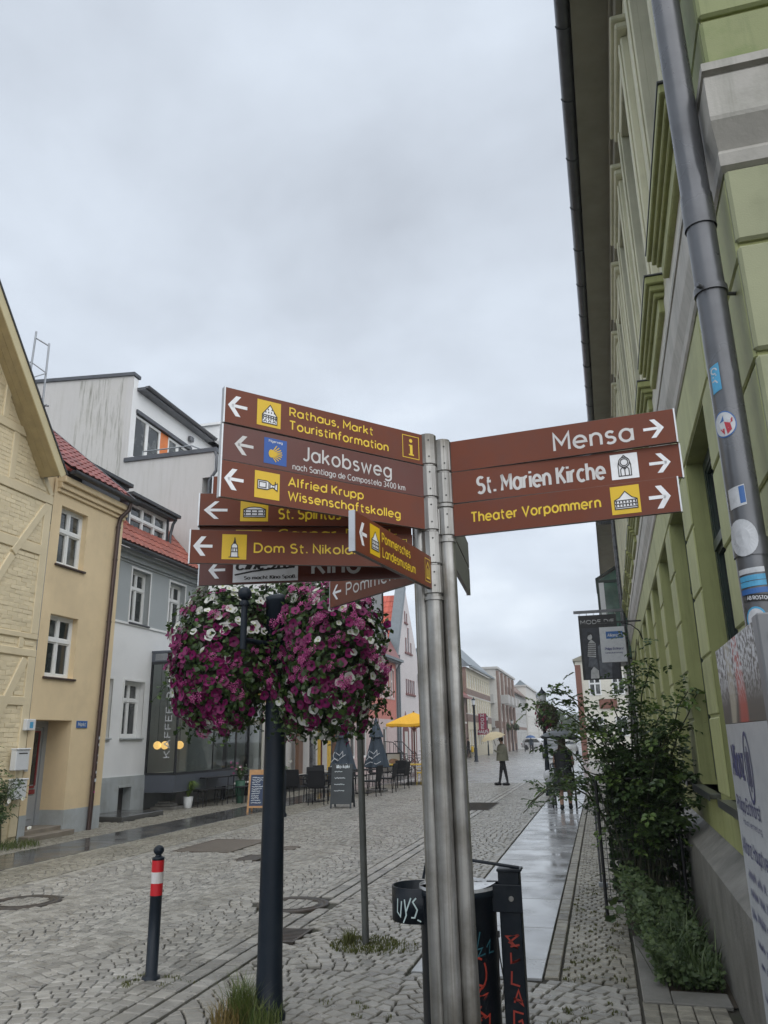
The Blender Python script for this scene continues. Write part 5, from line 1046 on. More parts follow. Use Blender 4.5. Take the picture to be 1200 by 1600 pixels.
for (a, b_, z0, z1) in ((12.94, 12.97, .9, 1.93), (13.57, 13.6, .9, 1.93), (12.97, 13.57, 1.9, 1.93), (12.97, 13.57, .86, .9), (12.94, 13.6, .75, .83)): mb.box(a, b_, d_ - .02, d_ + .004, z0, z1, T=T)
mb.add([YF(13.27, .36, d_ + .002), YF(13.4, .5, d_ + .002), YF(13.27, .64, d_ + .002), YF(13.14, .5, d_ + .002)], [(0, 1, 2, 3)]); relb(mb, YB).build('red_trim', M['redpaint'], dr)
mb = MB()
for k in range(3): mb.tube([YF(13.05 + .2 * k, 1.0, d_ + .006), YF(13.1 + .2 * k, 1.4, d_ + .006), YF(13.05 + .2 * k, 1.85, d_ + .006)], .006, 4)
relb(mb, YB).build('grille', M['blackp'], dr, kind='stuff')
mb = MB(); mb.bev(12.6, 13.9, -.72, .22, -.02, .09, .01, T=T); relb(mb, YB).build('step', M['stepw'], yh, fix=True); mb = MB(); mb.bev(12.745, 13.795, -.74, -.02, .0, .165, .01, T=T); relb(mb, YB).build('step', M['stepw'], yh, fix=True)
class FrR(Fr): pass
def Frel(F, b): return Fr(F.o - Vector(b), F.a, F.n)
YFr = Frel(YF, YB)
for o in yo[:2]: window(yh, YFr, *o, n=-.19, cols=2, rows=(.60,), fm=M['white'], gm=M['glassd'], fw_=.06, sill=M['brownpipe'], sillw=.05)
mb = MB()
for n_, z0, z1 in ((.05, 6.6, 6.68), (.1, 6.68, 6.80), (.17, 6.80, 6.93)): mb.bev(12.64, 14.99, -.02, n_, z0, z1, .01, T=T)
relb(mb, YB).build('eaves_moulding', M['yell'], yh, fix=True)
mb = MB(); mb.box(12.0, 12.64, -.3, -.035, 6.3, 7.0, T=T); relb(mb, YB).build('wall_corner', M['yell'], yh)
def gutter(F, a0, a1, n_, z, r, m, parent, b, name='gutter'):
    mb = MB(); ga = [(n_ + r * cos(radians(a)), z + r * sin(radians(a))) for a in range(0, -181, -20)]; k = len(ga)
    vs = [F(a0, zz, nn_) for nn_, zz in ga] + [F(a1, zz, nn_) for nn_, zz in ga]; mb.add(vs, [(i, i + 1, k + i + 1, k + i) for i in range(k - 1)] + [tuple(range(k))], 0, True); return relb(mb, b).build(name, m, parent)
gutter(YF, 12.7, 15.08, .27, 7.05, .085, M['dzinc'], yh, YB)
mb = MB(); pt = [YF(14.85, 7.0, .25), YF(14.83, 6.8, .22), YF(14.74, 6.6, .08), YF(14.70, 6.4, .07), YF(14.55, .0, .07)]; mb.tube(pt, .048, 12)
for z in (1.0, 2.3, 4.2, 5.6, 6.35): y = 14.55 + .15 * z / 6.4; mb.tube([YF(y, z, .07), YF(y, z + .03, .07)], .056, 12)
o = relb(mb, YB).build('downpipe', M['brownpipe'], yh)
for i, (z, sx, sy, m) in enumerate(((1.75, .05, .06, 'stk_w'), (1.62, .03, .05, 'stk_w'), (1.42, .025, .03, 'stk_w'), (1.28, .025, .03, 'stk_w'), (1.08, .04, .05, 'stk_w'), (.92, .06, .06, 'stk_w'), (.7, .04, .04, 'pink'))):
    y = 14.55 + .15 * z / 6.4; mb = MB(); mb.add([YF(y - sx * .6, z, .1225), YF(y + sx * .4, z, .1225), YF(y + sx * .4, z + sy, .1225), YF(y - sx * .6, z + sy, .1225)], [(0, 1, 2, 3)]); relb(mb, YB).build('sticker', M[m], o)
mb = MB(); mb.bev(XL + .0, XL + .02, 13.94, 14.28, 1.98, 2.12, .004); t = mb.build('number_plate', M['stk_db'], fix=True); tag(t, 'small blue enamel address plate right of the house door', 'sign')
mb = MB(); put_text(mb, 'Markt 9', lambda s, t, d=0: Vector((XL + .021 + d, 13.94 + s, 1.98 + t)), .04, .31, .035, .07, .2, .001); mb.build('lettering', M['whp'], t)
def pantile(m, w_=.21, l=.34):
    mb = MB(); n = 6; vs = []
    for j in (0, 1):
        for i in range(n + 1): t = i / n; h_ = .032 * (sin(pi * t * 1.0) if t < .62 else .35 * cos((t - .62) * 4)) ; vs.append(((t - .5) * w_ * 1.06, j * l * 1.12, h_ + (.022 if j == 0 else .0)))
    for i in range(n + 1): v = vs[i]; vs.append((v[0], 0, v[2] - .022))
    mb.add(vs, [(i, i + 1, n + 2 + i, n + 1 + i) for i in range(n)] + [(2 * n + 2 + i, 2 * n + 3 + i, i + 1, i) for i in range(n)]); return mb.data('roof_tile', m)
PT = pantile(M['tile']); PT2 = pantile(M['tile2'])
def tiles(parent, me, y0, y1, X0, z0, pitch, rows_, b, w_=.21, l=.31, skip=None):
    """rows from the eave (facing +X) up the slope"""
    q = random.Random(int(y0 * 10)); cp, sp = cos(radians(pitch)), sin(radians(pitch)); n = int((y1 - y0) / w_)
    for r in range(rows_):
        for i in range(n):
            y = y0 + (i + .5) * w_; s = r * l
            if skip and skip(y, s): continue
            o = inst('roof_tile', me, parent, (X0 - s * cp - b[0], y - b[1], z0 + s * sp - b[2] + .03)); 
            M3 = Matrix(((0, -cp, sp), (1, 0, 0), (0, sp, cp))); o.rotation_euler = M3.to_euler(); o.rotation_euler.x += q.uniform(-.01, .01); o.scale = (q.uniform(.97, 1.02), 1, 1)
def slope(y0, y1, X0, z0, pitch, ln, th_=.05):
    cp, sp = cos(radians(pitch)), sin(radians(pitch)); mb = MB(); mb.box(y0, y1, 0, ln, -th_, 0, T=lambda x, y, z: Vector((X0 - y * cp + z * sp, x, z0 + y * sp + z * cp))); return mb
relb(slope(12.6, 15.02, -9.95, 7.06, 39.5, 5.2), YB).build('roof', M['tile'], yh)
tiles(yh, PT, 12.66, 14.95, -9.95, 7.08, 39.5, 12, YB)
mb = slope(14.96, 15.06, -9.95, 7.12, 39.5, 5.2, .09); relb(mb, YB).build('verge_flashing', M['zinc'], yh)
# ladder on the roof
M['galvrail'] = mat('galvanised_rail', (.30, .32, .34), .4, metal=.6, var=.1)
ld = empty('roof_ladder', (-11.4, 13, 8.6), label='galvanised ladder cage standing on the roof above the bargeboard', cat='ladder')
LR = lambda pts: [(x + 11.4, 0 + y, z - 8.6) for x, y, z in pts]
for nm, ps_, r in (('rail', [(-11.58, 0, 8.1), (-11.52, 0, 10.66)], .022), ('rail', [(-11.2, .1, 8.1), (-11.22, .1, 10.36)], .022), ('rung', [(-11.52, 0, 10.5), (-11.22, .1, 10.3)], .018), ('hoop', [(-12.2, 0, 9.85), (-11.56, 0, 9.9), (-11.2, .1, 9.62)], .014), ('hoop', [(-12.2, 0, 9.5), (-11.7, 0, 9.53)], .012), ('hoop', [(-11.5, -.1, 9.85), (-11.48, -.3, 9.45), (-11.35, -.3, 9.3), (-11.2, .1, 9.62)], .012), ('hoop', [(-11.36, -.3, 9.3), (-11.38, -.2, 8.95)], .012), ('step', [(-11.6, 0, 9.2), (-11.2, .1, 8.85), (-11.05, .1, 8.8)], .02), ('step', [(-11.5, 0, 8.9), (-11.3, .1, 8.7)], .02), ('step', [(-11.1, .1, 8.85), (-11.3, .1, 8.6)], .014)):
    mb = MB(); mb.tube(LR(ps_), r, 8); mb.build(nm, M['galvrail'], ld)
# ---------------------------------------------------------------- grey and white house
XG = -11.5; GFm = Fr((XG, 0, 0), (0, 1, 0), (1, 0, 0)); wh = empty('white_grey_house', (XG, 18, 0), label='house with white lower wall, blue grey upper wall, red tiled roof and dormer', cat='building'); WB = (XG, 18, 0); GFr = Frel(GFm, WB); TG = GFm.T
Ty = GFm.T
upo = [(15.6, 16.5, 4.66, 6.1), (17.47, 18.35, 4.66, 6.1), (19.38, 20.24, 4.66, 6.1)]; loo = [(16.0, 17.0, 1.78, 3.2), (17.5, 18.42, 1.78, 3.2)]; bayo = [(18.76, 20.85, .89, 3.95)]
mb = MB(); wall_open(mb, GFm, 14.9, 20.9, .88, 4.6, loo + bayo, .22); wall_open(mb, GFm, 14.9, 20.9, 4.6, 4.66, [], 0); mb.quad(GFm(14.9, 0), GFm(14.9, 6.5), GFm(14.9, 6.5, -5), GFm(14.9, 0, -5)); relb(mb, WB).build('lower_wall', M['wwall'], wh)
mb = MB(); wall_open(mb, GFm, 14.9, 20.9, 4.66, 6.5, upo, .22); relb(mb, WB).build('upper_wall', M['gwall'], wh)
mb = MB(); wall_open(mb, GFm, 14.9, 18.7, -.02, .88, [(17.55, 18.1, .06, .62)], .25, n=.03); mb.quad(GFm(14.9, .88, .03), GFm(18.7, .88, .03), GFm(18.7, .88, 0), GFm(14.9, .88, 0)); wall_open(mb, GFm, 18.7, 20.9, -.02, .88, [], .25, n=-.3); relb(mb, WB).build('plinth', M['greybase'], wh)
mb = MB(); mb.add([GFm(17.55, .06, -.2), GFm(18.1, .06, -.2), GFm(18.1, .62, -.2), GFm(17.55, .62, -.2)], [(0, 1, 2, 3)]); relb(mb, WB).build('cellar_hatch', M['ink'], wh)
mb = MB(); mb.bev(17.53, 18.12, .0, .045, .62, .68, .005, T=TG); relb(mb, WB).build('hatch_lintel', M['greybase'], wh, fix=True)
mb = MB(); mb.box(16.7, 17.15, .03, .045, .1, .82, T=TG)
for k in range(11): mb.box(16.72, 17.13, .045, .052, .13 + k * .062, .16 + k * .062, T=TG)
relb(mb, WB).build('louvre', M['greybase'], wh)
for o in upo + loo:
    mb = MB(); w_ = .05
    for (a, b_, z0, z1) in ((o[0] - w_, o[0], o[2], o[3] + w_), (o[1], o[1] + w_, o[2], o[3] + w_), (o[0], o[1], o[3], o[3] + w_)): mb.box(a, b_, -.01, .015, z0, z1, T=TG)
    relb(mb, WB).build('window_surround', M['white'], wh)
for i, o in enumerate(upo + loo):
    wo_ = window(wh, GFr, o[0] + .005, o[1] - .005, o[2] + .02, o[3] - .005, n=-.21, cols=2 if i != 1 else 2, rows=(.66,), fm=M['white'], gm=M['glassd'], fw_=.07, sill=M['zinc'] if i < 3 else M['greybase'], sillw=.07)
mb = MB(); mb.bev(14.95, 20.88, -.01, .035, 4.60, 4.66, .006, T=TG); relb(mb, WB).build('string_course', M['white'], wh, fix=True)
mb = MB()
for n_, z0, z1 in ((.04, 6.2, 6.26), (.10, 6.26, 6.40), (.22, 6.40, 6.5)): mb.bev(14.9, 20.88, -.02, n_, z0, z1, .01, T=TG)
relb(mb, WB).build('eaves_moulding', M['gwall'], wh, fix=True)
gutter(GFm, 14.95, 20.88, .36, 6.55, .085, M['dzinc'], wh, WB)
relb(slope(14.95, 20.88, -11.2, 6.58, 48, 2.75), WB).build('roof', M['tile2'], wh)
tiles(wh, PT2, 15.0, 20.86, -11.2, 6.6, 48, 8, WB, skip=lambda y, s: (17.7 < y < 19.75 and s > .75) or (y < 16.5 and s > .3))
# dormer
mb = MB(); DX = -11.9
mb.box(17.62, 17.72, -1.6, DX - XG, 6.95, 8.12, T=TG); mb.box(19.68, 19.78, -1.6, DX - XG, 6.95, 8.12, T=TG); mb.box(17.72, 19.68, DX - XG - .1, DX - XG - .02, 6.9, 6.98, T=TG); dm = relb(mb, WB).build('dormer', M['zinc'], wh)
mb = MB(); mb.bev(17.42, 19.98, -2.4, DX - XG + .28, 8.14, 8.24, .01, T=TG); mb.bev(17.5, 19.9, -2.4, DX - XG + .2, 8.06, 8.14, .01, T=TG); relb(mb, WB).build('dormer_roof', M['dzinc'], dm, fix=True)
Fd = Fr(Vector((DX, 0, 0)) - Vector(WB), (0, 1, 0), (1, 0, 0)); window(wh, Fd, 17.73, 19.67, 6.98, 8.08, n=-.1, cols=3, rows=(.62,), fm=M['white'], gm=M['glassd'], fw_=.07, depth=.08, label='three light dormer window with white frames')
mb = MB(); mb.tube([GFm(19.84, 8.1, DX - XG + .2), GFm(19.84, 7.95, DX - XG + .1), GFm(19.8, 7.6, DX - XG + .05), GFm(19.8, 6.95, DX - XG + .05)], .045, 8); relb(mb, WB).build('dormer_pipe', M['zinc'], dm)
mb = MB()
mb.bev(14.0, 16.75, -3.2, .32, 8.06, 8.16, .01, T=TG); mb.bev(14.0, 16.7, -3.2, .22, 7.98, 8.06, .01, T=TG); mb.box(14.95, 16.5, -1.5, .1, 6.7, 7.98, T=TG); relb(mb, WB).build('long_dormer', M['dzinc'], wh)
# ---------------------------------------------------------------- glazed bay of the cafe
M['bayg'] = mat('blue_grey_metal_panel', (.12, .135, .165), .35, metal=.2, var=.06); M['blackfr'] = mat('black_frame', (.015, .017, .02), .35)
M['glassc'] = clear_glass('shop_glass', (.55, .62, .60), 1.45)
by = empty('glazed_bay', (-11.05, 20.4, 0), label='glazed projecting bay of the coffee bar with vertical white lettering', cat='bay window'); BB = (-11.05, 20.4, 0)
y0, y1, xf, xb, zb, zt = 18.68, 22.25, -10.6, -11.49, .86, 3.76
mb = MB(); mb.add([(xb, y0, zb), (xf, y0, zb), (xf, y1, zb), (xb, y1, zb), (xb, y0 + .03, .44), (xf - .06, y0 + .03, .44), (xf - .06, y1, .44), (xb, y1, .44)], [(0, 1, 2, 3), (7, 6, 5, 4), (0, 4, 5, 1), (1, 5, 6, 2), (2, 6, 7, 3)]); relb(mb, BB).build('base', M['bayg'], by)
mb = MB(); mb.box(xb, xf, y0, y0 + .05, zt, 4.0); mb.box(xf - .05, xf, y0 + .05, y1, zt, 3.98); mb.box(xb, xf + .03, y0 - .03, y1, 4.0, 4.05); tp = relb(mb, BB).build('top_panel', M['bayg'], by)
mb = MB()
for k in range(6): mb.box(-11.38, -10.98, y0 - .012, y0 - .004, 3.80 + k * .03, 3.815 + k * .03)
relb(mb, BB).build('vent', M['alu'], tp, kind='stuff')
mb = MB()
for (a, b_, c, d) in ((xb, xb + .05, y0, y0 + .05), (xf - .05, xf, y0, y0 + .05), (xf - .05, xf, y1 - .05, y1), (xf - .04, xf - .01, 20.75, 20.775)): mb.box(a, b_, c, d, zb, zt)
for z0, z1 in ((zb, zb + .06), (zt - .07, zt)): mb.box(xb + .05, xf - .05, y0, y0 + .05, z0, z1); mb.box(xf - .05, xf, y0 + .05, y1 - .05, z0, z1)
relb(mb, BB).build('frame', M['blackfr'], by)
for P4 in (((xb + .05, y0 + .02, zb + .06), (xf - .05, y0 + .02, zb + .06), (xf - .05, y0 + .02, zt - .07), (xb + .05, y0 + .02, zt - .07)), ((xf - .02, y0 + .05, zb + .06), (xf - .02, 20.75, zb + .06), (xf - .02, 20.75, zt - .07), (xf - .02, y0 + .05, zt - .07)), ((xf - .02, 20.775, zb + .06), (xf - .02, y1 - .05, zb + .06), (xf - .02, y1 - .05, zt - .07), (xf - .02, 20.775, zt - .07))):
    mb = MB(); mb.quad(*P4); relb(mb, BB).build('pane', M['glassc'], by)
mb = MB(); put_text(mb, 'KAFFEE-BAR', lambda s, t, d=0: Vector((-10.80 - t, y0 + .012 - d, 1.3 + s)), .0, 2.15, .0, .17, .15, .002); relb(mb, BB).build('lettering', M['stk_w'], by)
M['dimwall'] = mat('dim_interior_wall', (.42, .41, .37), .8, var=.3, vs=1.2, dirt_or_sheen=(.08, .08, .08), da=.6, ds=.7); M['globe'] = emis('lit_globe', (1, .56, .18), .95, (.8, .6, .3))
mb = MB(); mb.quad((-14.5, 18.8, 0), (-14.5, 35, 0), (-14.5, 35, 3.9), (-14.5, 18.8, 3.9)); mb.quad((-14.5, 18.73, 0), (-11.52, 18.73, 0), (-11.52, 18.73, 3.9), (-14.5, 18.73, 3.9)); mb.quad((-14.5, 18.75, .44), (-10.65, 18.75, .44), (-10.65, 35, .44), (-14.5, 35, .44)); relb(mb, BB).build('interior', M['dimwall'], by)
for i, (x, y, lab) in enumerate(((-11.83, 19.8, 'leftmost of the three lit globe lamps behind the bay glass'), (-11.6, 19.8, 'middle one of the three lit globe lamps behind the bay glass'), (-11.2, 19.9, 'rightmost of the three lit globe lamps behind the bay glass'))):
    t = empty('globe_lamp', (x, y, 1.6), label=lab, cat='lamp', group='globe lamps in the coffee bar'); mb = MB(); mb.sphere((0, 0, 0), .11, 16); mb.build('globe', M['globe'], t); mb = MB(); mb.tube([(0, 0, .1), (0, 0, 2.3)], .006, 5); mb.build('cord', M['black'], t)
# ---------------------------------------------------------------- big white house with stepped fire wall
FY = 20.92; bw = empty('white_apartment_house', (-14, 25, 0), label='tall white house with stained windowless side wall and a roof terrace', cat='building'); HB = (-14, 25, 0); FW = Fr((0, FY, 0), (1, 0, 0), (0, -1, 0))
XP, XT = -14.3, -11.1
mb = MB(); mb.quad(FW(-22, 0), FW(XP, 0), FW(XP, 13.75), FW(-22, 14.3)); mb.quad(FW(XP, 0), FW(XT - .4, 0), FW(XT - .4, 10.6), FW(XP, 10.6)); mb.quad(FW(XT - .4, 0), FW(XT - .4, 10.6), FW(XT - .4, 10.6, -15), FW(XT - .4, 0, -15)); mb.quad(FW(XT - .4, 9.75), FW(XT, 9.75), FW(XT, 10.6), FW(XT - .4, 10.6)); mb.quad(FW(XP, 10.62), FW(XT, 10.62), FW(XT, 10.62, -14), FW(XP, 10.62, -14)); relb(mb, HB).build('wall', M['stain'], bw)
mb = MB(); mb.quad(FW(-16.6, 9.0, .004), FW(-14.55, 9.0, .004), FW(-14.55, 13.72, .004), FW(-16.4, 13.85, .004)); relb(mb, HB).build('stained_area', M['stain2'], bw)
BS = Fr((XT, 0, 0), (0, 1, 0), (1, 0, 0)); mb = MB(); wall_open(mb, BS, FY, 35, 4.05, 10.6, [(22.5 + 2.4 * k, 23.6 + 2.4 * k, z, z + 1.5) for k in range(5) for z in (4.9, 7.9)], .15); wall_open(mb, BS, FY, 22.25, 4.05, 4.06, [], 0); mb.quad(BS(35, 0), BS(35, 10.6), BS(35, 10.6, -10), BS(35, 0, -10)); relb(mb, HB).build('street_wall', M['wwall'], bw)
BSr = Frel(BS, HB)
for k in range(5):
    for z in (4.9, 7.9): window(bw, BSr, 22.5 + 2.4 * k, 23.6 + 2.4 * k, z, z + 1.5, n=-.13, fm=M['white'], gm=M['glassd'])
PSf = Fr((XP, 0, 0), (0, 1, 0), (1, 0, 0)); mb = MB(); wall_open(mb, PSf, FY, 30.2, 10.6, 13.3, [(21.22, 24.95, 10.9, 12.5)], .14); mb.quad(PSf(30.2, 10.6), PSf(30.2, 13.6), PSf(30.2, 13.6, -6), PSf(30.2, 10.6, -6)); relb(mb, HB).build('penthouse_wall', M['wwall'], bw)
mb = MB(); mb.box(FY + .02, 21.2, -.3, .004, 13.3, 13.72, T=PSf.T); relb(mb, HB).build('parapet', M['wwall'], bw)
mb = MB(); mb.add([FW(-22.1, 14.3, .06), FW(XP + .05, 13.75, .06), FW(XP + .05, 13.87, .06), FW(-22.1, 14.42, .06), FW(-22.1, 14.3, -.35), FW(XP + .05, 13.75, -.35), FW(XP + .05, 13.87, -.35), FW(-22.1, 14.42, -.35)], [(0, 1, 2, 3), (7, 6, 5, 4), (0, 4, 5, 1), (3, 2, 6, 7), (1, 5, 6, 2)]); relb(mb, HB).build('coping', M['zinc'], bw)
mb = MB(); mb.box(XP - .1, XT + .06, -.06, .3, 10.6, 10.74, T=lambda x, y, z: Vector((x, FY + y, z))); mb.box(XT - .24, XT + .06, .3, 14, 10.6, 10.74, T=lambda x, y, z: Vector((x, FY + y, z))); relb(mb, HB).build('coping', M['zinc'], bw)
mb = MB(); mb.box(21.15, 30.3, -2, .35, 13.3, 13.4, T=PSf.T); relb(mb, HB).build('eaves', M['zinc'], bw); gutter(PSf, 21.15, 30.3, .4, 13.42, .08, M['zinc'], bw, HB)
PSr = Frel(PSf, HB); M['orange'] = mat('orange_panel', (.62, .17, .03), .45)
mb = MB(); mb.box(21.2, 24.98, -.1, .06, 12.5, 12.62, T=PSf.T); relb(mb, HB).build('blind_box', M['zinc'], bw)
for a, b_ in ((21.24, 22.05), (22.06, 22.9), (23.45, 24.1), (24.12, 24.93)): window(bw, PSr, a, b_, 10.9, 12.48, n=-.12, cols=1, rows=(), fm=M['white'], gm=M['glassd'], fw_=.05)
mb = MB(); mb.box(22.91, 23.44, -.12, -.07, 10.9, 12.48, T=PSf.T); relb(mb, HB).build('orange_panel', M['orange'], bw)
mb = MB(); mb.bev(24.7, 24.95, 0, .15, 12.8, 13.0, .02, T=PSf.T); relb(mb, HB).build('wall_lamp', M['pipe'], bw, fix=True)
mb = MB(); mb.tube([(XP + .5, FY + .1, 10.95), (XT - .9, FY + .1, 10.95), (XT - .6, FY + .1, 10.8)], .025, 8); mb.tube([(XP + .5, FY + .1, 10.95), (XP + .5, FY + .1, 10.7)], .02, 6); relb(mb, HB).build('railing', M['galvrail'], bw)
mb = MB(); mb.box(26.2, 27.5, -.2, .6, 13.3, 14.0, T=PSf.T); mb.box(26.1, 27.6, -.3, .7, 14.0, 14.1, T=PSf.T); relb(mb, HB).build('chimney', M['wwall'], bw)
mb = MB(); mb.tube([(XT + .05, FY - .1, 10.55), (XT + .12, FY - .1, 10.4), (XT + .12, FY - .1, 9.9), (XT - .1, FY - .1, 9.6), (XT - .1, FY - .12, 8.0)], .05, 8); relb(mb, HB).build('downpipe', M['zinc'], bw)
# cafe ground floor
M['cafeyellow'] = mat('yellow_cafe_wall', (.68, .45, .08), .6, var=.1); M['brownpost'] = mat('brown_post', (.16, .085, .05), .5, var=.15)
mb = MB(); mb.quad((-12.6, 22.3, 0), (-12.6, 26.6, 0), (-12.6, 26.6, 4.05), (-12.6, 22.3, 4.05)); relb(mb, HB).build('shop_wall', M['dimwall'], bw)
for k, (y, w_, m, x) in enumerate(((22.6, .06, 'blackfr', -11.12), (24.2, .05, 'blackfr', -11.12), (25.3, .09, 'palewall', -11.12), (28.9, .45, 'brownpost', -11.2), (29.9, .35, 'pipe', -11.0), (31.4, .12, 'cafeyellow', -11.2), (32.6, .1, 'cafeyellow', -11.2), (33.6, .5, 'brownpost', -11.3), (34.75, .25, 'palewall', -11.12))):
    mb = MB(); mb.box(x - .12, x + .02, y, y + w_, 0, 4.05); relb(mb, HB).build('column', M[m], bw)
mb = MB(); mb.quad((-12.9, 26.6, 0), (-12.9, 35, 0), (-12.9, 35, 4.05), (-12.9, 26.6, 4.05)); relb(mb, HB).build('back_wall', M['cafeyellow'], bw)
for y, w_ in ((27.0, 1.2), (29.0, 1.0), (31.2, .8), (33.0, 1.4)): mb = MB(); mb.box(-12.88, -12.8, y, y + w_, 0, 3.2); relb(mb, HB).build('dark_door', M['blackfr'], bw)
for a, b_ in ((22.66, 24.2), (24.25, 25.3)): mb = MB(); mb.quad((-11.14, a, .1), (-11.14, b_, .1), (-11.14, b_, 3.6), (-11.14, a, 3.6)); relb(mb, HB).build('pane', M['glassc'], bw)
mb = MB(); mb.box(-11.16, -11.10, 22.3, 26.0, 2.95, 3.75); relb(mb, HB).build('yellow_fascia', M['cafeyellow'], bw)
mb = MB(); mb.quad((-12.9, 22.3, 4.05), (-12.9, 35, 4.05), (-11.1, 35, 4.05), (-11.1, 22.3, 4.05)); relb(mb, HB).build('ceiling', M['palewall'], bw)
M['strip_l'] = emis('warm_strip_light', (1, .72, .32), 14, (.8, .7, .5))
mb = MB(); mb.box(-12.0, -11.9, 29.5, 33.5, 3.98, 4.04); t = relb(mb, (-12, 31, 4)).build('strip_light', M['strip_l']); t.location = (-12, 31, 4); tag(t, 'warm strip light on the ceiling of the cafe arcade', 'light')
mb = MB(); mb.bev(-11.45, -10.75, 19.0, 19.5, -.01, .07, .01); mb.bev(-11.35, -10.9, 19.05, 19.45, .075, .14, .01); mb.bev(-11.3, -10.95, 19.1, 19.4, .145, .2, .01); tag(mb.build('stone_steps', M['conc'], fix=True), 'small stack of worn stone steps under the glazed bay', 'steps')
# ---------------------------------------------------------------- houses further down the left side
M['tile3'] = mat('bright_clay_tile', (.50, .095, .055), .45, var=.15, rnd=.15); PT3 = pantile(M['tile3'])
M['pinkw'] = mat('salmon_render', (.56, .20, .16), .65, var=.05, dirt_or_sheen=(.45, .18, .15), da=.3); M['pinkl'] = mat('pale_pink_render', (.58, .46, .44), .65, var=.05); M['pinkwhite'] = mat('pinkish_white_render', (.60, .56, .56), .65, var=.05, dirt_or_sheen=(.5, .47, .46), da=.3)
M['redbr'] = mat('red_brown_trim', (.17, .06, .055), .55, var=.1); M['slateg'] = mat('slate_grey_sheet', (.16, .19, .21), .45, metal=.2, var=.1)
M['brick'] = mat('brown_red_brickwork', (.20, .14, .115), .7, var=.25, vs=3, dirt_or_sheen=(.15, .07, .05), da=.4); M['offw'] = mat('off_white_facade', (.56, .55, .52), .65, var=.06, dirt_or_sheen=(.42, .41, .38), da=.4, ds=.4); M['creamf'] = mat('cream_facade', (.55, .50, .38), .65, var=.05); M['greyf'] = mat('grey_facade', (.42, .42, .41), .65, var=.06, dirt_or_sheen=(.33, .33, .31), da=.4, ds=.4)
X5 = -11.5; F5 = Fr((X5, 0, 0), (0, 1, 0), (1, 0, 0))
pk = empty('pink_house', (X5, 40, 0), label='salmon pink house with a dormer and pale framed windows behind the yellow parasol', cat='building'); B5 = (X5, 40, 0); F5r = Frel(F5, B5)
po = [(40.2 + 1.05 * k, 40.85 + 1.05 * k, 4.0, 5.55) for k in range(5)] + [(36.5, 37.2, 4, 5.55), (37.7, 38.4, 4, 5.55)]
mb = MB(); wall_open(mb, F5, 35.2, 45.6, 2.75, 6.05, po, .14); mb.quad(F5(45.6, 0), F5(45.6, 0, -6), F5(45.6, 6, -6), F5(45.6, 6)); relb(mb, B5).build('upper_wall', M['pinkw'], pk)
mb = MB(); wall_open(mb, F5, 35.2, 45.6, 0, 2.75, [(36.5 + 2 * k, 37.4 + 2 * k, .8, 2.3) for k in range(4)], .14); relb(mb, B5).build('lower_wall', M['pinkl'], pk)
for o in po:
    mb = MB(); w_ = .13
    for (a, b_, z0, z1) in ((o[0] - w_, o[0], o[2] - w_, o[3] + w_), (o[1], o[1] + w_, o[2] - w_, o[3] + w_), (o[0], o[1], o[3], o[3] + w_), (o[0], o[1], o[2] - w_, o[2])): mb.box(a, b_, -.01, .03, z0, z1, T=F5.T)
    relb(mb, B5).build('window_surround', M['pinkl'], pk); window(pk, F5r, *o, n=-.12, cols=1, rows=(.6,), fm=M['white'], gm=M['glassd'], fw_=.05)
for k in range(4): window(pk, F5r, 36.5 + 2 * k, 37.4 + 2 * k, .8, 2.3, n=-.12, cols=1, rows=(), fm=M['white'], gm=M['glassd'])
mb = MB(); mb.box(35.2, 45.9, -.05, .3, 6.0, 6.12, T=F5.T); mb.box(35.2, 45.9, .3, .45, 6.08, 6.22, T=F5.T); relb(mb, B5).build('eaves', M['slateg'], pk)
relb(slope(35.2, 45.6, -11.15, 6.2, 62, 2.2), B5).build('roof', M['tile'], pk); relb(slope(35.2, 45.6, -12.2, 8.1, 42, 4), B5).build('roof', M['tile'], pk)
mb = MB(); mb.box(43.2, 45.2, -1.8, -.35, 6.6, 8.0, T=F5.T); mb.box(43.0, 45.4, -2.4, -.1, 8.0, 8.12, T=F5.T); d_ = relb(mb, B5).build('dormer', M['slateg'], pk)
window(pk, Frel(Fr((X5 - .35, 0, 0), (0, 1, 0), (1, 0, 0)), B5), 43.6, 44.9, 6.8, 7.9, n=.001, cols=2, rows=(), fm=M['white'], gm=M['glassd'], depth=.05)
mb = MB(); mb.tube([F5(45.75, 6.1, .3), F5(45.75, 5.7, .06), F5(45.75, 0, .06)], .06, 6); relb(mb, B5).build('downpipe', M['slateg'], pk)
# white gable house
wg = empty('gabled_house', (X5, 48.5, 0), label='pinkish white house with steep street gable and tiled roof', cat='building'); B6 = (X5, 48.5, 0); F6 = Fr((X5 + .02, 0, 0), (0, 1, 0), (1, 0, 0)); F6r = Frel(F6, B6); P6 = lambda a, b_, d: F6(a, b_, d)
mb = MB(); mb.prism([(46.0, 0), (51.6, 0), (51.6, 6.9), (48.5, 11.1), (46.0, 7.1)], P6, -.35, 0); relb(mb, B6).build('wall', M['pinkwhite'], wg, fix=True)
mb = MB(); mb.add([F6(45.55, 6.5, .05), F6(46.05, 6.5, .05), F6(48.55, 11.2, .05), F6(48.1, 11.25, .05), F6(45.55, 6.5, -.55), F6(46.05, 6.5, -.55), F6(48.55, 11.2, -.55), F6(48.1, 11.25, -.55)], [(0, 1, 2, 3), (7, 6, 5, 4), (0, 3, 7, 4), (1, 5, 6, 2), (3, 2, 6, 7), (0, 4, 5, 1)]); relb(mb, B6).build('parapet', M['slateg'], wg)
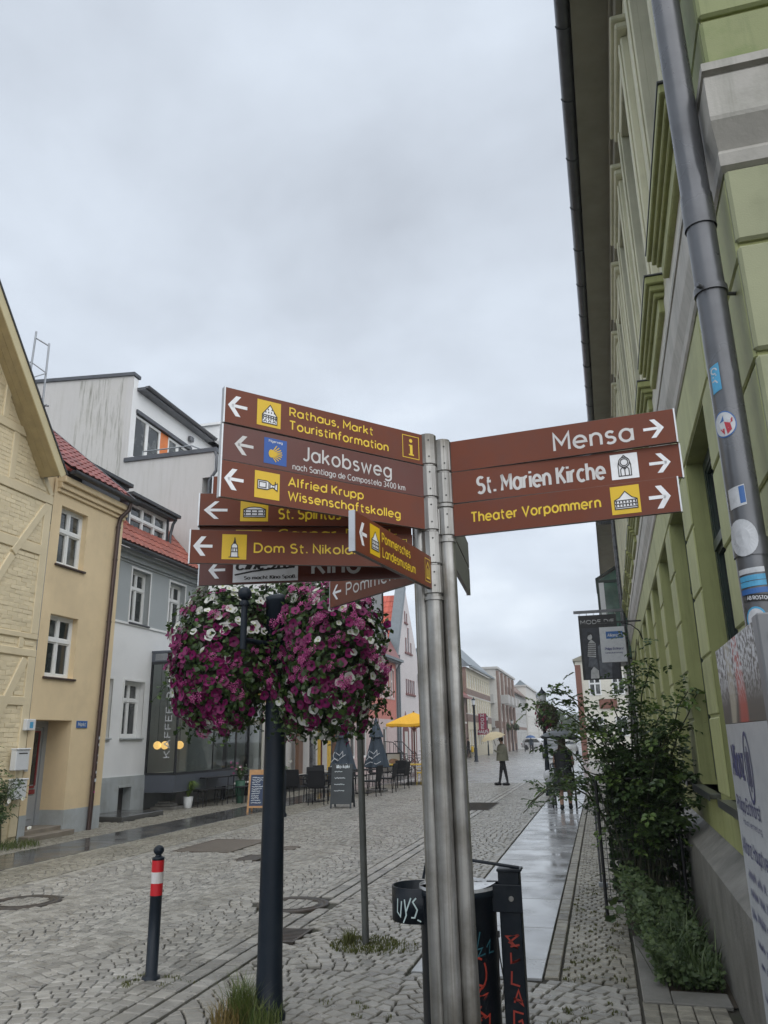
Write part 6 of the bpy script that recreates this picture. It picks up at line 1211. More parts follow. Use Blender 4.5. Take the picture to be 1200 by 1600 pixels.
mb = MB(); mb.quad((-11.9, 45.7, 0), (-20, 45.7, 0), (-20, 45.7, 6.6), (-11.9, 45.7, 6.6)); mb.quad((X5, 45.65, 0), (X5, 46.0, 0), (X5, 46.0, 6.6), (X5, 45.65, 6.6)); relb(mb, B6).build('side_wall', M['pinkwhite'], wg)
mb = MB(); mb.quad((-12, 45.4, 6.3), (-19, 45.4, 6.3), (-19, 48.3, 10.7), (-12, 48.3, 10.7)); relb(mb, B6).build('roof', M['tile3'], wg)
n_ = 0
for r in range(11):
    z0 = 6.4 + r * .38; 
    for i in range(13):
        x = -12.1 - i * .22; y = 45.45 + (z0 - 6.35) * .66
        o = inst('roof_tile', PT3, wg, (x - B6[0], y - B6[1], z0 - B6[2] + .03)); o.rotation_euler = (radians(56), 0, 0); o.scale = (1.05, 1.35, 1)
for (a, b_, z0, z1) in [(48.1 + .52 * k, 48.36 + .52 * k, 4.42, 5.3) for k in range(5)] + [(48.2, 48.5, 7.0, 7.9), (48.85, 49.2, 7.0, 8.6), (49.6, 49.85, 7.0, 7.7), (48.1, 48.3, 8.9, 9.6), (48.6, 48.8, 8.9, 9.5)]:
    mb = MB(); mb.box(a, b_, .0, .03, z0, z1, T=F6.T); o = relb(mb, B6).build('window', M['redbr'], wg); mb = MB(); mb.box(a + .06, b_ - .06, .03, .034, z0 + .06, z1 - .06, T=F6.T); relb(mb, B6).build('pane', M['glassd'], o)
mb = MB(); mb.box(48.0, 50.6, 0, .08, 4.3, 4.4, T=F6.T); mb.box(48.0, 50.0, 0, .08, 6.88, 6.98, T=F6.T); mb.box(48.0, 48.9, 0, .08, 8.78, 8.88, T=F6.T); relb(mb, B6).build('window_sill', M['redbr'], wg)
for y in (47.0, 49.2):
    mb = MB(); mb.prism([(y, 0), (y + 1.5, 0), (y + 1.5, 2.2), (y + .75, 3.3), (y, 2.2)], P6, 0, .03); relb(mb, B6).build('arch', M['redbr'], wg, fix=True); mb = MB(); mb.box(y + .35, y + 1.15, .03, .04, 0, 2.1, T=F6.T); relb(mb, B6).build('door_glass', M['offw'], wg)
mb = MB(); mb.tube([F6(46.1, 6.6, .1), F6(46.15, 6.2, .08), F6(46.15, 0, .08)], .06, 6); relb(mb, B6).build('downpipe', M['slateg'], wg)
# further houses
def house(name, label, y0, y1, X, h, m, rowsz, dy, ww, roof=None, bands=None, endwall=None, end_m=None, roofm='soffit', hip=0):
    F = Fr((X, 0, 0), (0, 1, 0), (1, 0, 0)); B = (X, (y0 + y1) / 2, 0); Fq = Frel(F, B); t = empty(name, B, label=label, cat='building'); ys = []; y = y0 + .7
    while y + ww < y1 - .3: ys.append(y); y += dy
    wins = [(a, a + ww, z0, z1) for a in ys for z0, z1 in rowsz]; mb = MB(); wall_open(mb, F, y0, y1, 0, h, wins, .16); mb.quad(F(y1, 0), F(y1, 0, -6), F(y1, h, -6), F(y1, h)); mb.quad(F(y0, h), F(y1, h), F(y1, h, -6), F(y0, h, -6)); relb(mb, B).build('wall', M[m], t)
    E = Fr((X, y0, 0), (-1, 0, 0), (0, -1, 0)); Eq = Frel(E, B); ew = endwall or []
    mb = MB(); wall_open(mb, E, 0, 6, 0, h, ew, .16); relb(mb, B).build('end_wall', M[end_m or m], t)
    for w_ in wins: window(t, Fq, *w_, n=-.14, cols=1, rows=(.6,), fm=M['white'], gm=M['glassd'], fw_=.07)
    for w_ in ew: window(t, Eq, *w_, n=-.14, cols=2, rows=(), fm=M['white'], gm=M['glassd'], fw_=.09, bar=.09)
    for (z0, z1, bm) in bands or []:
        mb = MB(); mb.box(y0, y1, 0, .03, z0, z1, T=F.T); mb.box(0, 6, 0, .03, z0, z1, T=E.T); relb(mb, B).build('band', M[bm], t)
    if roof == 'flat': mb = MB(); mb.box(y0 - .2, y1, -6, .25, h, h + .25, T=F.T); relb(mb, B).build('roof', M[roofm], t)
    elif roof == 'pitch':
        mb = MB(); mb.add([F(y0 - .2, h, .5), F(y1, h, .5), F(y1, h + 3.4, -3), F(y0 - .2, h + 3.4, -3), F(y0 - .2, h, -6.5), F(y1, h, -6.5)], [(0, 1, 2, 3), (3, 2, 5, 4), (0, 3, 4)]); mb.box(y0 - .2, y1, .35, .6, h - .08, h + .1, T=F.T); relb(mb, B).build('roof', M[roofm], t)
    return t, F, E, B
house('brick_house', 'white plastered house mostly hidden behind the steel signpost', 51.7, 66, X5, 5.4, 'pinkwhite', [(1, 2.4), (3.4, 4.8)], 1.8, .9, 'pitch', roofm='slateg')
t, F, E, B = house('brick_gable_house', 'dark red brick gable just right of the steel signpost', 66.2, 71.5, X5, 5.1, 'brick', [(1, 2.4), (3.3, 4.6)], 1.7, .9, 'pitch', [(2.9, 3.05, 'offw')], roofm='tile')
mb = MB(); mb.add([E(-.3, 5.1, .05), E(6.2, 5.1, .05), E(3, 8.9, .05)], [(0, 1, 2)]); relb(mb, B).build('gable', M['redbr'], t)
t, F, E, B = house('banded_apartment_house', 'cream flats with brown brick bands and yellow window panels', 71.7, 88, X5 + .1, 8.0, 'creamf', [(1, 2.4), (3.9, 5.3), (6.2, 7.4)], 1.6, .9, 'pitch', [(3.1, 3.75, 'brick'), (5.5, 6.05, 'brick'), (3.75, 3.85, 'offw'), (5.4, 5.5, 'offw')], end_m='brick', roofm='slateg')
t, F, E, B = house('flat_roofed_flats', 'grey white flat roofed block with end wall balconies and brick pillars', 92, 112, X5 + .4, 9.4, 'offw', [(1, 2.5), (3.9, 5.3), (6.6, 8)], 2.2, 1.2, 'flat', [(2.7, 3.5, 'brick')], [(.9, 2.6, 3.9, 5.2), (.9, 2.6, 6.6, 7.9), (.9, 2.6, 1.1, 2.4)], roofm='greyf')
for z in (5.45, 2.75):
    mb = MB(); mb.box(.3, 3.6, .0, 1.0, z, z + .12, T=E.T); mb.box(.3, 3.6, .92, 1.0, z + .12, z + 1.0, T=E.T); relb(mb, B).build('balcony', M['greyf'], t)
mb = MB(); mb.box(.1, 3.7, .0, .9, 8.25, 8.45, T=E.T); relb(mb, B).build('canopy', M['offw'], t)
mb = MB(); mb.box(0, 6, .0, .05, 8.6, 9.4, T=E.T); relb(mb, B).build('attic_panel', M['greyf'], t)
for k in range(5):
    for z0, z1 in ((0, 9.2),): mb = MB(); mb.box(92.1 + 4.2 * k, 93.3 + 4.2 * k, 0, .25, z0, z1, T=F.T); relb(mb, B).build('brick_pillar', M['brick'], t)
for k in range(4): mb = MB(); mb.box(94 + 4.2 * k, 95.6 + 4.2 * k, .0, 1.1, 5.5, 6.5, T=F.T); relb(mb, B).build('balcony', M['greyf'], t)
house('gabled_street_house', 'brown roofed house between the flat block and the far white row', 112.3, 130, X5 + .3, 7.6, 'greyf', [(1, 2.4), (3.6, 5), (5.8, 7)], 2.2, 1, 'pitch', [(2.7, 3.1, 'brick')], roofm='brick')
house('white_street_house', 'tall pale house in the far row, right of the brown roofed one', 130.3, 152, X5 + .5, 9.6, 'offw', [(1, 2.4), (3.6, 5), (6.4, 8)], 2.4, 1.1, 'flat', roofm='greyf')
house('far_street_house', 'last pale houses at the end of the left row', 152.3, 200, X5 + .7, 8.8, 'offw', [(1, 2.4), (3.6, 5), (6, 7.5)], 3, 1.3, 'pitch', roofm='slateg')
# ---------------------------------------------------------------- street lamps further on
M['lampglass'] = mat('frosted_lamp_glass', (.55, .58, .62), .3, var=.05)
def street_lamp(loc, label, h=2.45, r=.055, n=12, group='street lamps with lanterns'):
    t = empty('street_lamp', loc, label=label, cat='street lamp', group=group); mb = MB(); mb.lathe([(r * 1.9, 0), (r * 1.9, .05), (r * 1.4, .1), (r * 1.3, .9), (r, 1.0), (r * .9, h), (r * 1.6, h + .03), (r * .8, h + .1)], n=n, cap=True); mb.build('pole', M['lampblue'], t)
    mb = MB(); mb.lathe([(.085, h + .1), (.125, h + .42)], n=n, cap=True); mb.build('lantern_glass', M['lampglass'], t)
    mb = MB(); mb.lathe([(.155, h + .42), (.155, h + .45), (.05, h + .55), (.02, h + .6), (.02, h + .64)], n=n, cap=True); mb.lathe([(.09, h + .06), (.09, h + .1)], n=n, cap=True); mb.build('lantern_cap', M['lampblue'], t); return t
street_lamp((-1.57, 24.3, 0), 'street lamp with frosted lantern beside the person with the pushchair')
basket('flower_basket', (-1.44, 24.2, 2.25), .36, .34, .45, 900, [(PDR, 60, lambda x, z: 1 if x < .2 else .2, .035), (PW, 5, lambda x, z: .5, .03)], 'dark red flower basket on the lamp above the pushchair', 9, leaf=.06, group='flower baskets further down the street')
street_lamp((-7.15, 17.5, 0), 'street lamp hidden behind the thick dark lamp column', h=1.9)
basket('flower_basket', (-6.93, 17.4, 2.12), .30, .3, .45, 800, [(PDR, 90, lambda x, z: 1, .032), (GP, 20, lambda x, z: 1, .035)], 'faded dark pink flower basket behind the dark lamp column', 12, leaf=.05, group='flower baskets further down the street')
street_lamp((-10.67, 79, 0), 'thin street lamp in front of the flat roofed block', h=3.2, n=8); street_lamp((-12.02 + 1.6, 100, 0), 'street lamp with two dark hanging baskets further down the street', h=3.2, n=8)
for s_ in (-.5, .5): basket('flower_basket', (-10.42 + s_, 99.8, 2.9), .45, .4, .45, 120, [], 'dark hanging basket on the distant street lamp, %s of the pair' % ('left' if s_ < 0 else 'right'), 3, leaf=.2, group='flower baskets further down the street')
street_lamp((-8.75, 58, 0), 'tall grey street lamp before the banded flats', h=3.9, r=.09, n=8)
# ---------------------------------------------------------------- cafe furniture
M['rattan'] = mat('black_rattan', (.009, .010, .013), .8, var=.3, vs=30); M['chalk'] = mat('chalkboard', (.02, .045, .11), .5, var=.15); M['dchalk'] = mat('dark_chalkboard', (.035, .045, .052), .5, var=.2); M['wood'] = mat('light_wood', (.50, .27, .11), .5, var=.2, vs=8); M['chalkline'] = mat('chalk_writing', (.62, .68, .72), .7, var=.3, vs=30)
M['umbd'] = mat('grey_blue_canvas', (.040, .060, .085), .7, var=.15, vs=6); M['umby'] = mat('yellow_canvas', (.78, .42, .015), .6, var=.04); M['potw'] = mat('white_pot', (.66, .68, .68), .4, var=.05); M['yelchair'] = mat('yellow_chair_paint', (.62, .42, .02), .45); M['greenpot'] = mat('green_planter', (.02, .09, .05), .5)
def chair(loc, rz, label, m='rattan', group='black cafe chairs'):
    t = empty('cafe_chair', loc, rz, label=label, cat='chair', group=group)
    mb = MB(); mb.bev(-.23, .23, -.22, .22, .42, .46, .012); mb.build('seat', M[m], t, fix=True)
    mb = MB(); mb.bev(-.23, .23, .2, .235, .46, .90, .012, T=lambda x, y, z: Vector((x, y + (z - .46) * .15, z))); mb.build('backrest', M[m], t, fix=True)
    for sx in (-1, 1):
        for sy in (-1, 1): mb = MB(); mb.tube([(sx * .2, sy * .19, .42), (sx * .215, sy * .22, 0)], .014, 6); mb.build('leg', M[m], t)
        mb = MB(); mb.tube([(sx * .22, -.2, .42), (sx * .235, -.19, .62), (sx * .235, .2, .64)], .014, 6); mb.build('armrest', M[m], t)
    return t
C0 = chair((-8.25, 21.2, 0), radians(170), 'black chair nearest the lamp column, back to the street')
for x, y, r, lab in ((-7.45, 20.75, 185, 'black chair left of the dark A-board, back to the street'), (-8.3, 22.6, 10, 'black chair facing the street, behind the two front chairs'), (-7.5, 22.4, 20, 'black chair facing the street behind the dark A-board'), (-9.0, 22.2, 95, 'black chair at the far left of the terrace group'),
    (-6.85, 23.9, 265, 'black chair right of the thin post, seen from the side'), (-8.5, 24.2, 60, 'black chair between the two closed parasols, left side'), (-6.8, 25.6, 268, 'black chair beside the second closed parasol'), (-8.1, 25.4, 90, 'black chair left of the second closed parasol'), (-6.85, 27.6, 262, 'black chair in front of the food poster'), (-8.3, 27.4, 90, 'black chair behind the parasol foot'), (-7.15, 29.3, 175, 'black chair at the yellow table'), (-8.3, 29.6, 90, 'black chair left of the yellow table')):
    copy_tree(C0, (x, y, 0), radians(r), label=lab)
chair((-6.45, 29.6, 0), radians(262), 'yellow chair at the yellow table beside the signpost', 'yelchair', None)
def table(loc, label, m='rattan', w=.36, group='black cafe tables'):
    t = empty('cafe_table', loc, label=label, cat='table', group=group); mb = MB(); mb.bev(-w, w, -w, w, .71, .74, .006); mb.build('tabletop', M[m], t, fix=True); mb = MB(); mb.tube([(0, 0, .02), (0, 0, .71)], .03, 8); mb.build('stem', M['blackp'], t); mb = MB(); mb.bev(-.22, .22, -.22, .22, 0, .03, .008); mb.build('foot', M['blackp'], t, fix=True); return t
T0 = table((-7.9, 21.75, 0), 'black table between the front cafe chairs')
for x, y, lab in ((-7.6, 23.6, 'black table by the first closed parasol'), (-7.5, 25.2, 'black table by the second closed parasol'), (-7.6, 27.4, 'black table before the food poster')): copy_tree(T0, (x, y, 0), label=lab)
table((-7.2, 30.2, 0), 'long yellow table under the open yellow parasol', 'yelchair', .75, None)
def closed(loc, label, seed, hgt=2.35):
    t = empty('closed_parasol', loc, label=label, cat='parasol', group='closed grey parasols'); q = random.Random(seed); mb = MB(); n = 24
    def pr_(z, r, amp): return [((r * (1 + amp * (1 if k % 3 == 0 else -.6)) * cos(2 * pi * k / n)), (r * (1 + amp * (1 if k % 3 == 0 else -.6)) * sin(2 * pi * k / n)), z) for k in range(n)]
    lv = [(.78, .40, .16), (.82, .39, .14), (1.2, .29, .12), (1.55, .20, .10), (1.72, .17, .06), (1.73, .25, .05), (1.9, .19, .06), (2.15, .09, .05), (hgt, .03, 0)]
    vs = [p for l in lv for p in pr_(*l)]; mb.add(vs, [(i * n + k, i * n + (k + 1) % n, (i + 1) * n + (k + 1) % n, (i + 1) * n + k) for i in range(len(lv) - 1) for k in range(n)], 0, False); mb.build('canopy', M['umbd'], t)
    mb = MB(); mb.tube([(0, 0, 0), (0, 0, hgt + .05)], .025, 8); mb.build('pole', M['blackp'], t); mb = MB(); mb.bev(-.3, .3, -.3, .3, 0, .07, .01); mb.build('foot', M['conc'], t, fix=True)
    Pu = lambda s, t_, d=0: Vector((s, -(.395 - (t_ - .8) * .245) * .93 - .045 - d, t_)); mb = MB(); strokes(mb, [[(-.25, 1.0), (-.15, 1.12), (-.05, 1.04), (.08, 1.15), (.2, 1.22)], arc(-.1, 1.2, .1, 120, 300, 8, .12), [(-.12, 1.28), (0, 1.2), (.1, 1.32), (.12, 1.15)], [(-.28, .86), (-.1, .95), (.1, .88), (.26, .96)]], Pu, .018, .004); mb.build('lettering', M['stk_w'], t); return t
closed((-7.85, 24.1, 0), 'closed grey blue parasol with white print, left of the thin post', 1); closed((-7.28, 26.0, 0), 'closed grey blue parasol with white print, right of the thin post', 2)
def parasol(loc, label, R=1.35, z0=2.22, z1=2.66, group='open yellow parasols'):
    t = empty('open_parasol', loc, label=label, cat='parasol', group=group); mb = MB(); c = [(R * cos(radians(45 + 90 * i)) * 1.2, R * sin(radians(45 + 90 * i)) * 1.2) for i in range(4)]; vs = [(0, 0, z1)]
    ed = []
    for i in range(4):
        a, b_ = c[i], c[(i + 1) % 4]
        for k in range(4): ed.append((a[0] + (b_[0] - a[0]) * k / 4, a[1] + (b_[1] - a[1]) * k / 4))
    n = len(ed); sg = lambda k: -.03 * (k % 4 == 2); vs += [(x * .5, y * .5, z0 + (z1 - z0) * .53) for x, y in ed] + [(x, y, z0 + sg(k)) for k, (x, y) in enumerate(ed)] + [(x, y, z0 - .1 + sg(k)) for k, (x, y) in enumerate(ed)]
    mb.add(vs, [(0, 1 + i, 1 + (i + 1) % n) for i in range(n)] + [(1 + j * n + i, 1 + j * n + (i + 1) % n, 1 + (j + 1) * n + (i + 1) % n, 1 + (j + 1) * n + i) for j in (0, 1) for i in range(n)]); mb.build('canopy', M['umby'], t)
    mb = MB(); mb.tube([(0, 0, 0), (0, 0, z1 + .04)], .03, 8); mb.build('pole', M['redbr'], t); mb = MB(); mb.bev(-.3, .3, -.3, .3, 0, .08, .01); mb.build('foot', M['conc'], t, fix=True)
    for i in range(4): mb = MB(); mb.tube([(0, 0, z0 - .25), (c[i][0] * .55, c[i][1] * .55, z0 + (z1 - z0) * .42)], .012, 5); mb.build('rib', M['redbr'], t)
parasol((-6.95, 30.3, 0), 'open bright yellow parasol beside the steel signpost', 1.05)
parasol((-9.3, 26.2, 0), 'open yellow parasol mostly hidden behind the flower baskets', 1.2, 2.35, 2.75)
def aboard(loc, rz, w, h, label, fm_, bm, text=None, lines_=9):
    t = empty('chalkboard_stand', loc, rz, label=label, cat='sign'); k = .22
    for sgn in (-1, 1):
        P = lambda x, z, d=0: Vector((x, sgn * (.02 + (h - z) * k + d), z)); mb = MB(); f = .045
        for (a, b_, z0, z1) in ((-w / 2, -w / 2 + f, .0, h), (w / 2 - f, w / 2, .0, h), (-w / 2 + f, w / 2 - f, h - f * 2.6, h), (-w / 2 + f, w / 2 - f, .1, .1 + f)):
            mb.box(a, b_, -.012, .012, z0, z1, T=lambda x, y, z: P(x, z, y))
        mb.build('frame', M[fm_], t); mb = MB(); mb.box(-w / 2 + f, w / 2 - f, -.006, .004, .1 + f, h - f * 2.6, T=lambda x, y, z: P(x, z, y)); o = mb.build('board', M[bm], t)
        if sgn < 0:
            q = random.Random(int(w * 100)); mb = MB()
            for i in range(lines_):
                z = h - f * 2.6 - .07 - i * (h - .3) / (lines_ + 1); x = -w / 2 + f + .04; pts = []
                e_ = q.uniform(.0, w / 2 - f - .05)
                while x < e_: pts.append((x, z + q.uniform(-.012, .014))); x += .014
                strokes(mb, [pts], P, .012, .008)
            if text: put_text(mb, text, P, -w * .26, w * .34, h - f * 2.2, .075, .22, .014)
            mb.build('writing', M['chalkline'], t)
aboard((-8.27, 18.75, 0), radians(12), .52, .98, 'wooden framed blue chalkboard beside the dark lamp column', 'wood', 'chalk', None, 12)
aboard((-6.5, 19.95, 0), radians(6), .55, 1.06, 'dark chalkboard stand on legs in front of the closed parasols', 'dchalk', 'dchalk', 'lilla-kaki', 4)
# bar tables, pots, poster, plants at the cafe
def bench(loc, rz, w, d, h, name, label, cat, group):
    t = empty(name, loc, rz, label=label, cat=cat, group=group); mb = MB()
    mb.bev(-w / 2, w / 2, -d / 2, d / 2, h - .03, h, .004); mb.build('top', M['blackp'], t, fix=True)
    for sx in (-1, 1):
        mb = MB(); x = sx * (w / 2 - .12); mb.tube([(x, -d / 2 + .04, 0), (x, -d / 2 + .04, h - .03)], .013, 5); mb.tube([(x, d / 2 - .04, 0), (x, d / 2 - .04, h - .03)], .013, 5); mb.tube([(x, -d / 2 + .04, h * .5), (x, d / 2 - .04, h * .5)], .01, 5); mb.build('leg_frame', M['blackp'], t)
for (x, y, w_, d, h, nm, lab, ct, gr_) in ((-10.55, 20.6, 1.1, .55, .74, 'folding_table', 'black folding table nearest the white flower pot', 'table', 'black folding tables'), (-10.3, 20.1, 1.0, .26, .46, 'bench', 'low black bench in front of the nearest folding table', 'bench', 'black folding benches'), (-10.0, 22.0, 1.2, .55, .74, 'folding_table', 'second black folding table, right of the first', 'table', 'black folding tables'), (-9.75, 21.4, 1.1, .26, .46, 'bench', 'low black bench in front of the second folding table', 'bench', 'black folding benches'), (-10.1, 22.9, 1.0, .26, .46, 'bench', 'low black bench behind the folding tables', 'bench', 'black folding benches')): bench((x, y, 0), radians(75), w_, d, h, nm, lab, ct, gr_)
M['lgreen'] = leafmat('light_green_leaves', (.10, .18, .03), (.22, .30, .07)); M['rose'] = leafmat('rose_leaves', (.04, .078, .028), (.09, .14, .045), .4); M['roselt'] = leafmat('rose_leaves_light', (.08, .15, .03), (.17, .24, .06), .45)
def potplant(loc, label, potm, ph, n, hh, m, fl=None, seed=1):
    t = empty('potted_plant', loc, label=label, cat='potted plant'); mb = MB(); mb.lathe([(.10, 0), (.14, ph), (.13, ph), (.12, ph - .03)], n=14, cap=False); mb.lathe([(.001, ph - .03), (.12, ph - .03)], n=14); mb.build('pot', M[potm], t); q = random.Random(seed); mb = MB()
    for _ in range(n):
        a = q.uniform(0, 6.28); l = q.uniform(.3, 1) * hh; r = l * q.uniform(.4, 1.0); p = [Vector((0, 0, ph - .03)), Vector((cos(a) * r * .4, sin(a) * r * .4, ph + l * .75)), Vector((cos(a) * r, sin(a) * r, ph + l * q.uniform(.4, .8)))]; nn_ = Vector((-sin(a), cos(a), 0)) * .018; mb.add([p[0] - nn_, p[0] + nn_, p[1] + nn_, p[1] - nn_, p[2]], [(0, 1, 2, 3), (3, 2, 4)])
    mb.build('foliage', M[m], t, kind='stuff')
    if fl:
        for k in range(fl[0]): a = q.uniform(0, 6.28); r = q.uniform(0, hh * .8); me = q.choice(fl[1]); inst('blossom', me, t, (cos(a) * r, sin(a) * r, ph + q.uniform(.3, 1) * hh), (q.uniform(0, 1.4), 0, q.uniform(0, 6)), (.035,) * 3)
potplant((-10.72, 19.65, 0), 'spiky green plant in a white pot below the glazed bay', 'potw', .28, 260, .55, 'lgreen', None, 2)
potplant((-9.15, 22.3, 0), 'flowering plant with small white flowers right of the lamp column', 'greenpot', .5, 160, .6, 'rose', (26, PW), 4); potplant((-10.0, 21.3, 0), 'leafy planter with pink and white flowers behind the folding tables', 'greenpot', .6, 150, .5, 'rose', (20, PW + GP), 5)
ps_ = empty('poster_stand', (-7.97, 31, 0), label='framed food poster behind the cafe tables', cat='sign'); mb = MB(); mb.box(-.3, .3, -.02, .02, .62, 1.14); mb.tube([(-.26, 0, 0), (-.26, 0, .7)], .015, 5); mb.tube([(.26, 0, 0), (.26, 0, .7)], .015, 5); mb.build('frame', M['blackp'], ps_)
M['food'] = mat('food_print', (.40, .22, .14), .5, var=.5, vs=14, dirt_or_sheen=(.12, .16, .07), da=.8, ds=12); mb = MB(); mb.box(-.25, .25, -.03, -.021, .67, 1.09); mb.build('board', M['offw'], ps_); mb = MB(); mb.add([(-.2 + .4 * cos(i / 12 * 6.28) / 2 + .2, -.032, .82 + .1 * sin(i / 12 * 6.28)) for i in range(12)], [tuple(range(12))]); mb.build('print', M['food'], ps_)
# bicycles
M['tyre'] = mat('bicycle_tyre', (.012, .012, .012), .6)
def bike(loc, rz, label, m='blackp'):
    t = empty('bicycle', loc, rz, label=label, cat='bicycle', group='bicycles parked along the left houses')
    for x in (-.52, .52):
        o = MB(); o.tube([(x + .33 * cos(2 * pi * k / 20), 0, .34 + .33 * sin(2 * pi * k / 20)) for k in range(21)], .018, 5, cap=False)
        for k in range(8): o.tube([(x, 0, .34), (x + .32 * cos(pi * k / 4), 0, .34 + .32 * sin(pi * k / 4))], .004, 3, cap=False)
        o.build('wheel', M['tyre'], t)
    o = MB()
    for a, b_ in (((-.52, .34), (-.12, .32)), ((-.12, .32), (-.25, .85)), ((-.25, .78), (.36, .80)), ((-.12, .32), (.38, .72)), ((-.52, .34), (-.24, .76)), ((.52, .34), (.34, .98))): o.tube([(a[0], 0, a[1]), (b_[0], 0, b_[1])], .016, 5)
    o.build('frame', M[m], t); o = MB(); o.tube([(.2, -.26, 1.0), (.34, -.05, 1.0), (.34, .05, 1.0), (.2, .26, 1.0)], .013, 5); o.build('handlebar', M['blackp'], t); o = MB(); o.bev(-.38, -.12, -.07, .07, .86, .91, .015); o.build('saddle', M['blackp'], t, fix=True); return t
for (x, y, r, lab) in ((-10.4, 38.5, 20, 'dark bicycle left of the food poster'), (-10.2, 40.2, 35, 'dark bicycle by the stair railing'), (-10.0, 42.3, 25, 'dark bicycle right of the stair railing'), (-9.9, 44.0, 40, 'dark bicycle nearest the steel signpost'), (-11.0, 68.5, 80, 'bicycle before the banded flats, first of the far row'), (-10.9, 70.5, 85, 'bicycle before the banded flats, last of the far row')): bike((x, y, 0), radians(r), lab)
rl = empty('stair_railing', (-10.8, 43, 0), label='dark steel railing and steps before the pink house', cat='railing'); mb = MB(); mb.box(-.6, .0, -1.2, 1.2, 0, .5); mb.box(-.6, .3, -.9, .9, 0, .34); mb.build('steps', M['conc'], rl)
for s_ in (-1.1, 1.1):
    mb = MB(); mb.tube([(-.5, s_, 1.55), (.0, s_, 1.5), (.6, s_, .9)], .025, 5); mb.build('rail', M['blackp'], rl)
    for k in range(5): x = -.4 + k * .22; mb = MB(); mb.tube([(x, s_, .1), (x, s_, 1.5 - max(0, x) * 1.0)], .015, 4); mb.build('baluster', M['blackp'], rl)
# hanging shop sign far away
M['sred'] = mat('dark_red_sign', (.25, .012, .05), .45)
mh = empty('shop_sign', (-10.6, 78, 0), label='dark red vertical shop sign with white letters on the far left row', cat='sign'); mb = MB(); mb.box(-.75, .0, 0, .12, 2.35, 3.95); mb.box(-1.0, .2, -.02, .14, 1.95, 2.5); mb.build('panel', M['sred'], mh)
mb = MB(); Pm = lambda s, t_, d=0: Vector((s, -.03 - d, t_))
for i, ch in enumerate('MODE'): put_text(mb, ch, Pm, -.52, -.24, 3.6 - .36 * i, .25, .22, .002)
put_text(mb, 'HAUS', Pm, -.9, .12, 2.08, .3, .22, .002); mb.build('lettering', M['stk_w'], mh)
# ---------------------------------------------------------------- people
def skin(name, joints, edges, radii, mats_, parent, colf=None, sub=1):
    me = bpy.data.meshes.new(name); me.from_pydata(joints, edges, []); o = bpy.data.objects.new(name, me); COL.objects.link(o)
    md = o.modifiers.new('s', 'SKIN'); sv = me.skin_vertices[0].data
    for i, r in enumerate(radii): sv[i].radius = r if isinstance(r, tuple) else (r, r)
    sv[0].use_root = True
    ms = o.modifiers.new('d', 'SUBSURF'); ms.levels = sub; ms.render_levels = sub
    dg = bpy.context.evaluated_depsgraph_get(); dg.update(); m2 = bpy.data.meshes.new_from_object(o.evaluated_get(dg)); bpy.data.objects.remove(o); m2.materials.clear()
    for m in mats_: m2.materials.append(m)
    for p in m2.polygons:
        p.use_smooth = True
        if colf: p.material_index = colf(p.center)
    o = link(bpy.data.objects.new(name, m2)); o.parent = parent; return o
M['skin'] = mat('skin', (.36, .22, .165), .5, var=.04, world=False); M['coat'] = mat('olive_grey_jacket', (.17, .17, .125), .75, var=.12, vs=8); M['trous'] = mat('black_trousers', (.013, .013, .016), .7); M['dress'] = mat('black_pleated_dress', (.010, .012, .016), .7); M['hair'] = mat('dark_hair', (.05, .03, .02), .5); M['ghair'] = mat('grey_hair', (.25, .23, .2), .6); M['umbb'] = mat('beige_umbrella', (.52, .44, .28), .6, var=.05); M['umbg'] = mat('dark_grey_umbrella', (.07, .08, .09), .5, var=.1)
def umbrella(loc, tilt_, R, m, label, n=8, hgt=.26, stick=.8):
    t = empty('umbrella', loc, label=label, cat='umbrella'); t.rotation_euler = tilt_; mb = MB(); vs = [(0, 0, hgt)]
    for j, (k, z) in enumerate(((.4, .84), (.75, .48), (1, 0))):
        for i in range(n * 2): a = pi * i / n; s_ = 1 if i % 2 == 0 else (.93 if j == 2 else .97); vs.append((R * k * s_ * cos(a), R * k * s_ * sin(a), hgt * z + (.03 if i % 2 and j == 2 else 0)))
    N2 = n * 2; mb.add(vs, [(0, 1 + i, 1 + (i + 1) % N2) for i in range(N2)] + [(1 + j * N2 + i, 1 + j * N2 + (i + 1) % N2, 1 + (j + 1) * N2 + (i + 1) % N2, 1 + (j + 1) * N2 + i) for j in (0, 1) for i in range(N2)]); mb.build('canopy', M[m], t); mb = MB(); mb.tube([(0, 0, hgt + .05), (0, 0, hgt - stick)], .01, 6); mb.build('shaft', M['blackp'], t); return t
def person(loc, rz, label, pose, mats_, colf, group=None): 
    t = empty('person', loc, rz, label=label, cat='person', group=group); J, E_, Rr = pose; skin('body', J, E_, Rr, mats_, t, colf, 2); return t
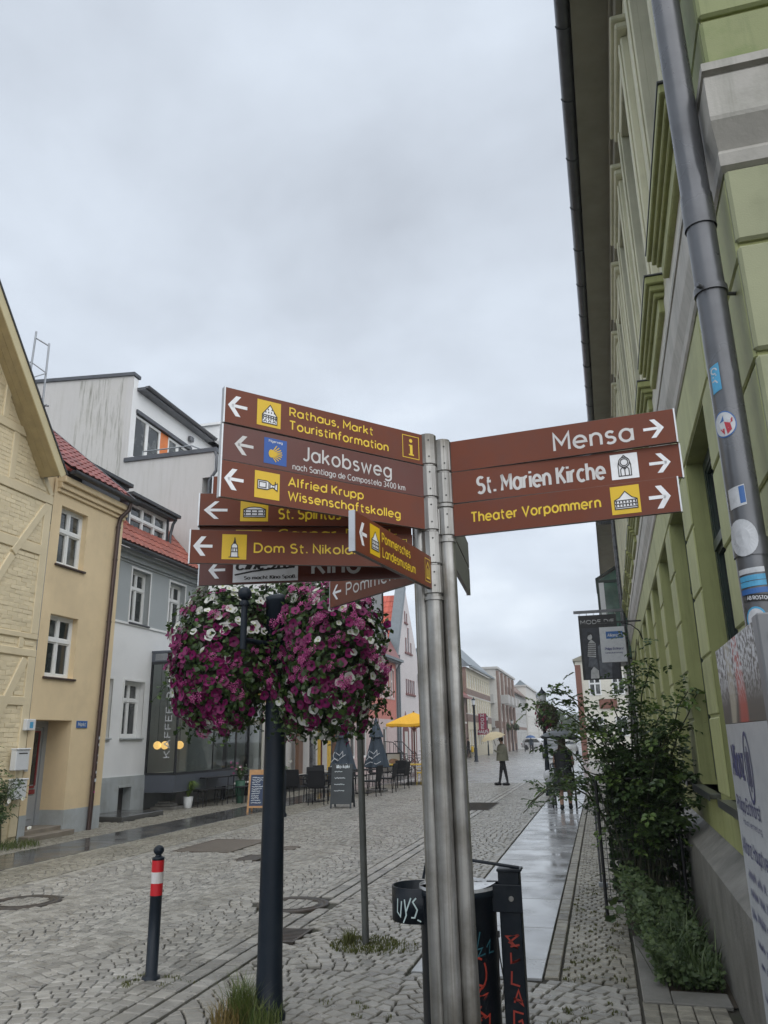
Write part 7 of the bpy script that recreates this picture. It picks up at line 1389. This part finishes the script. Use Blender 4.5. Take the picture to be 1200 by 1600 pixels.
def stand(stride=.0, arm_r=None, arm_l=None, h=1.75, lean=0, fore=.0):
    k = h / 1.75; J = [(0, 0, .95), (0, lean * .5, 1.15), (0, lean, 1.38), (0, lean, 1.50), (0, lean - .01, 1.56), (0, lean - .03, 1.66), (0, lean - .02, 1.73)]
    Rr = [(.16, .11), (.155, .11), (.17, .11), (.06, .06), (.058, .06), (.08, .095), (.05, .06)]; E_ = [(0, 1), (1, 2), (2, 3), (3, 4), (4, 5), (5, 6)]
    for sx, sd_, arm in ((-1, stride, arm_l), (1, -stride, arm_r)):
        b_ = len(J); J += [(sx * .09, 0, .88), (sx * .1, -sd_ * .55, .5), (sx * .1, -sd_, .09), (sx * .105, -sd_ - .15, .035)]; Rr += [(.095, .095), (.065, .065), (.042, .045), (.038, .03)]; E_ += [(0, b_), (b_, b_ + 1), (b_ + 1, b_ + 2), (b_ + 2, b_ + 3)]
        b_ = len(J); arm = arm or [(sx * .19, lean, 1.38), (sx * .24, lean + .02, 1.12), (sx * .24, lean - .08, .88), (sx * .235, lean - .11, .78)]; J += arm; Rr += [(.06, .06), (.045, .045), (.033, .033), (.035, .02)]; E_ += [(2, b_), (b_, b_ + 1), (b_ + 1, b_ + 2), (b_ + 2, b_ + 3)]
    return [tuple(c * k for c in p) for p in J], E_, Rr
def face(t, z, y, hm, k=1, hairlen=0, hx=0):
    mb = MB(); mb.sphere((hx, y + .015, z + .03), .098 * k, 14, sz=1.12)
    if hairlen: mb.lathe([(.085, 0), (.1, -hairlen * .5), (.07, -hairlen)], (hx, y + .03, z), 12)
    mb.build('hair', M[hm], t)
    mb = MB(); mb.tube([(hx, y - .085, z + .01), (hx, y - .118, z - .03)], [.008, .016], 6); mb.build('nose', M['skin'], t)
    for s_ in (-1, 1):
        mb = MB(); mb.sphere((hx + s_ * .03, y - .085, z + .015), .011, 8); mb.build('eye', M['trous'], t); mb = MB(); mb.sphere((hx + s_ * .083, y - .0, z - .01), .02, 8, sz=1.4); mb.build('ear', M['skin'], t)
    mb = MB(); mb.box(hx - .022, hx + .022, y - .094, y - .088, z - .062, z - .054); mb.build('mouth', M['redbr'], t)
# man in the jacket, facing left, holding an umbrella
mp = stand(.15, arm_r=[(.19, .0, 1.38), (.22, .02, 1.15), (.16, -.24, 1.22), (.14, -.30, 1.28)], h=1.68)
def mc(c): return 2 if (c.z > 1.43 or (c.z < .84 and c.z > .68 and abs(c.x) > .18)) else (1 if c.z < .9 else 0)
man = person((-3.48, 29.4, 0), radians(-84), 'person in olive grey jacket and black trousers standing under a beige umbrella', mp, [M['coat'], M['trous'], M['skin']], mc)
mb = MB(); n = 20; lv = [(.84, .25, .225), (.95, .245, .215), (1.15, .235, .195), (1.3, .23, .18), (1.38, .19, .14), (1.43, .08, .08)]
mb.add([(rx * cos(2 * pi * k / n) * (1 + .03 * sin(5 * k)), ry * sin(2 * pi * k / n), z) for z, rx, ry in lv for k in range(n)], [(i * n + k, i * n + (k + 1) % n, (i + 1) * n + (k + 1) % n, (i + 1) * n + k) for i in range(len(lv) - 1) for k in range(n)], 0, True); mb.build('jacket', M['coat'], man)
face(man, 1.56, -.03, 'hair', .95)
for s_ in (-1, 1): mb = MB(); mb.bev(s_ * .1 - .05, s_ * .1 + .05, s_ * .145 - .2, s_ * .145 + .07, 0, .09, .03); mb.build('shoe', M['trous'], man, fix=True)
umbrella((-3.76, 29.32, 1.62), (radians(8), radians(-14), 0), .47, 'umbb', 'beige umbrella held by the person in the olive jacket', hgt=.24, stick=.5)
# woman with pushchair, seen from behind, walking away
wp = stand(.12, arm_r=[(.17, -.0, 1.36), (.22, -.1, 1.14), (.22, -.32, 1.02), (.21, -.4, 1.0)], arm_l=[(-.17, 0, 1.36), (-.24, -.05, 1.16), (-.23, -.3, 1.06), (-.2, -.38, 1.08)], h=1.64)
def wc(c): return 1 if (c.z < .13) else (0 if (c.z > .55 and c.z < 1.34 and abs(c.x) < .2) else 2)
wom = person((-.90, 19.75, 0), radians(180), 'person in a knee length black dress and black shoes walking away with a pushchair', wp, [M['dress'], M['trous'], M['skin']], wc)
mb = MB(); n = 40; lv = [(.45, .27, .24), (.65, .235, .20), (.88, .18, .145), (1.02, .15, .115), (1.2, .175, .125), (1.33, .16, .10), (1.38, .07, .07)]
mb.add([(rx * cos(2 * pi * k / n) * (1 + (.05 * (k % 2) if z < .9 else 0)), ry * sin(2 * pi * k / n) * (1 + (.05 * (k % 2) if z < .9 else 0)), z) for z, rx, ry in lv for k in range(n)], [(i * n + k, i * n + (k + 1) % n, (i + 1) * n + (k + 1) % n, (i + 1) * n + k) for i in range(len(lv) - 1) for k in range(n)], 0, True); mb.build('dress', M['dress'], wom)
face(wom, 1.52, -.03, 'hair', 1, .3)
for s_ in (-1, 1): mb = MB(); mb.bev(s_ * .095 - .045, s_ * .095 + .045, -.19 + s_ * .12, .08 + s_ * .12, 0, .1, .03); mb.build('shoe', M['trous'], wom, fix=True)
umbrella((-.93, 19.8, 1.60), (radians(-4), radians(3), .2), .52, 'umbg', 'dark grey umbrella above the person with the pushchair', hgt=.2, stick=.5)
pc = empty('pushchair', (-.95, 20.4, 0), label='black pushchair being pushed along the slab path', cat='pushchair')
for x, y in ((-.27, -.25), (.27, -.25), (-.25, .45), (.25, .45)): mb = MB(); mb.tube([(x - .02, y, .13), (x + .02, y, .13)], .13, 16); mb.build('wheel', M['tyre'], pc)
for s_ in (-1, 1):
    mb = MB(); mb.tube([(s_ * .25, -.55, 1.02), (s_ * .26, -.4, .95), (s_ * .26, .1, .55), (s_ * .26, .45, .13)], .016, 6); mb.tube([(s_ * .26, -.25, .13), (s_ * .26, .15, .5)], .014, 6); mb.build('frame', M['blackp'], pc)
mb = MB(); mb.tube([(-.25, -.55, 1.02), (.25, -.55, 1.02)], .018, 6); mb.build('handle', M['blackp'], pc); mb = MB(); mb.bev(-.22, .22, -.1, .35, .35, .45, .03); mb.bev(-.22, .22, -.14, -.06, .4, .95, .03); mb.build('seat', M['umbg'], pc, fix=True)
mb = MB(); mb.lathe([(.26, 0), (.24, .12), (.16, .22), (.01, .26)], (0, .02, .92), 14); mb.build('hood', M['umbd'], pc)
mb = MB(); mb.sphere((-.33, -.3, .72), .13, 12, sz=1.2); tag(mb.build('bag', M['stk_w']), 'pale bag hanging from the pushchair', 'bag').location = (-.95, 20.4, 0)
# distant people
dk = [M['trous'], M['umbd'], M['skin']]
p_ = person((-11.2, 70, 0), radians(-60), 'distant person in dark clothes walking with a yellow bag', stand(.15, h=1.7), dk, lambda c: 2 if c.z > 1.45 else 0); face(p_, 1.6, -.03, 'hair')
mb = MB(); mb.bev(.18, .36, -.25, .25, .45, .95, .05); o = mb.build('bag', M['yelchair'], fix=True); o.location = (-11.1, 69.9, 0); tag(o, 'bright yellow bag carried by the distant person', 'bag')
p_ = person((-7.4, 90, 0), radians(180), 'distant person in blue under a blue umbrella', stand(.1, h=1.7), dk, lambda c: 2 if c.z > 1.45 else (1 if c.z > .8 else 0)); face(p_, 1.6, -.03, 'hair'); M['umbblue'] = mat('blue_umbrella', (.02, .08, .22), .5); umbrella((-7.4, 89.8, 1.55), (0, 0, 0), .6, 'umbblue', 'blue umbrella of the distant person', hgt=.3, stick=.5)
# ---------------------------------------------------------------- cars far down the street
def car(loc, rz, col, label, L=4.2, W=1.75, H=1.5):
    m = mat('car_paint', col, .3, var=.02, coat=.6); t = empty('parked_car', loc, rz, label=label, cat='car', group='cars parked far down the street')
    def loft(secs, nm, mm):
        mb = MB(); vs = [p for s_ in secs for p in s_]; n = len(secs[0]); mb.add(vs, [(i * n + k, i * n + k + 1, (i + 1) * n + k + 1, (i + 1) * n + k) for i in range(len(secs) - 1) for k in range(n - 1)] + [tuple(range(n)), tuple(range((len(secs) - 1) * n, len(secs) * n))[::-1]], 0, True); return mb.build(nm, mm, t, fix=True)
    loft([[(-w * W / 2, y * L, .3), (-w * W / 2, y * L, z * .75), (-w * W / 2 * .93, y * L, z), (w * W / 2 * .93, y * L, z), (w * W / 2, y * L, z * .75), (w * W / 2, y * L, .3)] for y, w, z in ((-.5, .84, .7), (-.47, .94, .82), (-.3, 1, .9), (.2, 1, .93), (.4, .98, .92), (.49, .9, .85), (.5, .86, .6))], 'body', m)
    loft([[(-w * W / 2, y * L, .88), (-w * W / 2 * .86, y * L, z), (w * W / 2 * .86, y * L, z), (w * W / 2, y * L, .88)] for y, w, z in ((-.3, .86, .9), (-.12, .88, H - .03), (.2, .88, H), (.43, .84, 1.3), (.47, .8, .92))], 'cabin', m)
    mb = MB(); mb.quad((-.62, .478 * L, .98), (.62, .478 * L, .98), (.56, .447 * L, 1.26), (-.56, .447 * L, 1.26)); mb.quad((.6, -.297 * L, .93), (-.6, -.297 * L, .93), (-.55, -.135 * L, H - .1), (.55, -.135 * L, H - .1)); mb.build('windscreen', M['glassd'], t)
    for s_ in (-1, 1):
        mb = MB(); mb.quad((s_ * .79, -.22 * L, .95), (s_ * .79, .38 * L, .95), (s_ * .70, .33 * L, H - .15), (s_ * .70, -.1 * L, H - .12)); mb.build('side_window', M['glassd'], t)
        for y in (-.31, .3): mb = MB(); mb.tube([(s_ * (W / 2 - .2), y * L, .31), (s_ * (W / 2 + .01), y * L, .31)], .31, 16); mb.build('wheel', M['tyre'], t)
        mb = MB(); mb.bev(s_ * .68 - .12, s_ * .68 + .12, -.5 * L - .01, -.5 * L + .08, .62, .76, .02); mb.build('headlight', M['stk_w'], t, fix=True); mb = MB(); mb.bev(s_ * .7 - .1, s_ * .7 + .1, .5 * L - .08, .5 * L + .01, .68, .84, .02); mb.build('tail_light', M['sred'], t, fix=True)
car((-3.6, 66, 0), 0, (.10, .11, .12), 'dark grey car beyond the pushchair'); car((-3.0, 80, 0), 0, (.55, .56, .56), 'white car behind the dark umbrella'); car((-5.2, 92, 0), radians(12), (.05, .14, .32), 'blue car near the end of the street', H=1.8); car((-8.2, 110, 0), radians(60), (.5, .52, .55), 'silver car crossing the end of the street')
for k in range(7):
    mb = MB(); mb.tube([(0, 0, 0), (0, 0, .95)], .05, 8); o = mb.build('street_bollard', M['blackp']); o.location = (-9.6 + k * .95, 96 + k * .2, 0); tag(o, 'thin dark bollard, %s from the left in the row closing the far street' % ('first', 'second', 'third', 'fourth', 'fifth', 'sixth', 'seventh')[k], 'bollard', 'row of thin bollards across the far street')
# ---------------------------------------------------------------- planting at the green wall
def leafspray(m, seed, n=5, s=1.0):
    q = random.Random(seed); mb = MB(); 
    for i in range(n):
        side = 0 if i == n - 1 else (1 if i % 2 else -1); y = .25 + .28 * (i // 2) if side else .25 + .28 * ((n - 1) // 2); l = .42 * q.uniform(.85, 1.1); wd = l * .34; d = Vector((side * .9, .55 if side else 1, q.uniform(-.15, .1))).normalized(); c = Vector((side * .05, y, 0)); nn_ = Vector((-d.y, d.x, 0)); z = Vector((0, 0, .05))
        mb.add([c, c + d * l * .35 + nn_ * wd + z, c + d * l * .75 + nn_ * wd * .8 + z, c + d * l - z, c + d * l * .75 - nn_ * wd * .8 + z, c + d * l * .35 - nn_ * wd + z, c + d * l * .5], [(0, 1, 6), (1, 2, 6), (2, 3, 6), (3, 4, 6), (4, 5, 6), (5, 0, 6)])
    mb.add([(-.01, 0, 0), (.01, 0, 0), (.005, .8, 0), (-.005, .8, 0)], [(0, 1, 2, 3)]); return mb, mb.data('leaf', m)
RS = [leafspray(M['rose'], i) for i in range(3)]; RL = [leafspray(M['roselt'], i + 5) for i in range(2)]
M['cane'] = mat('rose_cane', (.055, .06, .03), .6, var=.3, vs=10)
def shrub(name, base, canes, label, seed, nobj=290, ls=.145, nper=26, cat='shrub', light=.2, lo=None):
    q = random.Random(seed); t = empty(name, base, label=label, cat=cat); leaves = []
    for ci, (bx, by, tip, lift, n) in enumerate(canes):
        p0 = Vector((bx, by, 0)); p3 = Vector(tip); p1 = p0 + Vector((0, 0, 1)) * lift * .6 + (p3 - p0) * .1; p2 = p0.lerp(p3, .6) + Vector((0, 0, lift * .5)); pts = []
        for k in range(11):
            u = k / 10; pts.append(p0 * (1 - u) ** 3 + p1 * 3 * u * (1 - u) ** 2 + p2 * 3 * u * u * (1 - u) + p3 * u ** 3 + Vector((q.gauss(0, .012), q.gauss(0, .012), 0)))
        mb = MB(); mb.tube(pts, [.011 * (1 - .75 * k / 10) + .002 for k in range(11)], 5); mb.build('cane', M['cane'], t)
        for k in range(n):
            u = q.uniform(.22, 1.0) ** .8; i = min(9, int(u * 10)); c = pts[i].lerp(pts[i + 1], u * 10 - i); off = Vector((q.gauss(0, .09), q.gauss(0, .09), q.gauss(0, .07))); leaves.append((c + off, off))
    q.shuffle(leaves); leaves.sort(key=lambda l: l[0].y + .0); mb = MB(); mlt = MB()
    step = max(1, len(leaves) // nobj)
    for i, (c, off) in enumerate(leaves):
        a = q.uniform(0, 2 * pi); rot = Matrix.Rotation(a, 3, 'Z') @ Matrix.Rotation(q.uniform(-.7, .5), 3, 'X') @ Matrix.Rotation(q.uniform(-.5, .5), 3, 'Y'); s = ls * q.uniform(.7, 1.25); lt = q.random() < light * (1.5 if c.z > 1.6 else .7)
        if i < nobj:
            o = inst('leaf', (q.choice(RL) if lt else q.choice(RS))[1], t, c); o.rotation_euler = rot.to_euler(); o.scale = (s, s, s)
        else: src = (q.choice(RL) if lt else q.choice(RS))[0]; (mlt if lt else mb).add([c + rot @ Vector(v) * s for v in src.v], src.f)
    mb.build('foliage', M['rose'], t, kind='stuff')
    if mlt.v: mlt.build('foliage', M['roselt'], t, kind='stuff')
    return t
q = random.Random(21); cn = []
base = (.36, 8.55, 0)
for k in range(22): cn.append((q.uniform(-.28, .3), q.uniform(-.1, .4), (q.uniform(-.36, .42), q.uniform(-.45, .4), q.uniform(1.2, 1.95)), q.uniform(.5, 1.1), 34))
for tip, lf, n in (((-1.22, .2, .88), 1.9, 30), ((-1.12, -.2, .98), 1.7, 26), ((-1.02, .1, 1.98), 1.8, 34), ((-.82, .0, 2.14), 1.7, 36), ((-.62, -.1, 2.05), 1.5, 34), ((-.70, .2, 1.72), 1.4, 38), ((-.9, .0, 1.62), 1.3, 30), ((.12, .0, 2.62), 1.3, 40), ((.2, -.1, 2.35), 1.2, 40), ((-.02, .1, 2.2), 1.2, 40), ((.62, -.5, 2.05), 1.2, 46), ((.55, -.3, 2.1), 1.3, 40), ((.35, -.6, 1.7), 1.2, 40), ((.4, -.3, 1.3), 1.1, 40), ((-.45, -.2, 1.5), 1.2, 44), ((-.3, -.3, 1.7), 1.2, 44), ((-.55, -.1, 1.3), 1.1, 40), ((-.85, -.1, 1.25), 1.2, 30), ((.45, -.6, 1.1), .9, 40), ((.3, -.5, .9), .8, 40), ((-.2, -.3, 2.0), 1.3, 40)): cn.append((q.uniform(-.2, .2), q.uniform(-.1, .3), tip, lf, n))
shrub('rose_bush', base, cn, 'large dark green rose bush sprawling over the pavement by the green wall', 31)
# inner tangle and mesh fence
q = random.Random(5); mb = MB()
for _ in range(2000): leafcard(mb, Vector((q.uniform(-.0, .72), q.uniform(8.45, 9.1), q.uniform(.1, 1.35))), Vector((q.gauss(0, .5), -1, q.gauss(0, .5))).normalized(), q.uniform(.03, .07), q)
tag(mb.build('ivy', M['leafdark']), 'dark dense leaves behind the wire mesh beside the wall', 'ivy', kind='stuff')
mf = empty('mesh_fence', (.3, 8.38, 0), label='dark wire mesh fence panel standing across the planting bed', cat='fence'); mb = MB()
for a, b_ in (((-.38, 0, 0), (-.38, 0, 1.26)), ((.36, 0, 0), (.36, 0, 1.26)), ((-.38, 0, 1.24), (.36, 0, 1.24)), ((-.38, 0, .14), (.36, 0, .14))): mb = MB(); mb.tube([a, b_], .016, 6); mb.build('frame_bar', M['blackp'], mf)
mb = MB()
for k in range(1, 15): x = -.38 + k * .0493; mb.tube([(x, 0, .14), (x, 0, 1.24)], .0028, 4)
for k in range(1, 12): z = .14 + k * .0917; mb.tube([(-.38, .004, z), (.36, .004, z)], .0028, 4)
mb.build('wire_mesh', M['blackp'], mf, kind='stuff')
st = empty('fence_post', (-.13, 9.9, 0), label='slim grey post at the edge of the planting bed', cat='post'); mb = MB(); mb.bev(-.012, .012, -.012, .012, -.02, 1.18, .004); mb.build('post', M['pipe'], st, fix=True); mb = MB(); mb.bev(-.03, .07, -.03, .03, .0, .05, .004); mb.build('foot', M['galvrail'], st, fix=True)
# bed edging, soil and weeds
mb = MB(); mb.bev(.12, .30, 5.86, 7.6, -.02, .012, .006); mb.bev(.305, .66, 5.86, 6.12, -.02, .010, .006); tag(mb.build('bed_edging', M['conc'], fix=True), 'wet concrete edging slab around the planting bed', 'edging')
mb = MB(); mb.quad((.12, 5.9, -.008), (.75, 5.9, -.008), (.85, 12, -.006), (.12, 12, -.006)); mb.build('soil_bed', M['soil'], kind='structure')
arcs(.12, .75, 12.0, 31, .092, .9, .06, small=1)
q = random.Random(77); mb = MB(); ml = MB()
for _ in range(900): a = q.uniform(0, 6.28); blades(mb, q.uniform(.24, .64), q.uniform(6.2, 8.3), 1, q.uniform(.12, .4), .02, 1.1, .012, q)
for _ in range(4200):
    x, y = q.uniform(.22, .66), q.uniform(6.15, 8.35); x -= (.14 if y > 7.2 else 0) * q.random(); z = q.uniform(.02, .22 + .10 * (y > 6.8) + .12 * sin(x * 9) + .08 * (y > 7.4)); leafcard(ml, Vector((x - .05 * (z > .2), y, z)), Vector((q.gauss(0, .4), q.gauss(-.4, .4), 1)).normalized(), q.uniform(.02, .06), q)
M['weed'] = leafmat('weed_leaves', (.035, .070, .022), (.10, .145, .05), .55)
tag(mb.build('weeds', M['weed']), 'long grass blades among the weeds at the wall', 'weeds', kind='stuff'); tag(ml.build('weeds', M['weed']), 'low green broad leaved weeds filling the planting bed', 'weeds', kind='stuff')
def broadleaf(seed):
    q = random.Random(seed); n = 11; vs = [(0, 0, 0)] + [((.5 if k % 2 else .38) * sin(2 * pi * k / n), .45 - (.5 if k % 2 else .38) * cos(2 * pi * k / n), q.uniform(-.04, .04)) for k in range(n)]; vs[0] = (0, .45, -.05); mb = MB(); mb.add(vs, [(0, 1 + k, 1 + (k + 1) % n) for k in range(n)]); mb.tube([(0, 0, 0), (0, -.3, -.5)], .015, 4); return mb.data('leaf', M['weed'])
BL = [broadleaf(i) for i in range(3)]; hp = empty('broad_leaved_plant', (.22, 7.6, 0), label='leafy plant with large lobed leaves leaning out at the foot of the mesh', cat='plant'); q = random.Random(9)
for _ in range(30): o = inst('leaf', q.choice(BL), hp, (q.uniform(-.3, .35), q.uniform(-.5, .3), q.uniform(.18, .55)), (q.uniform(-.9, .3), q.uniform(-.5, .5), q.uniform(0, 6.3)), (q.uniform(.06, .12),) * 3)
mb = MB()
for _ in range(9): mb.tube([(q.uniform(-.05, .1), q.uniform(-.1, .1), 0), (q.uniform(-.2, .2), q.uniform(-.3, .2), q.uniform(.3, .5))], .006, 5)
mb.build('stem', M['cane'], hp, kind='stuff')
# shrub at the left edge
cn = []; q = random.Random(12)
for k in range(16): cn.append((q.uniform(-.2, .2), q.uniform(-.3, .3), (q.uniform(-.3, .62), q.uniform(-.5, .5), q.uniform(.4, 1.55)), q.uniform(.4, .9), 40))
s2 = shrub('rose_bush', (-10.0, 11.6, 0), cn, 'small rose bush with a few white flowers at the left edge', 41, nobj=150, ls=.12)
for k in range(9): inst('blossom', PW[k % 3], s2, (q.uniform(-.2, .6), q.uniform(-.4, .4), q.uniform(.15, 1.2)), (q.uniform(.5, 1.5), q.uniform(-.5, .5), 0), (.04,) * 3)
mb = MB(); blades(mb, -9.9, 12.0, 500, .12, .5, 1.2, .01, q); tag(mb.build('grass', M['grass']), 'low grass under the rose bush at the left edge', 'grass', kind='stuff')
# far trees
M['farleaf'] = leafmat('far_tree_leaves', (.05, .08, .035), (.09, .12, .05), .7)
def tree(loc, h, r, seed, label):
    q = random.Random(seed); t = empty('tree', loc, label=label, cat='tree', group='trees closing the far end of the street'); mb = MB(); mb.tube([(0, 0, 0), (.1, 0, h * .35), (0, .1, h * .7)], [.25, .18, .07], 8)
    for k in range(4): a = k * 1.6; mb.tube([(.05, 0, h * (.3 + .08 * k)), (cos(a) * r * .6, sin(a) * r * .6, h * (.55 + .08 * k))], [.1, .03], 6)
    mb.build('trunk', M['twig'], t); mb = MB(); cl = [(Vector((q.gauss(0, r * .5), q.gauss(0, r * .5), h * q.uniform(.4, .95))), r * q.uniform(.25, .5)) for _ in range(22)]
    for c, rr_ in cl:
        for _ in range(60): d = Vector((q.gauss(0, 1), q.gauss(0, 1), q.gauss(0, 1))).normalized(); leafcard(mb, c + d * rr_ * q.uniform(.7, 1.1), (d + Vector((0, 0, .5))).normalized(), .6, q)
    mb.build('crown', M['farleaf'], t, kind='stuff')
for i, (x, y, h, lab) in enumerate(((-15.5, 205, 9.5, 'tallest distant tree, left of the far gap'), (-11, 215, 8, 'middle distant tree at the end of the street'), (-6.5, 210, 7, 'low distant tree behind the blue car'), (-1.5, 220, 8, 'distant tree behind the hanging basket on the right'))): tree((x, y, 0), h, 3.2, i + 3, lab)
# fallen petals
q = random.Random(3)
for k in range(14):
    x, y = q.choice(((-1.9, 5.3), (-3.6, 6.4), (-2.7, 5.0), (-4.2, 8.0), (-2.4, 9.5))); mb = MB() if k == 0 else mb
    a = x + q.gauss(0, .6), y + q.gauss(0, .9); mb.add([(a[0] - .016, a[1], .006), (a[0], a[1] - .014, .012), (a[0] + .016, a[1], .007), (a[0], a[1] + .014, .006)], [(0, 1, 2, 3)])
tag(mb.build('fallen_petals', M['whp']), 'white petals scattered on the wet cobbles', 'petals', kind='stuff')
# rain haze
hm = bpy.data.materials.new('rain_haze'); hm.use_nodes = True; n_ = hm.node_tree.nodes; n_.clear(); ho = n_.new('ShaderNodeOutputMaterial'); pv = n_.new('ShaderNodeVolumePrincipled'); pv.inputs['Color'].default_value = (.86, .9, .95, 1); pv.inputs['Density'].default_value = .0009; hm.node_tree.links.new(pv.outputs[0], ho.inputs['Volume'])
mb = MB(); mb.box(-60, 60, -40, 320, -1.2, 17); mb.build('haze', hm, kind='stuff')
